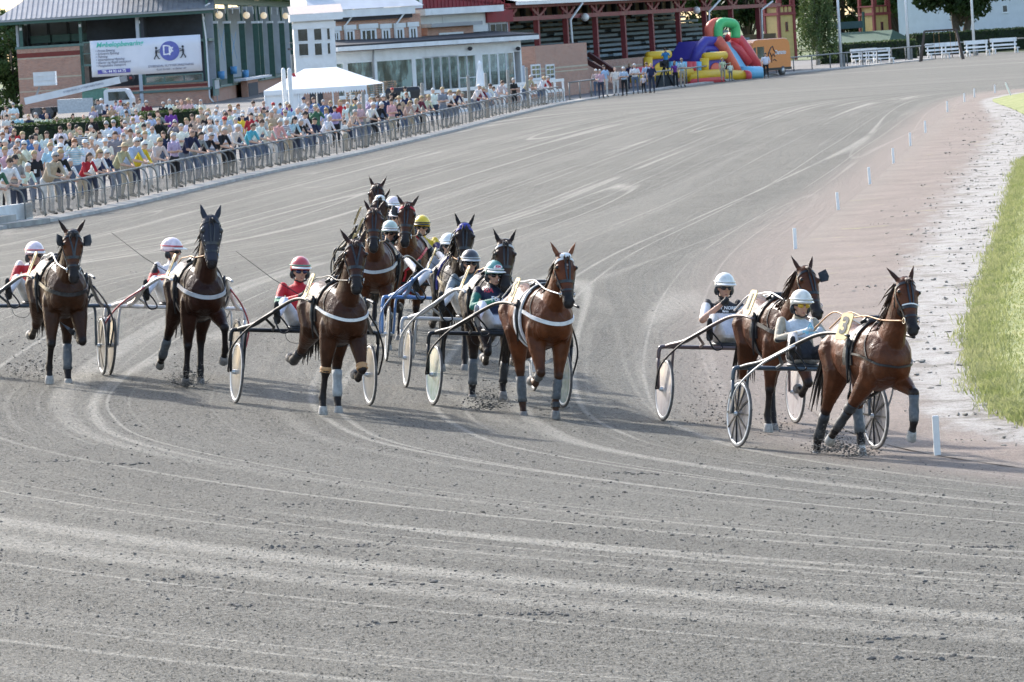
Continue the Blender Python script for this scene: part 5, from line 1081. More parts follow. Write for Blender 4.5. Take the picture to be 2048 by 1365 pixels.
        place=('near the low white wall' if x<110 else 'below the banner' if x<300 else 'below the drainpipe of the brick stand' if x<430 else 'left of the white tent' if x<540 else 'in front of the white tent' if x<720 else 'near the pallet stacks' if x<840 else 'below the glass pavilion' if x<1130 else 'near the far bend rail')
        act={'rail':'leaning on the rail' if 'lean' in pose else 'standing at the rail','back':'behind the hedge','crowd':'standing in the crowd','far':'standing apart'}[kind]
        who='child' if child else 'person'
        lab=f"{who} in {'striped ' if stripe else ''}{tn} top, {hw}{', sunglasses' if gl else ''}, {act} {place}"
        ws=lab.split()
        if len(ws)>16: lab=lab.replace(' standing in the crowd','').replace(' of the brick stand','')
        used.setdefault(lab,[]).append((x,y,o));n+=1
    ordn=['leftmost','second from left','third from left','fourth from left','fifth from left','sixth from left','seventh from left','eighth from left']
    seen=set()
    for lab,L in used.items():
        L.sort(key=lambda q:q[0])
        for i,(x,y,o) in enumerate(L):
            l2=lab if len(L)==1 else f"{lab}, {ordn[min(i,7)]}"
            if len(l2.split())>16: l2=l2.replace(', sunglasses','').replace(' hair in a bun',' bun')
            if len(l2.split())>16 or l2 in seen: l2=l2.replace('standing in the crowd ','').replace(' top,',f" top and {['navy','black','beige','slate','white','denim'][LEGS.index(tuple(round(q,4) for q in o['leg_colour'][:3]))] if tuple(round(q,4) for q in o['leg_colour'][:3]) in LEGS else 'dark'} trousers,")
            if len(l2.split())>16: l2=' '.join(l2.replace('standing in the crowd ','').replace('standing apart ','').split()[:16])
            if l2 in seen: l2=' '.join(l2.split()[:14])+', right one'
            seen.add(l2);tag(o,l2,'person','spectators behind the railing')
crowd()
# ================================================================ BUILDINGS
def mat_brick(name,c1,c2,mortar=(.55,.48,.40),sc=1.):
    m,t=newmat(name,.9,0,.2);co=t.n('TexCoord').outputs['Object'];sx=t.n('SeparateXYZ');t.l(co,sx.inputs[0]);cv=t.n('CombineXYZ')
    t.l(t.math('ADD',sx.outputs[0],sx.outputs[1]),cv.inputs[0]);t.l(sx.outputs[2],cv.inputs[1])
    b=t.n('TexBrick');t.l(cv.outputs[0],b.inputs['Vector']);b.inputs['Scale'].default_value=1;b.inputs['Brick Width'].default_value=.25*sc;b.inputs['Row Height'].default_value=.075*sc;b.inputs['Mortar Size'].default_value=.011;b.inputs['Mortar'].default_value=(*mortar,1);b.inputs['Color1'].default_value=(*c1,1);b.inputs['Color2'].default_value=(*c2,1);b.inputs['Bias'].default_value=-.1
    n=t.noise(co,.9,4,.65);c=t.mixc(t.ss(n,.35,.7,0,.4),b.outputs['Color'],(.45,.30,.23));c=t.mixc(t.ss(t.noise(co,.35,3),.55,.75,0,.3),c,(.25,.14,.10));t.l(c,t.b.inputs['Base Color']);t.bump(b.outputs['Fac'],-.3,.01);return m
M_BRICK=mat_brick('red_brick',(.52,.22,.135),(.29,.10,.065));M_BRICK2=mat_brick('orange_brick',(.53,.235,.15),(.32,.125,.08))
M_GREEN=mat('green_paint',(.035,.095,.075),.5,var=.15,scale=3);M_GREENL=mat('grey_green_paint',(.12,.19,.165),.6,var=.12,scale=3)
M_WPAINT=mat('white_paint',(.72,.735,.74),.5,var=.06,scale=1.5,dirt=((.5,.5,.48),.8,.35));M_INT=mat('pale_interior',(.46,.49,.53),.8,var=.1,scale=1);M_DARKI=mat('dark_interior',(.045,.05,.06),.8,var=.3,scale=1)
M_ROOFM=mat('grey_metal_roof',(.31,.315,.325),.5,.3,var=.12,scale=1.2);M_ROOFW=mat('pale_roof_felt',(.60,.61,.63),.7,var=.08,scale=1.,bump=.2);M_ROOFD=mat('black_roof_felt',(.045,.045,.05),.8,var=.25,scale=1.)
M_REDB=mat('barn_red_paint',(.235,.03,.035),.65,var=.15,scale=2);M_REDS=mat('red_steel',(.19,.03,.035),.6,var=.15,scale=2);M_BAND=mat('pale_brick_band',(.52,.44,.32),.85,var=.12,scale=3);M_BANDR=mat('dark_red_band',(.20,.045,.035),.85,var=.15,scale=3)
def mat_glass(name,c,rough=.05,alpha=.72):
    m,t=newmat(name,rough,0,.8);co=t.n('TexCoord').outputs['Object'];n=t.ss(t.noise(t.mapv(co,(1,1,.35)),1.3,3,.6),.38,.62);t.l(t.mixc(n,tuple(q*.35 for q in c),tuple(min(1,q*1.9) for q in c)),t.b.inputs['Base Color']);t.b.inputs['Alpha'].default_value=alpha;t.b.inputs['Coat Weight'].default_value=.6;t.b.inputs['Coat Roughness'].default_value=.03;return m  # light and dark noise in the base colour stands in for reflections
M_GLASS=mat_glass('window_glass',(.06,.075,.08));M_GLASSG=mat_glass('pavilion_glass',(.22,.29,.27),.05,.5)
class Fac:
    """vertical building front between two ground points; local x along it, y into the building, z up"""
    def __init__(s,a,b,name,label,cat,z=0.):
        s.A=G0(*a,z);s.B=G0(*b,z);d=s.B-s.A;s.L=d.length;s.t=d.normalized();s.n=V((-s.t.y,s.t.x,0));s.z=z
        s.r=empty(name,s.A,math.atan2(d.y,d.x),label,cat)
    def uz(s,x,y,dep=0.):
        d=ray(x,y);P0=s.A+s.n*dep;k=(P0-CP).dot(s.n)/d.dot(s.n);p=CP+d*k-s.A;return p.dot(s.t),p.z
    def rect(s,x0,y0,x1,y1,dep=0.):
        xm,ym=(x0+x1)/2,(y0+y1)/2;u0=s.uz(x0,ym,dep)[0];u1=s.uz(x1,ym,dep)[0];z1=s.uz(xm,y0,dep)[1];z0=s.uz(xm,y1,dep)[1];return u0,u1,z0,z1
    def box(s,nm,m,u0,u1,y0,y1,z0,z1,parent=None): return MB().box((u0,y0,z0),(u1,y1,z1)).obj(nm,m,parent or s.r)
    def window(s,u0,u1,z0,z1,cols=1,rows=1,fm=None,gl=None,fw=.07,y=-.05,name='window',dep=.16,sill=True):
        fm=fm or M_WPAINT;gl=gl or M_GLASS;w=bpy.data.objects.new(name,None);link(w,s.r,((u0+u1)/2,y,z0));hw=(u1-u0)/2;h=z1-z0
        fr=MB()
        for a,b in(((-hw,0,0),(-hw+fw,dep*.5,h)),((hw-fw,0,0),(hw,dep*.5,h)),((-hw+fw,0,0),(hw-fw,dep*.5,fw)),((-hw+fw,0,h-fw),(hw-fw,dep*.5,h))): fr.box(a,b)
        for i in range(1,cols): x=-hw+2*hw*i/cols;fr.box((x-fw*.3,.01,fw),(x+fw*.3,dep*.5-.01,h-fw))
        for i in range(1,rows): z=h*i/rows;fr.box((-hw+fw,.013,z-fw*.3),(hw-fw,dep*.5-.013,z+fw*.3))
        fr.obj('frame',fm,w)
        for i in range(cols):
            for k in range(rows):
                x0=-hw+2*hw*i/cols;x1=-hw+2*hw*(i+1)/cols;MB().box((x0+fw*.4,dep*.25,h*k/rows+fw*.4),(x1-fw*.4,dep*.25+.012,h*(k+1)/rows-fw*.4)).obj('pane',gl,w)
        if sill: MB().box((-hw-.05,-.06,-.06),(hw+.05,dep*.4,-.002)).obj('sill',fm,w)
        return w
def Z1(px,org,sc): return (px[0]/sc+org[0],px[1]/sc+org[1])
# ---- brick and green grandstand at the left, its end wall towards the camera
F=Fac((42,230),(425,207),'brick_grandstand','red brick grandstand with green timber gallery and grey metal roof','grandstand');W=F.L
zE=F.uz(230,33)[1];zs=F.uz(80,97)[1];zl=F.uz(330,168)[1];um=F.uz(163,110)[0]
F.box('lower_wall',M_BRICK,0,W-.3,0,.4,0,zl);F.box('end_wall',M_BRICK,0,um,.003,.4,zl,zs)
for y0,y1,mm in((105,114,M_BANDR),(115,117,M_BAND),(154,157,M_BAND),(181,183,M_BAND)):
    _,_,z0,z1=F.rect(60,y0,120,y1);F.box('brick_band',mm,.0,um,-.012,.0,z0,z1)
for y0,y1,mm in((170,176,M_BANDR),(179,181,M_BAND)):
    _,_,z0,z1=F.rect(300,y0,400,y1);z1=min(z1,zl-.01);F.box('brick_band',mm,um+.2,W-.35,-.012,.0,z0,z1)
F.box('gallery_floor',M_GREENL,-.1,W,.41,9,zs-.25,zs-.02);F.box('gallery_sill',M_GREENL,-.12,um+.25,-.08,.3,zs,zs+.22)
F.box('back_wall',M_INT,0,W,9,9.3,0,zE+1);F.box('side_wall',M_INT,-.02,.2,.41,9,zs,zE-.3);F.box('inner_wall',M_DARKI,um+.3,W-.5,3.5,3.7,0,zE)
for k,x in enumerate((42,161,282,409)):
    u=F.uz(x,70)[0];zz=(zs if x<100 else zl) if x!=282 else zl;F.box('corner_post' if k in(0,3) else 'post',M_GREEN,u-.14,u+.14,-.05,.23,zz+.0,zE-.25);F.box('capital',M_WPAINT,u-.1,u+.1,-.12,-.052,zE-.75,zE-.5)
for y in(140,):
    u0,u1,z0,z1=F.rect(290,149,407,166);F.window(u0,u1,z0,z1,3,1,M_GREENL,M_GLASS,.12)
u0,u1,z0,z1=F.rect(165,84,178,132);F.window(u0-.1,u1+.5,z0,z1,1,2,M_GREENL,M_GLASS,.12)
for k in range(6):
    a=.9+k*(um+3)/5
    if k!=3:
        fr=MB();fr.box((a,4,zs+.45),(a+1.9,4.08,zs+1.1));fr.obj('seat_back',M_GREEN,F.r)
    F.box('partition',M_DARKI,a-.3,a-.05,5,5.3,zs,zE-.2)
F.box('fascia',M_GREEN,-1.6,W+.6,-1.3,-1.18,zE-.22,zE+.12);F.box('soffit',M_GREENL,-1.5,W+.5,-1.17,9.2,zE+.1,zE+.16)
F.box('gutter',M_ROOFM,-1.7,W+.7,-1.5,-1.32,zE+.04,zE+.2)
rf=MB();rf.add([(-1.7,-1.4,zE+.22),(W+.7,-1.4,zE+.22),(W+.7,9,zE+4.6),(4.5,9,zE+4.6),(-1.7,9,zE+.3)],[(0,1,2,3),(0,3,4)]);ro=rf.obj('roof',M_ROOFM,F.r)
rb=MB()
for k in range(44):
    u=-1.6+k*(W+2.2)/43;
    k1=max(0,min(1,(u+1.7)/6.2));v1=9 if u>4.5 else -1.4+10.4*k1;rb.bar((u,-1.4,zE+.25),(u,v1,zE+.25+4.38*(v1+1.4)/10.4),.05,.07)
tag(rb.obj('roof_seams',M_ROOFM,ro),kind='stuff')
mb=MB();mb.tube([(F.uz(420,0)[0],-1.45,zE+.6),(F.uz(404,17)[0],-.3,F.uz(404,17)[1]),(W-.2,-.12,F.uz(410,80)[1]),(W-.2,-.12,.5),(W+.1,-.3,.1)],.075,8);mb.obj('drainpipe',M_WPAINT,F.r,True)
FS=F
def lamp_mat():
    m=mat('warm_lamp_globe',(.75,.66,.52),.3);b=m.node_tree.nodes['Principled BSDF'];b.inputs['Emission Color'].default_value=(1,.78,.5,1);b.inputs['Emission Strength'].default_value=.2;return m
# ---- open front of that stand with green columns
F2=Fac((426,207),(604,170),'open_stand_front','open green columned front of the brick grandstand hung with globe lamps','grandstand');W2=F2.L
zc=F2.uz(500,47)[1];zt=F2.uz(500,8)[1]
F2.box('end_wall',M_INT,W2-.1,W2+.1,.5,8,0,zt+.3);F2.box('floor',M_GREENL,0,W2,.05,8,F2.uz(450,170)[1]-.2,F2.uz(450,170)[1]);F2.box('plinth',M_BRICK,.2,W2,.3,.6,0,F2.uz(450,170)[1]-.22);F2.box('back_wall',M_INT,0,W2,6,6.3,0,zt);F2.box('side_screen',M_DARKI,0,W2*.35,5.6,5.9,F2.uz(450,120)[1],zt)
for k,x in enumerate((435,461,490,517,525,546,569,589)):
    u=F2.uz(x,80)[0];mb=MB();mb.box((u-.28,-.05,F2.uz(450,172)[1]),(u+.28,.5,zc));mb.obj('column',M_GREEN,F2.r);F2.box('capital',M_WPAINT,u-.55,u+.55,-.1,.6,zc,zc+.22)
    bk=MB()
    for s in(1,-1): bk.prism([(u+s*.12,zc+.24),(u+s*.30,zc+.24),(u+s*1.5,zt-.25),(u+s*1.5,zt-.02),(u+s*.12,zt-.02)],.12,.3)
    recalc(bk.obj('bracket',M_GREEN,F2.r).data)
    if k in(0,2,4,6):
        MB().ell((u+.55,-.25,zc+.75),.34,14,10).obj('globe_lamp',lamp_mat(),F2.r,True)
F2.box('beam',M_GREEN,-.3,W2+.3,-.1,.1,zt-.2,zt+.4)
for k in range(15):
    u=.8+k*(W2-1.5)/14;F2.box('frieze_slat',M_WPAINT,u-.22,u+.22,-.16,-.11,zt-1.0,zt-.28)
zb=F2.uz(430,158)[1];zb2=F2.uz(430,178)[1]
for k in range(9):
    u=.5+k*.55;F2.box('baluster',M_WPAINT,u-.12,u+.12,-.3,-.22,zb2,zb-.1)
F2.box('balustrade',M_GREENL,.1,5.6,-.36,-.31,zb-.1,zb+.05);F2.box('balustrade_base',M_GREENL,.1,5.6,-.2,-.06,zb2-.6,zb)
M_RIB=mat('blue_ribbon',(.10,.30,.55),.5)
for k,(x0,y0,x1,y1) in enumerate(((418,55,424,130),(424,55,414,130),(437,60,450,120),(449,55,437,125),(472,65,464,110),(463,70,474,118))):
    a=F2.uz(x0,y0,1.);b=F2.uz(x1,y1,1.);MB().bar((a[0],1.,a[1]),(b[0],1.,b[1]),.02,.16).obj('ribbon',M_RIB,F2.r)
for x,y in((439,150),(464,140),(488,147)):
    u,z=F2.uz(x,y);MB().tube([(u,-.15,z-.4),(u,-.15,z+.3)],[.3,.33],10).obj('ribbon_wrap',M_RIB,F2.r,True)
F2.box('roof_edge',M_GREEN,-.5,W2+.6,-1.2,-1.05,zt+.45,zt+.8);MB().add([(-.5,-1.2,zt+.82),(W2+.6,-1.2,zt+.82),(W2+.6,8,zt+4),(-.5,8,zt+4)],[(0,1,2,3)]).obj('roof',M_ROOFM,F2.r)
u0,u1,z0,z1=F2.rect(478,160,500,185);F2.box('kiosk',M_BRICK,u0,u1,-.8,-.2,0,z1);F2.box('doorway',M_DARKI,u0+.8,u1-1.2,-.85,-.82,0,z1-.3);F2.box('kiosk_roof',M_ROOFW,F2.uz(468,160)[0],F2.uz(522,160)[0],-1.1,0,z1,z1+.2)
# ---- banner
def banner():
    bx=Fac((178,230.5),(408,216.7),'banner','white advertising banner for furniture storage hung on the brick grandstand','banner');r=bx.r
    u0,z0=bx.uz(184,155,-.5);u1,zz=bx.uz(405,142,-.5);zt0=bx.uz(178,83,-.5)[1];zt1=bx.uz(402,69,-.5)[1]
    L=u1-u0;zb=(z0+zz)/2;zt=(zt0+zt1)/2;h=zt-zb
    m=mat('banner_vinyl',(.70,.72,.78),.5,var=.04,scale=.6,bump=.2,bscale=1.2)
    mb=MB();n=24;vs=[];fs=[]
    for i in range(n+1):
        for k in range(5):
            yy=-.5+.03*math.sin(i*.9+k*.7)+.02*math.sin(i*2.3);vs.append((u0+L*i/n,yy,zb+h*k/4))
    for i in range(n):
        for k in range(4): a=i*5+k;fs.append((a,a+5,a+6,a+1))
    mb.add(vs,fs);o=mb.obj('sheet',m,r,True)
    md=o.modifiers.new('t','SOLIDIFY');md.thickness=.02
    tm=mat('banner_mint_ink',(.10,.55,.42),.6);tg=mat('banner_grey_ink',(.20,.20,.26),.6);tp=mat('banner_purple_ink',(.10,.09,.36),.6);tw=mat('banner_white_ink',(.8,.8,.85),.6);tk=mat('banner_black_ink',(.015,.02,.03),.6)
    def T(s,fx,fz,sz,mm,al='LEFT',sh=.25,bold=.0):
        t=inst(text_mesh(s,sz,mm,.004,al,sh,bold=bold),'lettering',r,(u0+L*fx,-.57,zb+h*fz),(R(90),0,0));return t
    T('Møbelopbevaring',.055,.87,h*.185,tm,bold=.012)
    for k,s in enumerate(('• Privat flytning','• Erhvervs flytning','• Pakning','• International flytning','• Klaver og flygel transport','• Pengeskabs transport')): T(s,.045,.71-k*.082,h*.088,tg,bold=.004)
    bm=MB();bm.box((u0+L*.055,-.575,zb+h*.075),(u0+L*.35,-.565,zb+h*.185));bm.obj('phone_strip',tp,r);inst(text_mesh('Tlf.: 44 92 64 75',h*.10,tw,.004,'CENTER',0.,bold=.01),'lettering',r,(u0+L*.2025,-.585,zb+h*.13),(R(90),0,0))
    cx,cz=u0+L*.715,zb+h*.60;ra=h*.27
    mb=MB();mb.rings([[(cx+ra*math.cos(a),y,cz+ra*math.sin(a)) for a in [2*math.pi*k/36 for k in range(36)]] for y in(-.56,-.574)]);recalc(mb.obj('emblem',mat('emblem_blue',(.12,.14,.42),.6),r).data)
    inst(text_mesh('D',h*.40,tw,.004,'CENTER',0.,bold=.0),'lettering',r,(cx-ra*.22,-.58,cz+ra*.05),(R(90),0,0));inst(text_mesh('F',h*.30,tw,.004,'CENTER',0.,bold=.02),'lettering',r,(cx+ra*.12,-.583,cz-ra*.08),(R(90),0,0))
    for s in(-1,1):
        mb=MB();bx_=cx+s*ra*1.36;zz_=cz-ra*.12;y=-.575
        def ln(a,b,w): mb.bar((bx_+s*a[0]*ra,y,zz_+a[1]*ra),(bx_+s*b[0]*ra,y,zz_+b[1]*ra),.012,w*ra,up=V((0,1,0)).cross(V((b[0]-a[0],0,b[1]-a[1]))).normalized() if False else V((0,0,1)) if abs(b[0]-a[0])>abs(b[1]-a[1]) else V((1,0,0)))
        mb.ell((bx_,y,zz_+.48*ra),(.12*ra,.008,.13*ra),12,8);mb.ell((bx_+s*.02*ra,y,zz_+.02*ra),(.10*ra,.008,.33*ra),12,8)
        def ln2(a,b,w):
            A=V((bx_+s*a[0]*ra,y,zz_+a[1]*ra));B=V((bx_+s*b[0]*ra,y,zz_+b[1]*ra));d=(B-A).normalized();q=V((-d.z,0,d.x))*w*ra/2;e=V((0,.008,0));mb.add([A-q-e,A+q-e,B+q-e,B-q-e,A-q+e,A+q+e,B+q+e,B-q+e],[(0,1,2,3),(7,6,5,4),(0,4,5,1),(1,5,6,2),(2,6,7,3),(3,7,4,0)])
        ln2((.0,.18),(-.36,.30),.08);ln2((0,.1),(-.36,.05),.08);ln2((0,-.2),(-.22,-.62),.10);ln2((.02,-.2),(.26,-.60),.10);ln2((-.22,-.62),(-.34,-.60),.08);ln2((.26,-.6),(.16,-.64),.08)
        recalc(mb.obj('carrier_figure',tk,r).data)
    T('DYBENDAL FLYTTEFORRETNING',.72,.20,h*.085,tg,'CENTER',0.,.003);T('Kort fortalt - vi flytter alt',.72,.105,h*.08,tg,'CENTER',.2,.002)
banner()
# ---- white bay tower and brick house with pale roof
def zoom7(x,y): return (x/6.825+560,y/6.825)
F3=Fac((598,240),(680,235),'white_bay_tower','white panelled bay tower with six window panes beside the tent','tower')
t3=F3.uz(625,42)[1];F3.box('body',M_WPAINT,0,F3.L,0,3,0,t3);F3.box('cornice',M_WPAINT,-.2,F3.L+.55,-.35,3.2,t3,t3+.45);F3.box('brick_base',M_BRICK2,-.02,F3.L+.02,-.04,-.003,0,2.3);F3.box('door',M_DARKI,F3.L*.3,F3.L*.62,-.08,-.045,0,2.1);F3.box('frieze',M_WPAINT,-.08,F3.L+.08,-.1,-.003,t3-.5,t3-.1)
for r_ in(((235,390,385,575),(455,385,575,560),(632,380,690,552)),((250,590,395,770),(465,585,582,765),(640,580,695,750))):
    for q in r_:
        a=zoom7(q[0],q[1]);b=zoom7(q[2],q[3]);u0,u1,z0,z1=F3.rect(a[0],a[1],b[0],b[1]);F3.window(u0,u1,z0,z1,1,1,M_WPAINT,M_GLASS,.05,-.09,sill=False)
MB().add([(-.2,-.35,t3+.46),(F3.L+.6,-.35,t3+.46),(F3.L+.6,4,t3+1.0),(-.2,4,t3+1.0)],[(0,1,2,3)]).obj('roof',mat('brown_felt_roof',(.38,.33,.31),.8),F3.r)
F4=Fac((648,231),(852,217.5),'brick_house','red brick house with pale grey roof, white dormers and tall white windows','house')
t4=F4.uz(750,32)[1];F4.box('wall',M_BRICK2,0,F4.L,0,.4,0,t4)
F4.box('cornice',M_WPAINT,-.3,F4.L-.6,-.6,.1,t4+.0,t4+.5);F4.box('painted_cornice_shadow',M_ROOFD,.1,F4.L-.7,-.3,-.003,t4-.25,t4-.002)  # the black strip below the cornice stands in for its shade
for y in(351,383):
    u,z=F4.uz(*zoom7(1300,y));F4.box('brick_band',M_BAND,.1,F4.L-.05,-.012,0,z-.05,z+.05)
for q in((715,365,812,592),(888,348,1012,582),(1095,332,1312,580),(1383,332,1497,566),(1572,322,1688,562),(1757,308,1868,545)):
    a=zoom7(q[0],q[1]);b=zoom7(q[2],q[3]);u0,u1,z0,z1=F4.rect(a[0],a[1],b[0],b[1]);wide=q[2]-q[0]>160;F4.window(u0,u1,z0,z1-.3,3 if wide else 2,1,M_WPAINT,M_GLASS,.13,-.09);F4.box('lintel',M_WPAINT,u0-.12,u1+.12,-.16,-.003,z1-.29,z1+.02)
MB().add([(-.8,-.7,t4+.52),(F4.L,-.7,t4+.52),(F4.L-3,7,t4+4.5),(1.,7,t4+4.5)],[(0,1,2,3)]).obj('roof',M_ROOFW,F4.r)
for x0,y0,x1,y1 in((410,20,655,122),(1690,-10,1905,80)):
    a=zoom7(x0,y0);b=zoom7(x1,y1);u0,u1,z0,z1=F4.rect(a[0],a[1],b[0],b[1],.8);dm=bpy.data.objects.new('dormer',None);link(dm,F4.r,(0,.8,0));MB().box((u0-.2,0,z0-.2),(u1+.2,3,z1+.25)).obj('box',M_WPAINT,dm)
    for k in range(3):
        v0=u0+(u1-u0)*(k+.08)/3;v1=u0+(u1-u0)*(k+.92)/3;MB().box((v0,-.03,z0+.08),(v1,-.004,z1-.05)).obj('pane',mat('green_curtain_pane',(.10,.17,.12),.2),dm)
for xx in(975,1655):
    a=F4.uz(*zoom7(xx,190));b=F4.uz(*zoom7(xx-100,360));c_=F4.uz(*zoom7(xx-90,575));mb=MB();mb.tube([(a[0],-.5,a[1]),(b[0],-.12,b[1]),(c_[0],-.12,c_[1])],.06,8);mb.obj('drainpipe',M_WPAINT,F4.r,True)
# ---- glazed pavilion
F5=Fac((668,232),(1046,204.5),'glass_pavilion','long white pavilion with tall glass panes and flat black roof','pavilion');L5=F5.L
def z2(x,y): return (x/3.41+400,y/3.41)
def z3(x,y): return (x/3.938+840,y/3.938)
te=F5.uz(860,92)[1];tb=F5.uz(930,178)[1];
F5.box('base_wall',M_BRICK2,0,L5,0,.3,0,tb);F5.box('header',M_WPAINT,0,L5,-.03,.3,te-.75,te-.05);F5.box('eaves',M_WPAINT,-.2,L5+.9,-1.0,.4,te,te+.28);F5.box('roof',M_ROOFD,-.2,L5+.9,-.95,4,te+.285,te+.40)
MB().add([(-.2,-.8,te+.405),(L5+.9,-.8,te+.405),(L5+.9,4,te+.75),(-.2,4,te+.75)],[(0,1,2,3)]).obj('roof_slope',M_ROOFD,F5.r)
F5.box('back_wall',mat('pavilion_rear_wall',(.30,.33,.33),.8),0,L5,3.9,4.0,0,te);F5.box('floor',M_INT,0,L5,.31,3.8,tb-.5,tb-.4);F5.box('end_wall',M_WPAINT,L5-.02,L5+.12,0,.6,0,te)
panes=[z2(q,500)[0] for q in(920,978)]
seg=[(920,978),(1003,1178),(1203,1448),(1468,1523),(1528,1583),(1588,1640),(1645,1700),(1704,1757)]
xs=[(z2(a,0)[0],z2(b,0)[0]) for a,b in seg]+[(z3(a,0)[0],z3(b,0)[0]) for a,b in((28,97),(100,163),(166,232),(235,297),(302,370),(372,440),(490,545),(550,612),(618,678),(682,742))]
for i,(a,b) in enumerate(xs):
    xm=(a+b)/2;u0=F5.uz(a,140)[0];u1=F5.uz(b,140)[0]
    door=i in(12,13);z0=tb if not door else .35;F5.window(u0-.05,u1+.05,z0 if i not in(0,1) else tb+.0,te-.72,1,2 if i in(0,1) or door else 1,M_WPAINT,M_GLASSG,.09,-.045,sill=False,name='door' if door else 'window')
for i in range(len(xs)-1):
    u0=F5.uz(xs[i][1],140)[0];u1=F5.uz(xs[i+1][0],140)[0]
    if u1-u0>.25: F5.box('mullion',M_WPAINT,u0+.05,u1-.05,-.06,.25,tb,te-.75)
F5.box('sill',M_WPAINT,-.05,L5+.1,-.16,-.05,tb-.14,tb-.003);F5.box('dado_rail',mat('pale_green_rail',(.40,.52,.50),.5),.1,L5-.2,.4,.45,tb+.55,tb+.75)
rr=random.Random(3)
for k in range(14):
    u=1+k*(L5-2)/13;hh=rr.uniform(.8,1.5);F5.box('interior_furniture',mat('interior_cloth_%d'%(k%4),[(.6,.6,.6),(.12,.1,.1),(.35,.12,.1),(.3,.35,.4)][k%4],.8),u,u+rr.uniform(.4,1.4),1.+rr.random(),2.2+rr.random(),tb-.4,tb-.4+hh)
mb=MB();u=F5.uz(1012*0+743,120)[0];mb.tube([(u,-.25,te),(u,-.15,te-1),(u,-.15,.2)],.06,8);mb.obj('drainpipe',M_ROOFM,F5.r,True)
for x in(934,1030):
    u,z=F5.uz(x,98);MB().ell((u,-.3,z),(.14,.2,.14),10,7).obj('spotlight',M_ROOFD,F5.r,True)
# ---- red gabled building behind
F6=Fac((842,217.5),(1022,204),'red_gabled_building','dark red timber building with white boarded lower part and broad gable','building')
tg=F6.uz(930,24)[1];F6.box('wall',M_WPAINT,0,F6.L,0,.4,0,tg);gz1=F6.uz(930,-22)[1]
mb=MB();mb.prism([(-.5,tg+.35),(F6.L+.6,tg+.35),(F6.L+.6,F6.uz(1030,14)[1]),(F6.L*.42,gz1+1.5),(-.5,tg+1.4)],.05,.45);recalc(mb.obj('gable',M_REDB,F6.r).data)
for k in range(26):
    u=-.3+k*(F6.L+.6)/26;F6.box('board_batten',M_REDB,u,u+.05,.0,.048,tg+.36,tg+1.0+2.2*(1-abs(k-11)/18))
F6.box('flat_canopy',M_WPAINT,-.3,F6.uz(982,28)[0],-1.2,.6,tg-.1,tg+.33)
for k in range(9): F6.box('siding_board',M_WPAINT,F6.uz(886,55)[0],F6.uz(976,55)[0],-.03-.004*(k%2),-.003,tg-2.6+k*.27,tg-2.6+k*.27+.25)
u0,u1,z0,z1=F6.rect(842,54,934,80);F6.box('brick_bay',M_BRICK2,u0,u1,-.6,-.04,0,z1);F6.box('bay_roof',M_ROOFM,u0-.2,u1+.3,-1.2,.0,z1,z1+.25)
u0,u1,z0,z1=F6.rect(864,66,912,80);F6.window(u0,u1,z0-.3,z1,3,1,M_WPAINT,M_GLASS,.12,-.7)
u0,u1,z0,z1=F6.rect(921,64,936,80);F6.window(u0,u1,z0-.3,z1,1,1,M_WPAINT,M_GLASS,.12,-.12)
u0,u1,z0,z1=F6.rect(977,46,1014,78);F6.window(u0,u1,z0-.3,z1,3,1,M_ROOFM,M_GLASS,.1,-.12)
u0,u1,z0,z1=F6.rect(970,21,1016,45);F6.box('red_panel',M_REDB,u0,u1+.3,-.2,-.01,z0,z1)
# ---- red timber grandstand with bench rows
F7=Fac((1018,202),(1566,141),'red_grandstand','open red timber grandstand with rows of blue grey benches','grandstand');L7=F7.L
tbm=F7.uz(1200,33)[1];tr=F7.uz(1200,9)[1];pz=F7.uz(1300,113)[1]
pxs=(1019,1079,1137,1196,1252,1308,1362,1415,1468,1522)
for i,x in enumerate(pxs):
    u=F7.uz(x,70)[0];F7.box('post',M_REDS,u-.22,u+.22,.0,.35,pz if i else 0,tr)
    if i<len(pxs):
        for s in(1,-1):
            mb=MB();mb.bar((u,-.02,tbm+.25),(u+s*2.1,-.02,tr-.05),.16,.2);mb.bar((u+s*1.35,-.025,tbm+.2),(u+s*1.35,-.025,tr),.12,.14);mb.obj('truss_brace',M_REDS,F7.r)
F7.box('beam',M_REDS,-.4,L7,-.12,.15,tbm-.02,tbm+.28);F7.box('roof_beam',M_REDS,-.4,L7+.5,-.5,-.2,tr,tr+.35);F7.box('gutter',M_WPAINT,-.4,L7*.62,-1.2,-1.0,tr+.2,tr+.4)
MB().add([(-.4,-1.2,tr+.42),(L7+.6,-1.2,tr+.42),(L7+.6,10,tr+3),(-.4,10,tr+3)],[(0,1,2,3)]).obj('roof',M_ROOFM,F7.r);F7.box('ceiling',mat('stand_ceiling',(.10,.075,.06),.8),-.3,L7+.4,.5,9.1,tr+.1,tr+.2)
NB=9;y0,y1=.8,8.;zb0=pz-.2;zb1=F7.uz(1250,45,8.)[1]
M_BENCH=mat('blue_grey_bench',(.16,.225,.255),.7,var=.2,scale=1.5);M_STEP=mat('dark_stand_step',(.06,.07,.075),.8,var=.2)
for k in range(NB):
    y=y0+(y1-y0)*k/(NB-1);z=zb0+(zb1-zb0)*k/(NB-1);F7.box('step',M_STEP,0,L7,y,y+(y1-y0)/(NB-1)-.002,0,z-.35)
    for q in range(5):
        a=L7*q/5+.5;b=L7*(q+1)/5-1.2-(k%2)*.6;F7.box('bench',M_BENCH,a,b,y+.3,y+.62,z+.08,z+.17);F7.box('bench_back',M_BENCH,a,b,y+.66,y+.72,z+.42,z+.62)
M_OCH=mat('ochre_boards',(.24,.19,.115),.8,var=.15,scale=2)
F7.box('back_wall',M_OCH,0,L7,9.2,9.5,0,tr+3)
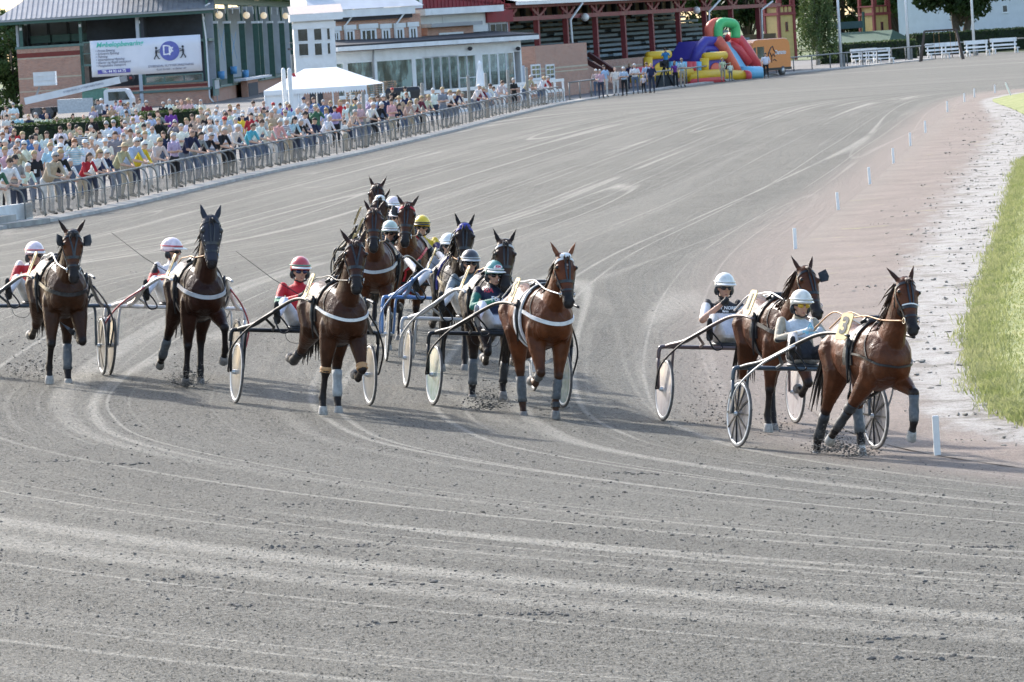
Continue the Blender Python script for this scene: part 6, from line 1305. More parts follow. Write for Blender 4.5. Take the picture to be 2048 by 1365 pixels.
for k in range(28):
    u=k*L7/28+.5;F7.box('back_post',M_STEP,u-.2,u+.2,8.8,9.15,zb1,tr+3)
F7.box('parapet',M_BRICK2,F7.uz(1130,140)[0],L7,-.1,.25,0,pz)
for y in(126,137):
    z=F7.uz(1320,y)[1];F7.box('brick_band',M_BAND,F7.uz(1205,140)[0],L7,-.115,-.1,z-.05,z+.06)
ux=F7.uz(1116,140)[0];zk=F7.uz(1070,92)[1];F7.box('brick_block',M_BRICK2,-.5,ux,-2.2,-.02,0,zk)
for y in(139,147):
    z=F7.uz(1080,y,-2.2)[1];F7.box('brick_band',M_BAND,-.5,ux,-2.215,-2.2,z-.05,z+.05)
for x0,x1 in((1061,1079),(1090,1107)):
    u0,u1,z0,z1=F7.rect(x0,129,x1,160,-2.2);F7.window(u0,u1,z0,z1,2,3,M_WPAINT,M_GLASS,.12,-2.3)
u0,u1,z0,z1=F7.rect(1033,132,1049,176,-2.2);F7.box('door',mat('grey_blue_door',(.38,.42,.48),.6),u0,u1,-2.26,-2.2,0,z1)
u0,u1,z0,z1=F7.rect(1118,156,1142,178,-.3);F7.box('meter_box',mat('grey_box',(.35,.38,.36),.7),u0,u1,-.5,-.11,0,z1)
for (a,b) in(((1154,112),(1213,146)),((1177,109),(1228,143))):
    p=F7.uz(*a,-.8);q=F7.uz(*b,-3.);MB().bar((p[0],-.8,p[1]),(q[0],-3.,q[1]),.18,.35).obj('stair_stringer',M_STEP if False else mat('dark_red_stair',(.10,.035,.03),.7),F7.r)
for (a,b,c_) in(((1165,6),(1141,40),(1152,172)),):
    P=[F7.uz(*a,-1.1),F7.uz(*b,-.5),F7.uz(*c_,-.5)];mb=MB();mb.tube([(P[0][0],-1.1,P[0][1]),(P[1][0],-.5,P[1][1]),(P[2][0],-.5,P[2][1])],.085,8);mb.obj('drainpipe',M_WPAINT,F7.r,True)
for (a,b,c_) in(((1442,-2),(1418,24),(1419,60)),((1545,3),(1523,20),(1525,80))):
    P=[F7.uz(*a,-1.1),F7.uz(*b,-.5),F7.uz(*c_,-.5)];mb=MB();mb.tube([(P[0][0],-1.1,P[0][1]),(P[1][0],-.5,P[1][1]),(P[2][0],-.5,P[2][1])],.085,8);mb.obj('drainpipe',M_WPAINT,F7.r,True)
for x,y in((1170,35),(1393,21)):
    u,z=F7.uz(x,y,-.4);MB().ell((u,-.4,z),.30,14,10).obj('globe_lamp',mat('white_lamp_globe',(.75,.75,.73),.3),F7.r,True)
F7.box('sloping_end',M_OCH,L7-.3,L7,.4,9,0,pz+1)
# ---- yellow gate towers
M_YEL=mat('yellow_boards',(.55,.40,.16),.7,var=.1,scale=2);M_MAR=mat('maroon_trim',(.24,.05,.05),.7,var=.12)
def gate_tower(a,b,side,label):
    F=Fac(a,b,'gate_tower',label,'tower');L=F.L;h=F.uz((a[0]+b[0])/2,-38)[1];zt=F.uz((a[0]+b[0])/2,30)[1];D=L*1.15
    F.box('shaft',M_YEL,0,L,0,D,0,zt)
    for u in(0,L): 
        for y in(0,D): F.box('corner_board',M_MAR,u-.14,u+.14,y-.14,y+.14,0,h)
    F.box('gallery_band',M_MAR,-.18,L+.18,-.18,D+.18,zt,zt+.28);F.box('gallery_band',M_MAR,-.18,L+.18,-.18,D+.18,zt+.85,zt+1.0)
    F.box('gallery_panel',M_YEL,.15,L-.15,.0,D,zt+.285,zt+.845)
    for k in range(4): F.box('gallery_slat',M_MAR,.2+k*(L-.4)/3-.04,.2+k*(L-.4)/3+.04,-.06,-.003,zt+.29,zt+.84)
    for s,(ax0,ax1) in (('f',(0,L)),('s',(0,D))):
        mb=MB();n=10;w=ax1-ax0;pts=[(ax0+.14,zt+1.0),(ax0+.14,h),(ax1-.14,h),(ax1-.14,zt+1.0),(ax1-.36,zt+1.0)]+[(ax0+w/2+(w/2-.36)*math.cos(q),zt+1.9+.55*math.sin(q)) for q in [math.pi*i/n for i in range(n+1)]]+[(ax0+.36,zt+1.0)]
        mb.prism(pts,0,.12);o=mb.obj('arch_panel',M_MAR,F.r);recalc(o.data)
        if s=='s': o.rotation_euler=(0,0,R(90));o.location=(L,0,0)
    MB().rings([[(L/2-(L/2+.4)*k,D/2-(D/2+.4)*k,z),(L/2+(L/2+.4)*k,D/2-(D/2+.4)*k,z),(L/2+(L/2+.4)*k,D/2+(D/2+.4)*k,z),(L/2-(L/2+.4)*k,D/2+(D/2+.4)*k,z)] for k,z in((1,h),(1,h+.15),(.05,h+2.))]).obj('spire_roof',M_GREEN,F.r)
    u0,u1,z0,z1=L*.42,L*.58,zt-1.6,zt-.7;F.window(u0,u1,z0,z1,1,1,M_MAR,M_GLASS,.05,-.06);return F
gate_tower((1562,122),(1592,120),1,'yellow boarded gate tower with maroon trim beside the birch')
gate_tower((1752,110),(1782,108),1,'yellow boarded gate tower with maroon trim left of the big tree')
F8=Fac((1655,116),(1782,109),'green_gate_lodge','low dark green roofed gate lodge between the yellow towers','lodge')
z0=F8.uz(1700,86)[1];z1=F8.uz(1720,64)[1];F8.box('wall',mat('dark_green_boards',(.03,.045,.035),.8),.2,F8.L-.3,.4,3,0,z0)  # lodge wall in one very dark green
MB().add([(-.3,-.6,z0),(F8.L+.2,-.6,z0),(F8.L-.6,2,z1),(.4,2,z1),(-.3,4.6,z0),(F8.L+.2,4.6,z0)],[(0,1,2,3),(5,4,3,2),(0,3,4),(1,5,2)]).obj('roof',mat('green_roof',(.055,.11,.075),.7,var=.2),F8.r)
u0,u1,a0,a1=F8.rect(1656,44,1727,58,2.2);F8.box('sign_board',mat('dark_teal_board',(.03,.07,.075),.6),u0,u1,2.2,2.35,a0,a1)
for u in(u0,u1): F8.box('sign_post',M_GREEN,u-.1,u+.1,2.15,2.4,0,a1+.9)
# ---- white house far right
F9=Fac((1800,100),(2075,84),'white_house','white rendered house behind the big tree','house');h9=F9.uz(1950,-30)[1]
F9.box('wall',mat('cool_white_render',(.62,.64,.67),.85,var=.05,scale=1),0,F9.L,0,9,0,h9);F9.box('roof',mat('red_tile_roof',(.3,.11,.08),.8),-.4,F9.L+.4,-.5,9.5,h9,h9+.3)
u0,u1,z0,z1=F9.rect(2004,10,2016,26);F9.window(u0,u1,z0,z1,1,1,M_WPAINT,M_GLASS,.1)
u0,u1,z0,z1=F9.rect(1905,30,1925,52);F9.window(u0,u1,z0,z1,2,1,M_WPAINT,M_GLASS,.1)
# ================================================================ TREES AND HEDGES
def mat_leaf(name,c1,c2,tr=.25):
    m,t=newmat(name,.6,0,.3);co=t.n('TexCoord').outputs['Object'];n=t.noise(co,.9,3,.6);n2=t.noise(co,6,2)
    c=t.mixc(t.ss(n,.3,.7),c1,c2);c=t.mixc(t.ss(n2,.55,.75,0,.5),c,tuple(min(1,q*1.7) for q in c2));t.l(c,t.b.inputs['Base Color'])
    tb=t.n('BsdfTranslucent');t.l(c,tb.inputs[0]);ms=t.n('MixShader');ms.inputs[0].default_value=tr;t.l(t.b.outputs[0],ms.inputs[1]);t.l(tb.outputs[0],ms.inputs[2]);t.l(ms.outputs[0],t.t.nodes['Material Output'].inputs[0]);return m
LF_D=mat_leaf('dark_leaves',(.018,.036,.012),(.035,.062,.018));LF_M=mat_leaf('mid_green_leaves',(.035,.065,.018),(.07,.115,.03));LF_B=mat_leaf('birch_leaves',(.06,.095,.03),(.12,.165,.055));LF_H=mat_leaf('hedge_leaves',(.03,.055,.016),(.065,.10,.028))
M_BARK=mat('brown_bark',(.085,.065,.05),.9,var=.3,scale=5,bump=.6);M_BIRCH=mat('birch_bark',(.42,.40,.37),.85,var=.3,scale=5,bump=.4)
def leaves(C,size,droop=0.):
    N=len(C);a=rng.normal(0,1,(N,3));a/=np.linalg.norm(a,axis=1)[:,None];b=rng.normal(0,1,(N,3));b-=a*(a*b).sum(1)[:,None];b/=np.linalg.norm(b,axis=1)[:,None]
    if droop: a=a*(1-droop)+np.array([0,0,-1.])*droop;a/=np.linalg.norm(a,axis=1)[:,None];b-=a*(a*b).sum(1)[:,None];b/=np.linalg.norm(b,axis=1)[:,None]
    s=(size*rng.uniform(.6,1.4,N))[:,None];P=np.stack([C-a*s,C+b*s*.45,C+a*s,C-b*s*.45],1).reshape(-1,3);F=(np.arange(N)[:,None]*4+np.arange(4)).tolist();return P,F
def leaf_mesh(name,C,size,m,droop=0.):
    P,F=leaves(np.asarray(C,float),size,droop);me=bpy.data.meshes.new(name);me.from_pydata(P.tolist(),[],F);me.materials.append(m);me.update();return me
def crown_pts(n,h0,h1,rad,seed,clumps=34,top=1.):
    g=np.random.default_rng(seed);cz=(h0+h1)/2;out=[];cl=[]
    for i in range(clumps):
        v=g.normal(0,1,3);v/=np.linalg.norm(v);k=.55+.42*g.random();cl.append(np.array([v[0]*rad*k,v[1]*rad*k,cz+v[2]*(h1-h0)/2*k]))
    cl=np.array(cl);r=rad*.30*g.uniform(.6,1.25,clumps)
    per=n//clumps
    for c,q in zip(cl,r):
        v=g.normal(0,1,(per,3));v/=np.linalg.norm(v,axis=1)[:,None];out.append(c+v*(q*g.random((per,1))**.45)*np.array([1,1,.8]))
    return np.vstack(out),cl
def tree(px,h,rad,h0,label,m=LF_M,n=9000,leaf=.22,seed=1,trunk=.25,name='tree',group='trees around the grandstands',share=None,multi=1,z=0):
    p=G0(*px);r=empty(name,p,seed*1.3,label,'tree',group)
    if share: 
        for me,nm in share: inst(me,nm,r)
        return r,share
    C,cl=crown_pts(n,h0,h,rad,seed);mb=MB();g=random.Random(seed)
    for k in range(multi):
        dx=(k-(multi-1)/2)*trunk*2.2
        mb.tube([(dx*.5,0,-.1),(dx,.0,h0*.5),(dx*1.6+.1,.1,h0*.95),(dx*1.4,0,(h0+h)/2)],[trunk*1.25,trunk,trunk*.8,trunk*.35],10)
    for c in cl[:16]:
        s=V((0,0,h0*g.uniform(.75,1.25)));e=V(c);mb.tube([s,s.lerp(e,.5)+V((0,0,.3)),e],[trunk*.38,trunk*.22,.03],6)
    tm=mb.mesh('trunk',M_BARK,True);cm=leaf_mesh('crown',C,leaf,m);inst(tm,'trunk',r);inst(cm,'crown',r);return r,[(tm,'trunk'),(cm,'crown')]
tr1,sh1=tree((1925,100),11.5,6.0,3.2,'big broad dark tree with two trunks behind the swing',LF_D,16000,.30,5,.42,multi=2)
tree((30,215),10,4.2,1.,'dense green tree at the left edge beyond the brick stand',LF_M,12000,.25,8,.25)
tree((-30,205),13,5,2.,'tall dark tree at the far left edge of the picture',LF_D,12000,.25,9,.3)
_,shA=tree((1500,108),17,6.5,1.5,'tall tree behind the right end of the red grandstand',LF_D,12000,.38,11,.35)
_,shB=tree((1690,96),16,6.5,.8,'tall leafy tree above the green gate lodge',LF_M,12000,.38,12,.35)
for i,(x,y,l,s) in enumerate(((1570,100,'tall tree behind the left yellow gate tower',shB),(1630,98,'tree behind the weeping birch',shA),(1745,94,'tree behind the right yellow gate tower',shA),(1800,92,'tree between the right gate tower and white house',shB),(1430,100,'tree seen over the benches of the red stand',shB),(1340,104,'tree seen through the middle of the red stand',shA),(2060,84,'tree at the right edge behind the white house',shA),(560,150,'tree behind the open stand columns',shB),(900,150,'tree behind the red gabled building',shA),(700,150,'tree behind the brick house roof',shA),(1100,120,'tree behind the left end of the red stand',shB),(1240,112,'tree behind the red stand roof',shA),(300,150,'tree behind the brick grandstand roof',shB),(120,160,'tree behind the left corner of the brick grandstand',shA),(1985,88,'tree behind the white house roof',shB))):
    q,_=tree((x,y),16,6,1,l,share=s,seed=20+i)
    q.scale=(1.25,1.25,1.25)
def birch():
    p=G0(1636,131);r=empty('birch_tree',p,0,'weeping birch with pale trunk and hanging foliage beside the orange van','tree');h=8.6;g=random.Random(4);mb=MB();mb.tube([(0,0,-.1),(.1,0,2.5),(0,.1,5),(.1,0,h)],[.2,.16,.11,.03],9)
    C=[]
    for k in range(130):
        a=g.uniform(0,6.28);q=g.uniform(.15,1.75)*(1 if g.random()<.8 else 1.15);z1=g.uniform(3.2,h);z0=max(.5,z1-g.uniform(1.5,4.2));x,y=q*math.cos(a),q*math.sin(a)
        n=int((z1-z0)*26)
        for i in range(n):
            t=i/n;C.append((x+g.gauss(0,.10),y+g.gauss(0,.10),z1+(z0-z1)*t))
        if k%4==0: mb.tube([(0,0,z1*.85),(x*.6,y*.6,z1+.25),(x,y,z1)],[.045,.025,.01],5)
    mb.obj('trunk',M_BIRCH,r,True);inst(leaf_mesh('crown',C,.13,LF_B,.45),'crown',r)
birch()
def hedge(a,b,h,d,label,m=LF_H,leaf=.09,dens=55):
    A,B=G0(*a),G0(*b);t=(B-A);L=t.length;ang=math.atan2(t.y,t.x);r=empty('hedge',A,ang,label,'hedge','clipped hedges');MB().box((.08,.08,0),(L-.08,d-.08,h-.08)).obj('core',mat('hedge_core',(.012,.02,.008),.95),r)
    n=int(L*h*dens);C=[]
    C.append(np.stack([rng.uniform(0,L,n),.05+rng.normal(0,.035,n),rng.uniform(0,h,n)],1));n2=int(min(d,4)*L*dens);C.append(np.stack([rng.uniform(0,L,n2),rng.uniform(0,d,n2),h-.04+rng.normal(0,.04,n2)],1));n3=int(min(d,4)*h*dens)
    for x in(0,L): C.append(np.stack([x+rng.normal(0,.04,n3),rng.uniform(0,min(d,4),n3),rng.uniform(0,h,n3)],1))
    inst(leaf_mesh('foliage',np.vstack(C),leaf,m),'foliage',r)
hedge((30,322),(243,309),1.75,3,'clipped hedge in the middle of the crowd below the crane truck')
hedge((44,286),(292,271),1.2,3,'long low hedge behind the left crowd below the crane truck')
hedge((292,296),(402,289),1.8,3,'clipped block hedge right of the crane truck with people before it')
hedge((-30,242),(48,237),1.1,3,'low hedge at the left edge beside the crane truck',LF_M)
hedge((1690,127),(1835,117),1.75,2.5,'long clipped hedge behind the four small white seats',LF_H,.13,40)
hedge((1835,114),(2110,96.5),2.1,2.5,'long dark hedge below the big tree and white house',LF_D,.13,40)
hedge((1640,130),(1690,127),1.3,2,'small leafy shrub hedge beside the birch trunk',LF_M,.13,40)
# ================================================================ TENT, TRUCK, STALL THINGS
M_TENT=mat('white_tent_canvas',(.78,.79,.80),.7,var=.03,scale=1.,bump=.15,bscale=2)
def tent():
    F=Fac((527,268),(735,256),'party_tent','white canvas party tent with scalloped valance in front of the pavilion','tent');L=F.L;ze=F.uz(640,176)[1];zr=F.uz(640,137)[1];D=6.
    u0=F.uz(527,180)[0];u1=F.uz(733,165)[0];ua=F.uz(590,140)[0];ub=F.uz(655,138)[0]
    mb=MB();P=[(u0,0,ze),(u1,0,ze),(u1,D,ze),(u0,D,ze),(ua,D*.5,zr),(ub,D*.5,zr)];mb.add(P,[(0,1,5,4),(1,2,5),(2,3,4,5),(3,0,4)]);mb.obj('canopy',M_TENT,F.r)
    v=MB();n=40
    for i in range(n):
        a=u0+(u1-u0)*i/n;b=u0+(u1-u0)*(i+1)/n;m_=(a+b)/2;v.add([(a,-.01,ze),(b,-.01,ze),(b,-.01,ze-.22),(m_,-.01,ze-.34),(a,-.01,ze-.22)],[(0,4,3,2,1)])
    v.obj('valance',M_TENT,F.r)
    for u in(u0+.05,(u0*2+u1)/3,(u0+2*u1)/3,u1-.05):
        for y in(0.05,D-.05): MB().tube([(u,y,0),(u,y,ze)],.04,8).obj('leg',M_WPAINT,F.r,True)
    MB().box((u0,.1,0),(u0+2.2,.13,ze-.1)).obj('side_sheet',M_TENT,F.r)
    u,z=F.uz(589,154);MB().prism([(u-.1,z),(u+.1,z),(u+.02,z+.22),(u-.12,z+.18)],-.03,-.02).obj('red_motif',mat('red_motif',(.5,.04,.05),.6),F.r)
tent()
def white_fence(a,b,h,label,n=7,rails=(.35,.75,1.1)):
    A,B=G0(*a),G0(*b);t=B-A;L=t.length;r=empty('white_fence',A,math.atan2(t.y,t.x),label,'fence','white board fences')
    for k in range(n+1): MB().box((L*k/n-.06,-.06,0),(L*k/n+.06,.06,h)).obj('post',M_WPAINT,r)
    for z in rails: MB().box((0,-.1,z*h-.09),(L,-.063,z*h+.09)).obj('rail',M_WPAINT,r)
white_fence((592,268),(832,246),1.35,'white two rail fence below the party tent',8,(.45,.95))
white_fence((846,235),(1128,205),1.45,'white balustrade fence in front of the glass pavilion',16,(.1,.55,1.))
for i,(x0,x1) in enumerate(((571,579),(583,591))):
    F=Fac((x0,274),(x1,273.5),'white_pillar',['left white gate pillar with rounded top before the tent','right white gate pillar with rounded top before the tent'][i],'pillar');F.r['group']='white gate pillars';h=F.uz((x0+x1)/2,137)[1];F.box('shaft',M_WPAINT,0,F.L,0,F.L,0,h-.1);MB().ell((F.L/2,F.L/2,h-.1),(F.L/2,F.L/2,.14),12,8).obj('cap',M_WPAINT,F.r,True)
M_PAL=mat('pallet_wood',(.40,.27,.17),.85,var=.25,scale=6)
plm=MB()
for k in range(5): plm.box((0,k*.16+.02,.1),(1.2,k*.16+.12,.13))
for k in range(3): plm.box((.02+k*.53,0.,.02),(.12+k*.53,.8,.098))
plm=plm.mesh('boards',M_PAL)
for s,(x,y,n) in enumerate(((694,240,12),(719,238.5,15),(738,237.5,16),(757,236,16))):
    p=G0(x,y)
    for k in range(n):
        o=inst(plm,'pallet',None,(p.x+random.uniform(-.04,.04),p.y,.04+k*.135),(0,0,random.uniform(-.06,.06)));tag(o,f"wooden pallet in the {['leftmost','second','third','rightmost'][s]} stack beside the tent, {['lowest','second','third','fourth','fifth','sixth','seventh','eighth','ninth','tenth','eleventh','twelfth','thirteenth','fourteenth','fifteenth','sixteenth'][k]} from the ground",'pallet','stacked wooden pallets')
def container():
    F=Fac((775,237),(842,233),'waste_container','black waste container with pale lid edge beside the pallets','container');h=F.uz(810,181)[1];m=mat('black_plastic',(.02,.022,.026),.5);MB().rings([[(k*.5*F.L*sx+F.L/2,.9+.9*k*sy,z) for sx,sy in((-1,-1),(1,-1),(1,1),(-1,1))] for k,z in((.88,.15),(1,h-.15),(1.03,h-.15),(1.03,h))]).obj('body',m,F.r);MB().rings([[(k*.52*F.L*sx+F.L/2,.9+.93*k*sy,z) for sx,sy in((-1,-1),(1,-1),(1,1),(-1,1))] for k,z in((1.,h+.003),(.9,h+.18))]).obj('lid',m,F.r)
    for u in(.2,F.L-.2): MB().tube([(u,0,.09),(u,.12,.09)],.09,10).obj('wheel',M_TYRE,F.r)
container()
def parasol():
    p=G0(965,222);r=empty('closed_parasol',p,0,'closed white parasol standing before the pavilion door','parasol');MB().tube([(0,0,0),(0,0,3.1)],.03,8).obj('pole',M_WPAINT,r,True);MB().rings([[(k*(1+.18*math.cos(5*a))*math.cos(a),k*(1+.18*math.cos(5*a))*math.sin(a),z) for a in [2*math.pi*q/30 for q in range(30)]] for k,z in((.42,.95),(.36,1.3),(.2,2.3),(.10,2.75),(.14,2.9),(.03,3.08))]).obj('cloth',M_TENT,r,True);MB().box((-.35,-.35,0),(.35,.35,.1)).obj('foot',M_CONC,r)
parasol()
def crane_truck():
    F=Fac((50,242),(268,229),'crane_truck','white lift truck with long raised boom and basket behind the crowd','truck');r=F.r
    def pt(x,y,d): u,z=F.uz(x,y,d);return V((u,d,z))
    a,b=pt(50,203,.5),pt(240,160,.5);up=V((0,0,1));MB().bar(a,b,.5,.55,0,up).obj('boom',M_WPAINT,r);c=pt(254,157,.5);MB().bar(b,c,.42,.46).obj('boom_tip',M_ROOFM,r);e=pt(262,156,.5);MB().tube([e-V((0,.3,0)),e+V((0,.3,0))],.26,14).obj('boom_pulley',M_ROOFD,r,True);MB().tube([e-V((0,.32,0)),e+V((0,.32,0))],.12,10).obj('pulley_hub',mat('red_hub',(.3,.05,.04),.5),r,True)
    t=inst(text_mesh('DYBENDAL FLYTTEFORRETNING',.22,mat('boom_ink',(.2,.22,.3),.6),.004,'CENTER'),'lettering',r,a.lerp(b,.62)+V((0,-.27,.02)),(R(90),-math.atan2((b-a).z,(b-a).x),0))
    q=pt(68,172,.2);q2=pt(110,143,.2);bk=MB();w=q2.x-q.x;h=q2.z-q.z
    for z in(0,h*.35,h*.7,h-.05): bk.box((q.x,.0,q.z+z),(q2.x,.05,q.z+z+.06))
    bk.box((q.x,.051,q.z),(q2.x,.07,q2.z));bk.box((q.x,.072,q.z-.06),(q2.x,1.1,q.z));bk.box((q.x,1.1,q.z),(q2.x,1.15,q2.z));bk.obj('basket',M_WPAINT,r);MB().bar(V((q.x+.4,.5,q.z-.1)),a.lerp(b,.12)+V((0,0,.2)),.15,.15).obj('basket_arm',M_ROOFM,r)
    u0,u1,z0,z1=F.rect(208,178,265,224);D=2.2;mb=MB();mb.prism([(u0,z0),(u1,z0),(u1,z0+(z1-z0)*.55),(u1-.35,z1-.1),(u1-.55,z1),(u0+.15,z1),(u0,z1-.15)],0,D);recalc(mb.obj('cab',M_WPAINT,r).data);MB().prism([(u0+.35,z0+(z1-z0)*.5),(u1-.2,z0+(z1-z0)*.5),(u1-.55,z1-.22),(u0+.35,z1-.22)],-.02,-.003).obj('side_window',M_GLASS,r)
    u2,u3,z2_,z3_=F.rect(115,198,186,226);MB().box((u2,0,z2_),(u3,2.2,z3_)).obj('turret_housing',mat('grey_white_panel',(.55,.57,.57),.6,var=.15),r);MB().box((F.uz(60,220)[0],.1,.55),(u1-.1,2.1,.95)).obj('chassis',M_BLACKP,r);u4,u5,z4,z5=F.rect(163,178,212,200);MB().box((u4,.4,z4),(u5,2,z5)).obj('engine_cover',mat('green_cover',(.12,.25,.19),.6),r)
    for u in(F.uz(75,230)[0],F.uz(95,230)[0],u1-.8):
        for y in(.0,2.0): MB().tube([(u,y,.48),(u,y+.28,.48)],.48,18).obj('wheel',M_TYRE,r,True)
crane_truck()
def pylon():
    p=G0(8,212);r=empty('lattice_mast',p,0,'slender grey steel lattice mast at the left edge','mast');mb=MB();h=9
    for sx,sy in((-1,-1),(1,-1),(1,1),(-1,1)): mb.bar((sx*.45,sy*.45,0),(sx*.25,sy*.25,h),.07,.07,up=V((1,0,0)))
    for k in range(12):
        z=k*h/12;w=.45-.2*k/12;w2=.45-.2*(k+1)/12
        for s in(1,-1): mb.bar((-w,s*w,z),(w2,s*w2,z+h/12),.05,.05);mb.bar((s*w,-w,z),(s*w2,w2,z+h/12),.05,.05)
    mb.obj('lattice',M_ROOFM,r)
pylon()
# ---- flagpoles, seats, swing
for i,(x,y) in enumerate(((1683,136),(1818,122),(1949,112))):
    p=G0(x,y);r=empty('flagpole',p,0,['tall white flagpole beside the gate lodge','tall white flagpole left of the swing','tall white flagpole right of the swing'][i],'flagpole','white flagpoles');MB().tube([(0,0,0),(0,0,10)],[.13,.08],10).obj('pole',M_WPAINT,r,True);MB().box((.14,-.12,0),(.34,.12,1.1)).obj('foot_bracket',M_GALV,r);MB().tube([(.13,0,.4),(.11,0,9.5)],.012,5).obj('halyard',M_GALV,r)
def bench_table():
    parts=[];w=1.9
    for nm,bx in(('seat',[(-w/2,.0,.42),(w/2,.38,.47)]),('backrest',[(-w/2,.52,.92),(w/2,.57,1.22)]),('backrest',[(-w/2,.5,.62),(w/2,.55,.76)]),('front_board',[(-w/2,-.42,.40),(w/2,-.1,.45)])): parts.append((nm,MB().box(*bx).mesh(nm,M_WPAINT)))
    for x in(-w/2+.12,w/2-.2):
        mb=MB();mb.box((x,.40,0),(x+.09,.5,1.22));mb.box((x,-.4,0),(x+.09,-.3,.395));mb.box((x,-.29,.30),(x+.09,.39,.395));parts.append(('leg_frame',mb.mesh('leg_frame',M_WPAINT)))
    return parts
BT=bench_table()
for i,(x,y,sc,ry,lab) in enumerate(((1718,131,.55,.3,'small white wooden seat, leftmost of the four beside the hedge'),(1733,130,.55,.3,'small white wooden seat, second of the four beside the hedge'),(1748,129,.6,.3,'small white wooden seat, third of the four beside the hedge'),(1768,129,.9,.3,'white wooden seat at the right end of the row of four'),(1878,118.5,1.05,.25,'white wooden bench under the swing, left one'),(1906,116.5,1.05,.25,'white wooden bench under the swing, right one'),(1957,112.5,1.15,.2,'white wooden bench beside the right flagpole'),(2011,107.5,1.3,.15,'white wooden bench nearest the right edge'))):
    p=G0(x,y);r=empty('garden_bench',p,ry,lab,'bench','white garden benches')
    r.scale=(sc,1.1,1.15)
    for nm,me in BT: inst(me,nm,r)
def swing():
    F=Fac((1838,124),(1932,118.5),'swing_set','dark wooden swing frame behind the far rail','swing');h=F.uz(1885,61)[1];m=mat('dark_brown_timber',(.075,.055,.045),.8);L=F.L
    MB().bar((.6,0,h),(L-.7,0,h),.16,.16).obj('crossbeam',m,F.r)
    for u,s in((.6,-1),(L-.7,1)):
        for y in(-1.,1.): MB().bar((u,0,h-.02),(u+s*.45,y,0),.14,.14).obj('leg',m,F.r)
    for u in(1.6,3.0):
        sw=bpy.data.objects.new('swing_seat',None);link(sw,F.r,(u,0,0));MB().box((-.25,-.1,.5),(.25,.1,.54)).obj('board',m,sw)
        for s in(-.22,.22): MB().tube([(s,0,.54),(s,0,h)],.012,5).obj('rope',M_TAN,sw)
swing()
# ---- orange van
def van():
    F=Fac((1495,156),(1584,149),'orange_van','orange high roof delivery van with a black horse emblem beside the slide','van');L=F.L;h=F.uz(1540,78)[1];m=mat('orange_van_paint',(.66,.20,.03),.35,var=.05,coat=.5);D=2.0;r=F.r
    prof=[(.0,.45),(L*.985,.45),(L,.8),(L*.99,h-.6),(L*.97,h-.25),(L*.93,h-.06),(L*.86,h),(L*.30,h),(L*.22,h-.06),(L*.17,h-.25),(L*.09,h*.62),(L*.01,h*.46),(0,.8)]
    ys=[(.0,.94),(.06,1.),(D-.06,1.),(D,.94)];cx,cz=L/2,h/2
    MB().rings([[(cx+(x-cx)*(1 if k==1 else .985),y,cz+(z-cz)*(1 if k==1 else .97)) for x,z in prof] for y,k in ys]).obj('body',m,r);recalc(r.children[0].data)
    MB().prism([(L*.09,h*.50),(L*.22,h*.50),(L*.22,h*.80),(L*.17,h*.78)],-.012,-.001).obj('side_window',M_GLASS,r);MB().prism([(L*.25,h*.48),(L*.40,h*.48),(L*.40,h*.80),(L*.25,h*.80)],-.012,-.001).obj('side_window',M_GLASS,r)
    MB().box((L*.02,-.02,.42),(L,.0,.62)).obj('sill_trim',M_BLACKP,r)
    for u in(L*.17,L*.80):
        for y in(-.03,D-.22):
            w_=bpy.data.objects.new('wheel',None);link(w_,r,(u,y,.36));MB().tube([(0,0,0),(0,.25,0)],.36,18).obj('tyre',M_TYRE,w_,True);MB().tube([(0,-.012,0),(0,.1,0)],.2,14).obj('rim',M_SILV,w_,True)
    MB().ell((L*.13,-.15,h*.52),(.1,.08,.17),8,6).obj('mirror',M_BLACKP,r,True);MB().box((L-.02,.1,h*.3),(L+.03,.3,h*.45)).obj('tail_lamp',mat('red_lamp',(.4,.02,.02),.3),r)
    k=M_INK;e=MB();cxe,cze=L*.58,h*.55
    def ln(pts,w):
        P=[V((cxe+x*1.1,-.012,cze+z*1.1)) for x,z in pts];e.tube(P,w,5)
    ln([(-.75,-.55),(-.55,-.2),(-.55,.15),(-.15,.55),(.1,.65),(.2,.4),(.55,.1)],.045);ln([(-.55,-.2),(-.8,-.05)],.04);ln([(-.1,-.1),(.1,.1),(.35,-.1)],.04);ln([(-.15,-.5),(-.1,-.1)],.04);ln([(.05,-.35),(.3,-.3),(.5,-.4)],.04);ln([(-.55,.15),(-.3,.2),(-.1,-.1)],.045)
    e.obj('horse_emblem',k,r);inst(text_mesh('Dantoto',.48,TX_W,.006,'CENTER',.15,bold=.012),'lettering',r,(L*.76,-.03,h*.62),(R(90),0,0))
van()
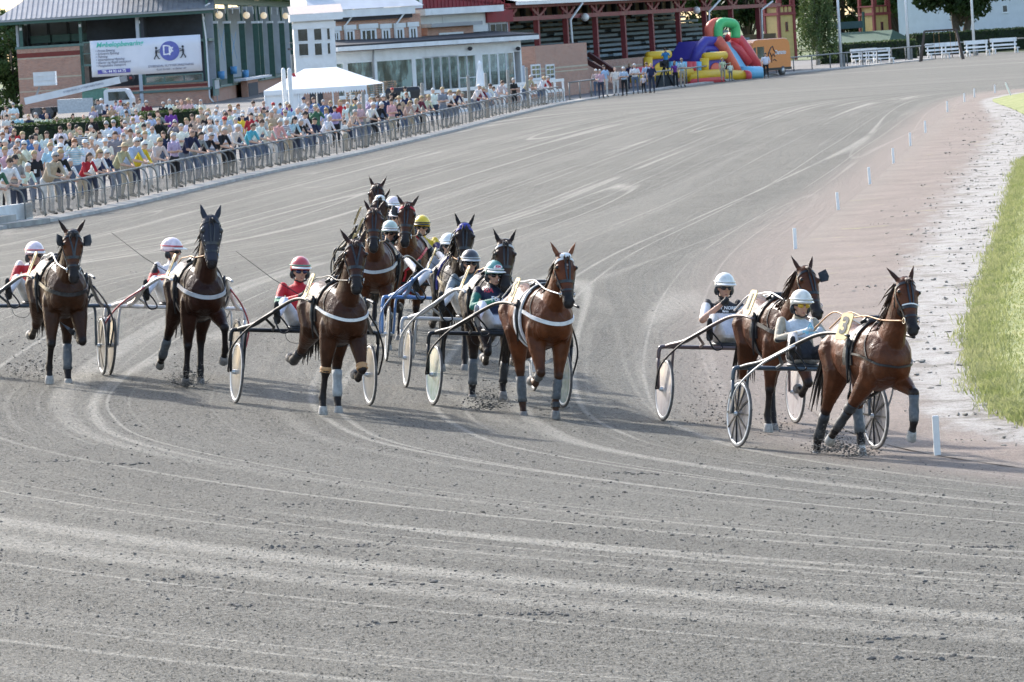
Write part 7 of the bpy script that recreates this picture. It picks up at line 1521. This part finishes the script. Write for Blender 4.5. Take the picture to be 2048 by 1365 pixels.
# ---- inflatable slide and obstacle course
I_R=mat('red_inflatable',(.62,.06,.07),.45,var=.06);I_O=mat('orange_red_inflatable',(.70,.14,.08),.45,var=.06);I_B=mat('blue_inflatable',(.06,.05,.32),.45,var=.06);I_G=mat('green_inflatable',(.08,.50,.16),.45,var=.06);I_Y=mat('yellow_inflatable',(.75,.48,.03),.45,var=.06);I_C=mat('sky_blue_inflatable',(.16,.45,.66),.45,var=.06)
def puff(nm,m,pts,rad,r): MB().tube([V(p) for p in pts],rad,12).obj(nm,m,r,True)
def slide():
    F=Fac((1383,166),(1520,156),'inflatable_slide','tall inflatable slide in blue and red with a green and orange arch','slide');r=F.r
    def pt(x,y,d=0.): u,z=F.uz(x,y,d);return V((u,d,z))
    mb=MB();A=[pt(1383,118),pt(1404,82),pt(1436,82),pt(1462,118),pt(1478,150),pt(1386,150)];mb.prism([(p.x,max(0,p.z)) for p in A],0,2.4);recalc(mb.obj('tower_body',I_B,r).data)
    puff('blue_bolster',I_B,[pt(1386,128,-.2),pt(1400,96,-.2),pt(1410,84,-.2),pt(1432,84,-.2),pt(1446,106,-.2),pt(1468,140,-.2)],.42,r);puff('blue_bolster',I_B,[pt(1397,125,-.35),pt(1408,98,-.35),pt(1430,98,-.35),pt(1448,128,-.35)],.3,r)
    q=[pt(1404,125,-.1),pt(1412,104,-.1),pt(1426,104,-.1),pt(1434,125,-.1)];MB().prism([(p.x,p.z) for p in q],-.55,-.1).obj('entry_panel',I_C,r)
    puff('front_bolster',I_O,[pt(1434,80,-.6),pt(1446,96,-.7),pt(1462,124,-.8),pt(1476,150,-.9)],.44,r)
    puff('rear_bolster',I_R,[pt(1458,78,1.6),pt(1478,82,1.5),pt(1494,104,1.2),pt(1514,136,.8)],.5,r);puff('rear_bolster',I_R,[pt(1458,90,1.3),pt(1476,100,1.2),pt(1496,128,.9)],.4,r)
    a=[pt(1440,84,.2),pt(1460,84,1.2),pt(1498,142,.6),pt(1480,146,-.4)];mb=MB();mb.add([*a,*[p-V((0,0,.35)) for p in a]],[(0,1,2,3),(7,6,5,4),(0,4,5,1),(1,5,6,2),(2,6,7,3),(3,7,4,0)]);recalc(mb.obj('slide_bed',I_C,r).data)
    puff('landing',I_C,[pt(1482,146,-1.),pt(1500,146,-1.),pt(1520,146,-1.)],.5,r);puff('landing_side',I_Y,[pt(1424,149,-1.6),pt(1455,150,-1.6),pt(1490,152,-1.6)],.4,r);puff('landing_end',I_R,[pt(1489,152,-1.8),pt(1496,152,-1.8)],.42,r)
    for d,m in((.6,I_O),(.15,I_G)):
        puff('arch',m,[V(p) for p in spline([tuple(pt(1420 if d>.3 else 1436,76,d)),tuple(pt(1419 if d>.3 else 1436,58,d)),tuple(pt(1430 if d>.3 else 1442,47,d)),tuple(pt(1456,46,d)),tuple(pt(1468,50,d)),tuple(pt(1471,62,d)),tuple(pt(1471,76,d))],5)],.38,r)
slide()
def obstacle():
    F=Fac((1286,176),(1500,160),'inflatable_obstacle_course','low inflatable obstacle course in yellow, red and blue behind the rail','bouncy castle');r=F.r
    def pt(x,y,d=0.): u,z=F.uz(x,y,d);return V((u,d,z))
    for a,b,y,m,nm in((1262,1302,148,I_R,'side_tube'),(1375,1440,154,I_Y,'side_tube'),(1300,1380,150,I_Y,'side_tube'),(1376,1442,164,I_R,'base_tube'),(1262,1345,156,I_Y,'base_tube')): puff(nm,m,[pt(a,y,-.5),pt((a+b)/2,y-3,-.5),pt(b,y-5,-.5)],.4,r)
    for x0,x1,y0,y1,h in((1296,1338,112,150,I_Y),(1409,1450,114,148,I_Y)):
        puff('gate_post',h,[pt(x0,y1),pt(x0,y0+3)],.34,r);puff('gate_top',h,[pt(x0,y0),pt(x1,y0-3)],.3,r);q=[pt(x0+6,y1),pt(x0+6,y0+4),pt(x1,y0+2),pt(x1,y1-2)];MB().prism([(p.x,p.z) for p in q],.1,.8).obj('gate_panel',I_B,r)
        c=pt((x0+x1)/2+3,(y0+y1)/2+8,.05);MB().ell(c,(.7,.12,.5),14,8).obj('crawl_hole',I_Y if x0<1350 else I_O,r,True)
    for x,m in((1365,I_C),(1376,I_R),(1384,I_R),(1394,I_C),(1346,I_C)): puff('pillar',m,[pt(x,148,-.2),pt(x,124,-.2)],.34,r)
obstacle()
def tripod():
    p=G0(1330,176);r=empty('camera_tripod',p,0,'black video camera on tripod in front of the inflatables','tripod')
    for k in range(3): a=k*2.094+.5;MB().bar((.0,0,1.5),(.75*math.cos(a),.75*math.sin(a),0),.09,.09,up=V((1,0,0))).obj('leg',M_BLACKP,r)
    MB().box((-.28,-.2,1.5),(.28,.45,1.95)).obj('camera_body',M_BLACKP,r);MB().tube([(0,-.2,1.75),(0,-.5,1.75)],[.12,.15],12).obj('lens',M_BLACKP,r,True)
    o=inst(PM['photo'][0],'person',None,(p.x+.2,p.y+.8,.9));o.scale=(1.1,1.1,1.1);o['top_colour']=[.06,.28,.55,1.];o['leg_colour']=[.02,.02,.02,1.];o['skin_colour']=[.5,.29,.2,1.];o['stripe']=0.;inst(get_hair('short','dark'),'hair',o,PM['photo'][1]);tag(o,'camera operator in bright blue shirt behind the tripod','person')
    b=MB();b.box((-.6,.4,.0),(1.,1.4,.9));tag(b.obj('camera_platform',M_STEP,None,False,(p.x,p.y,.02)),'dark platform box under the camera operator','platform')
tripod()
bpy.data.scenes.remove(TMPS)
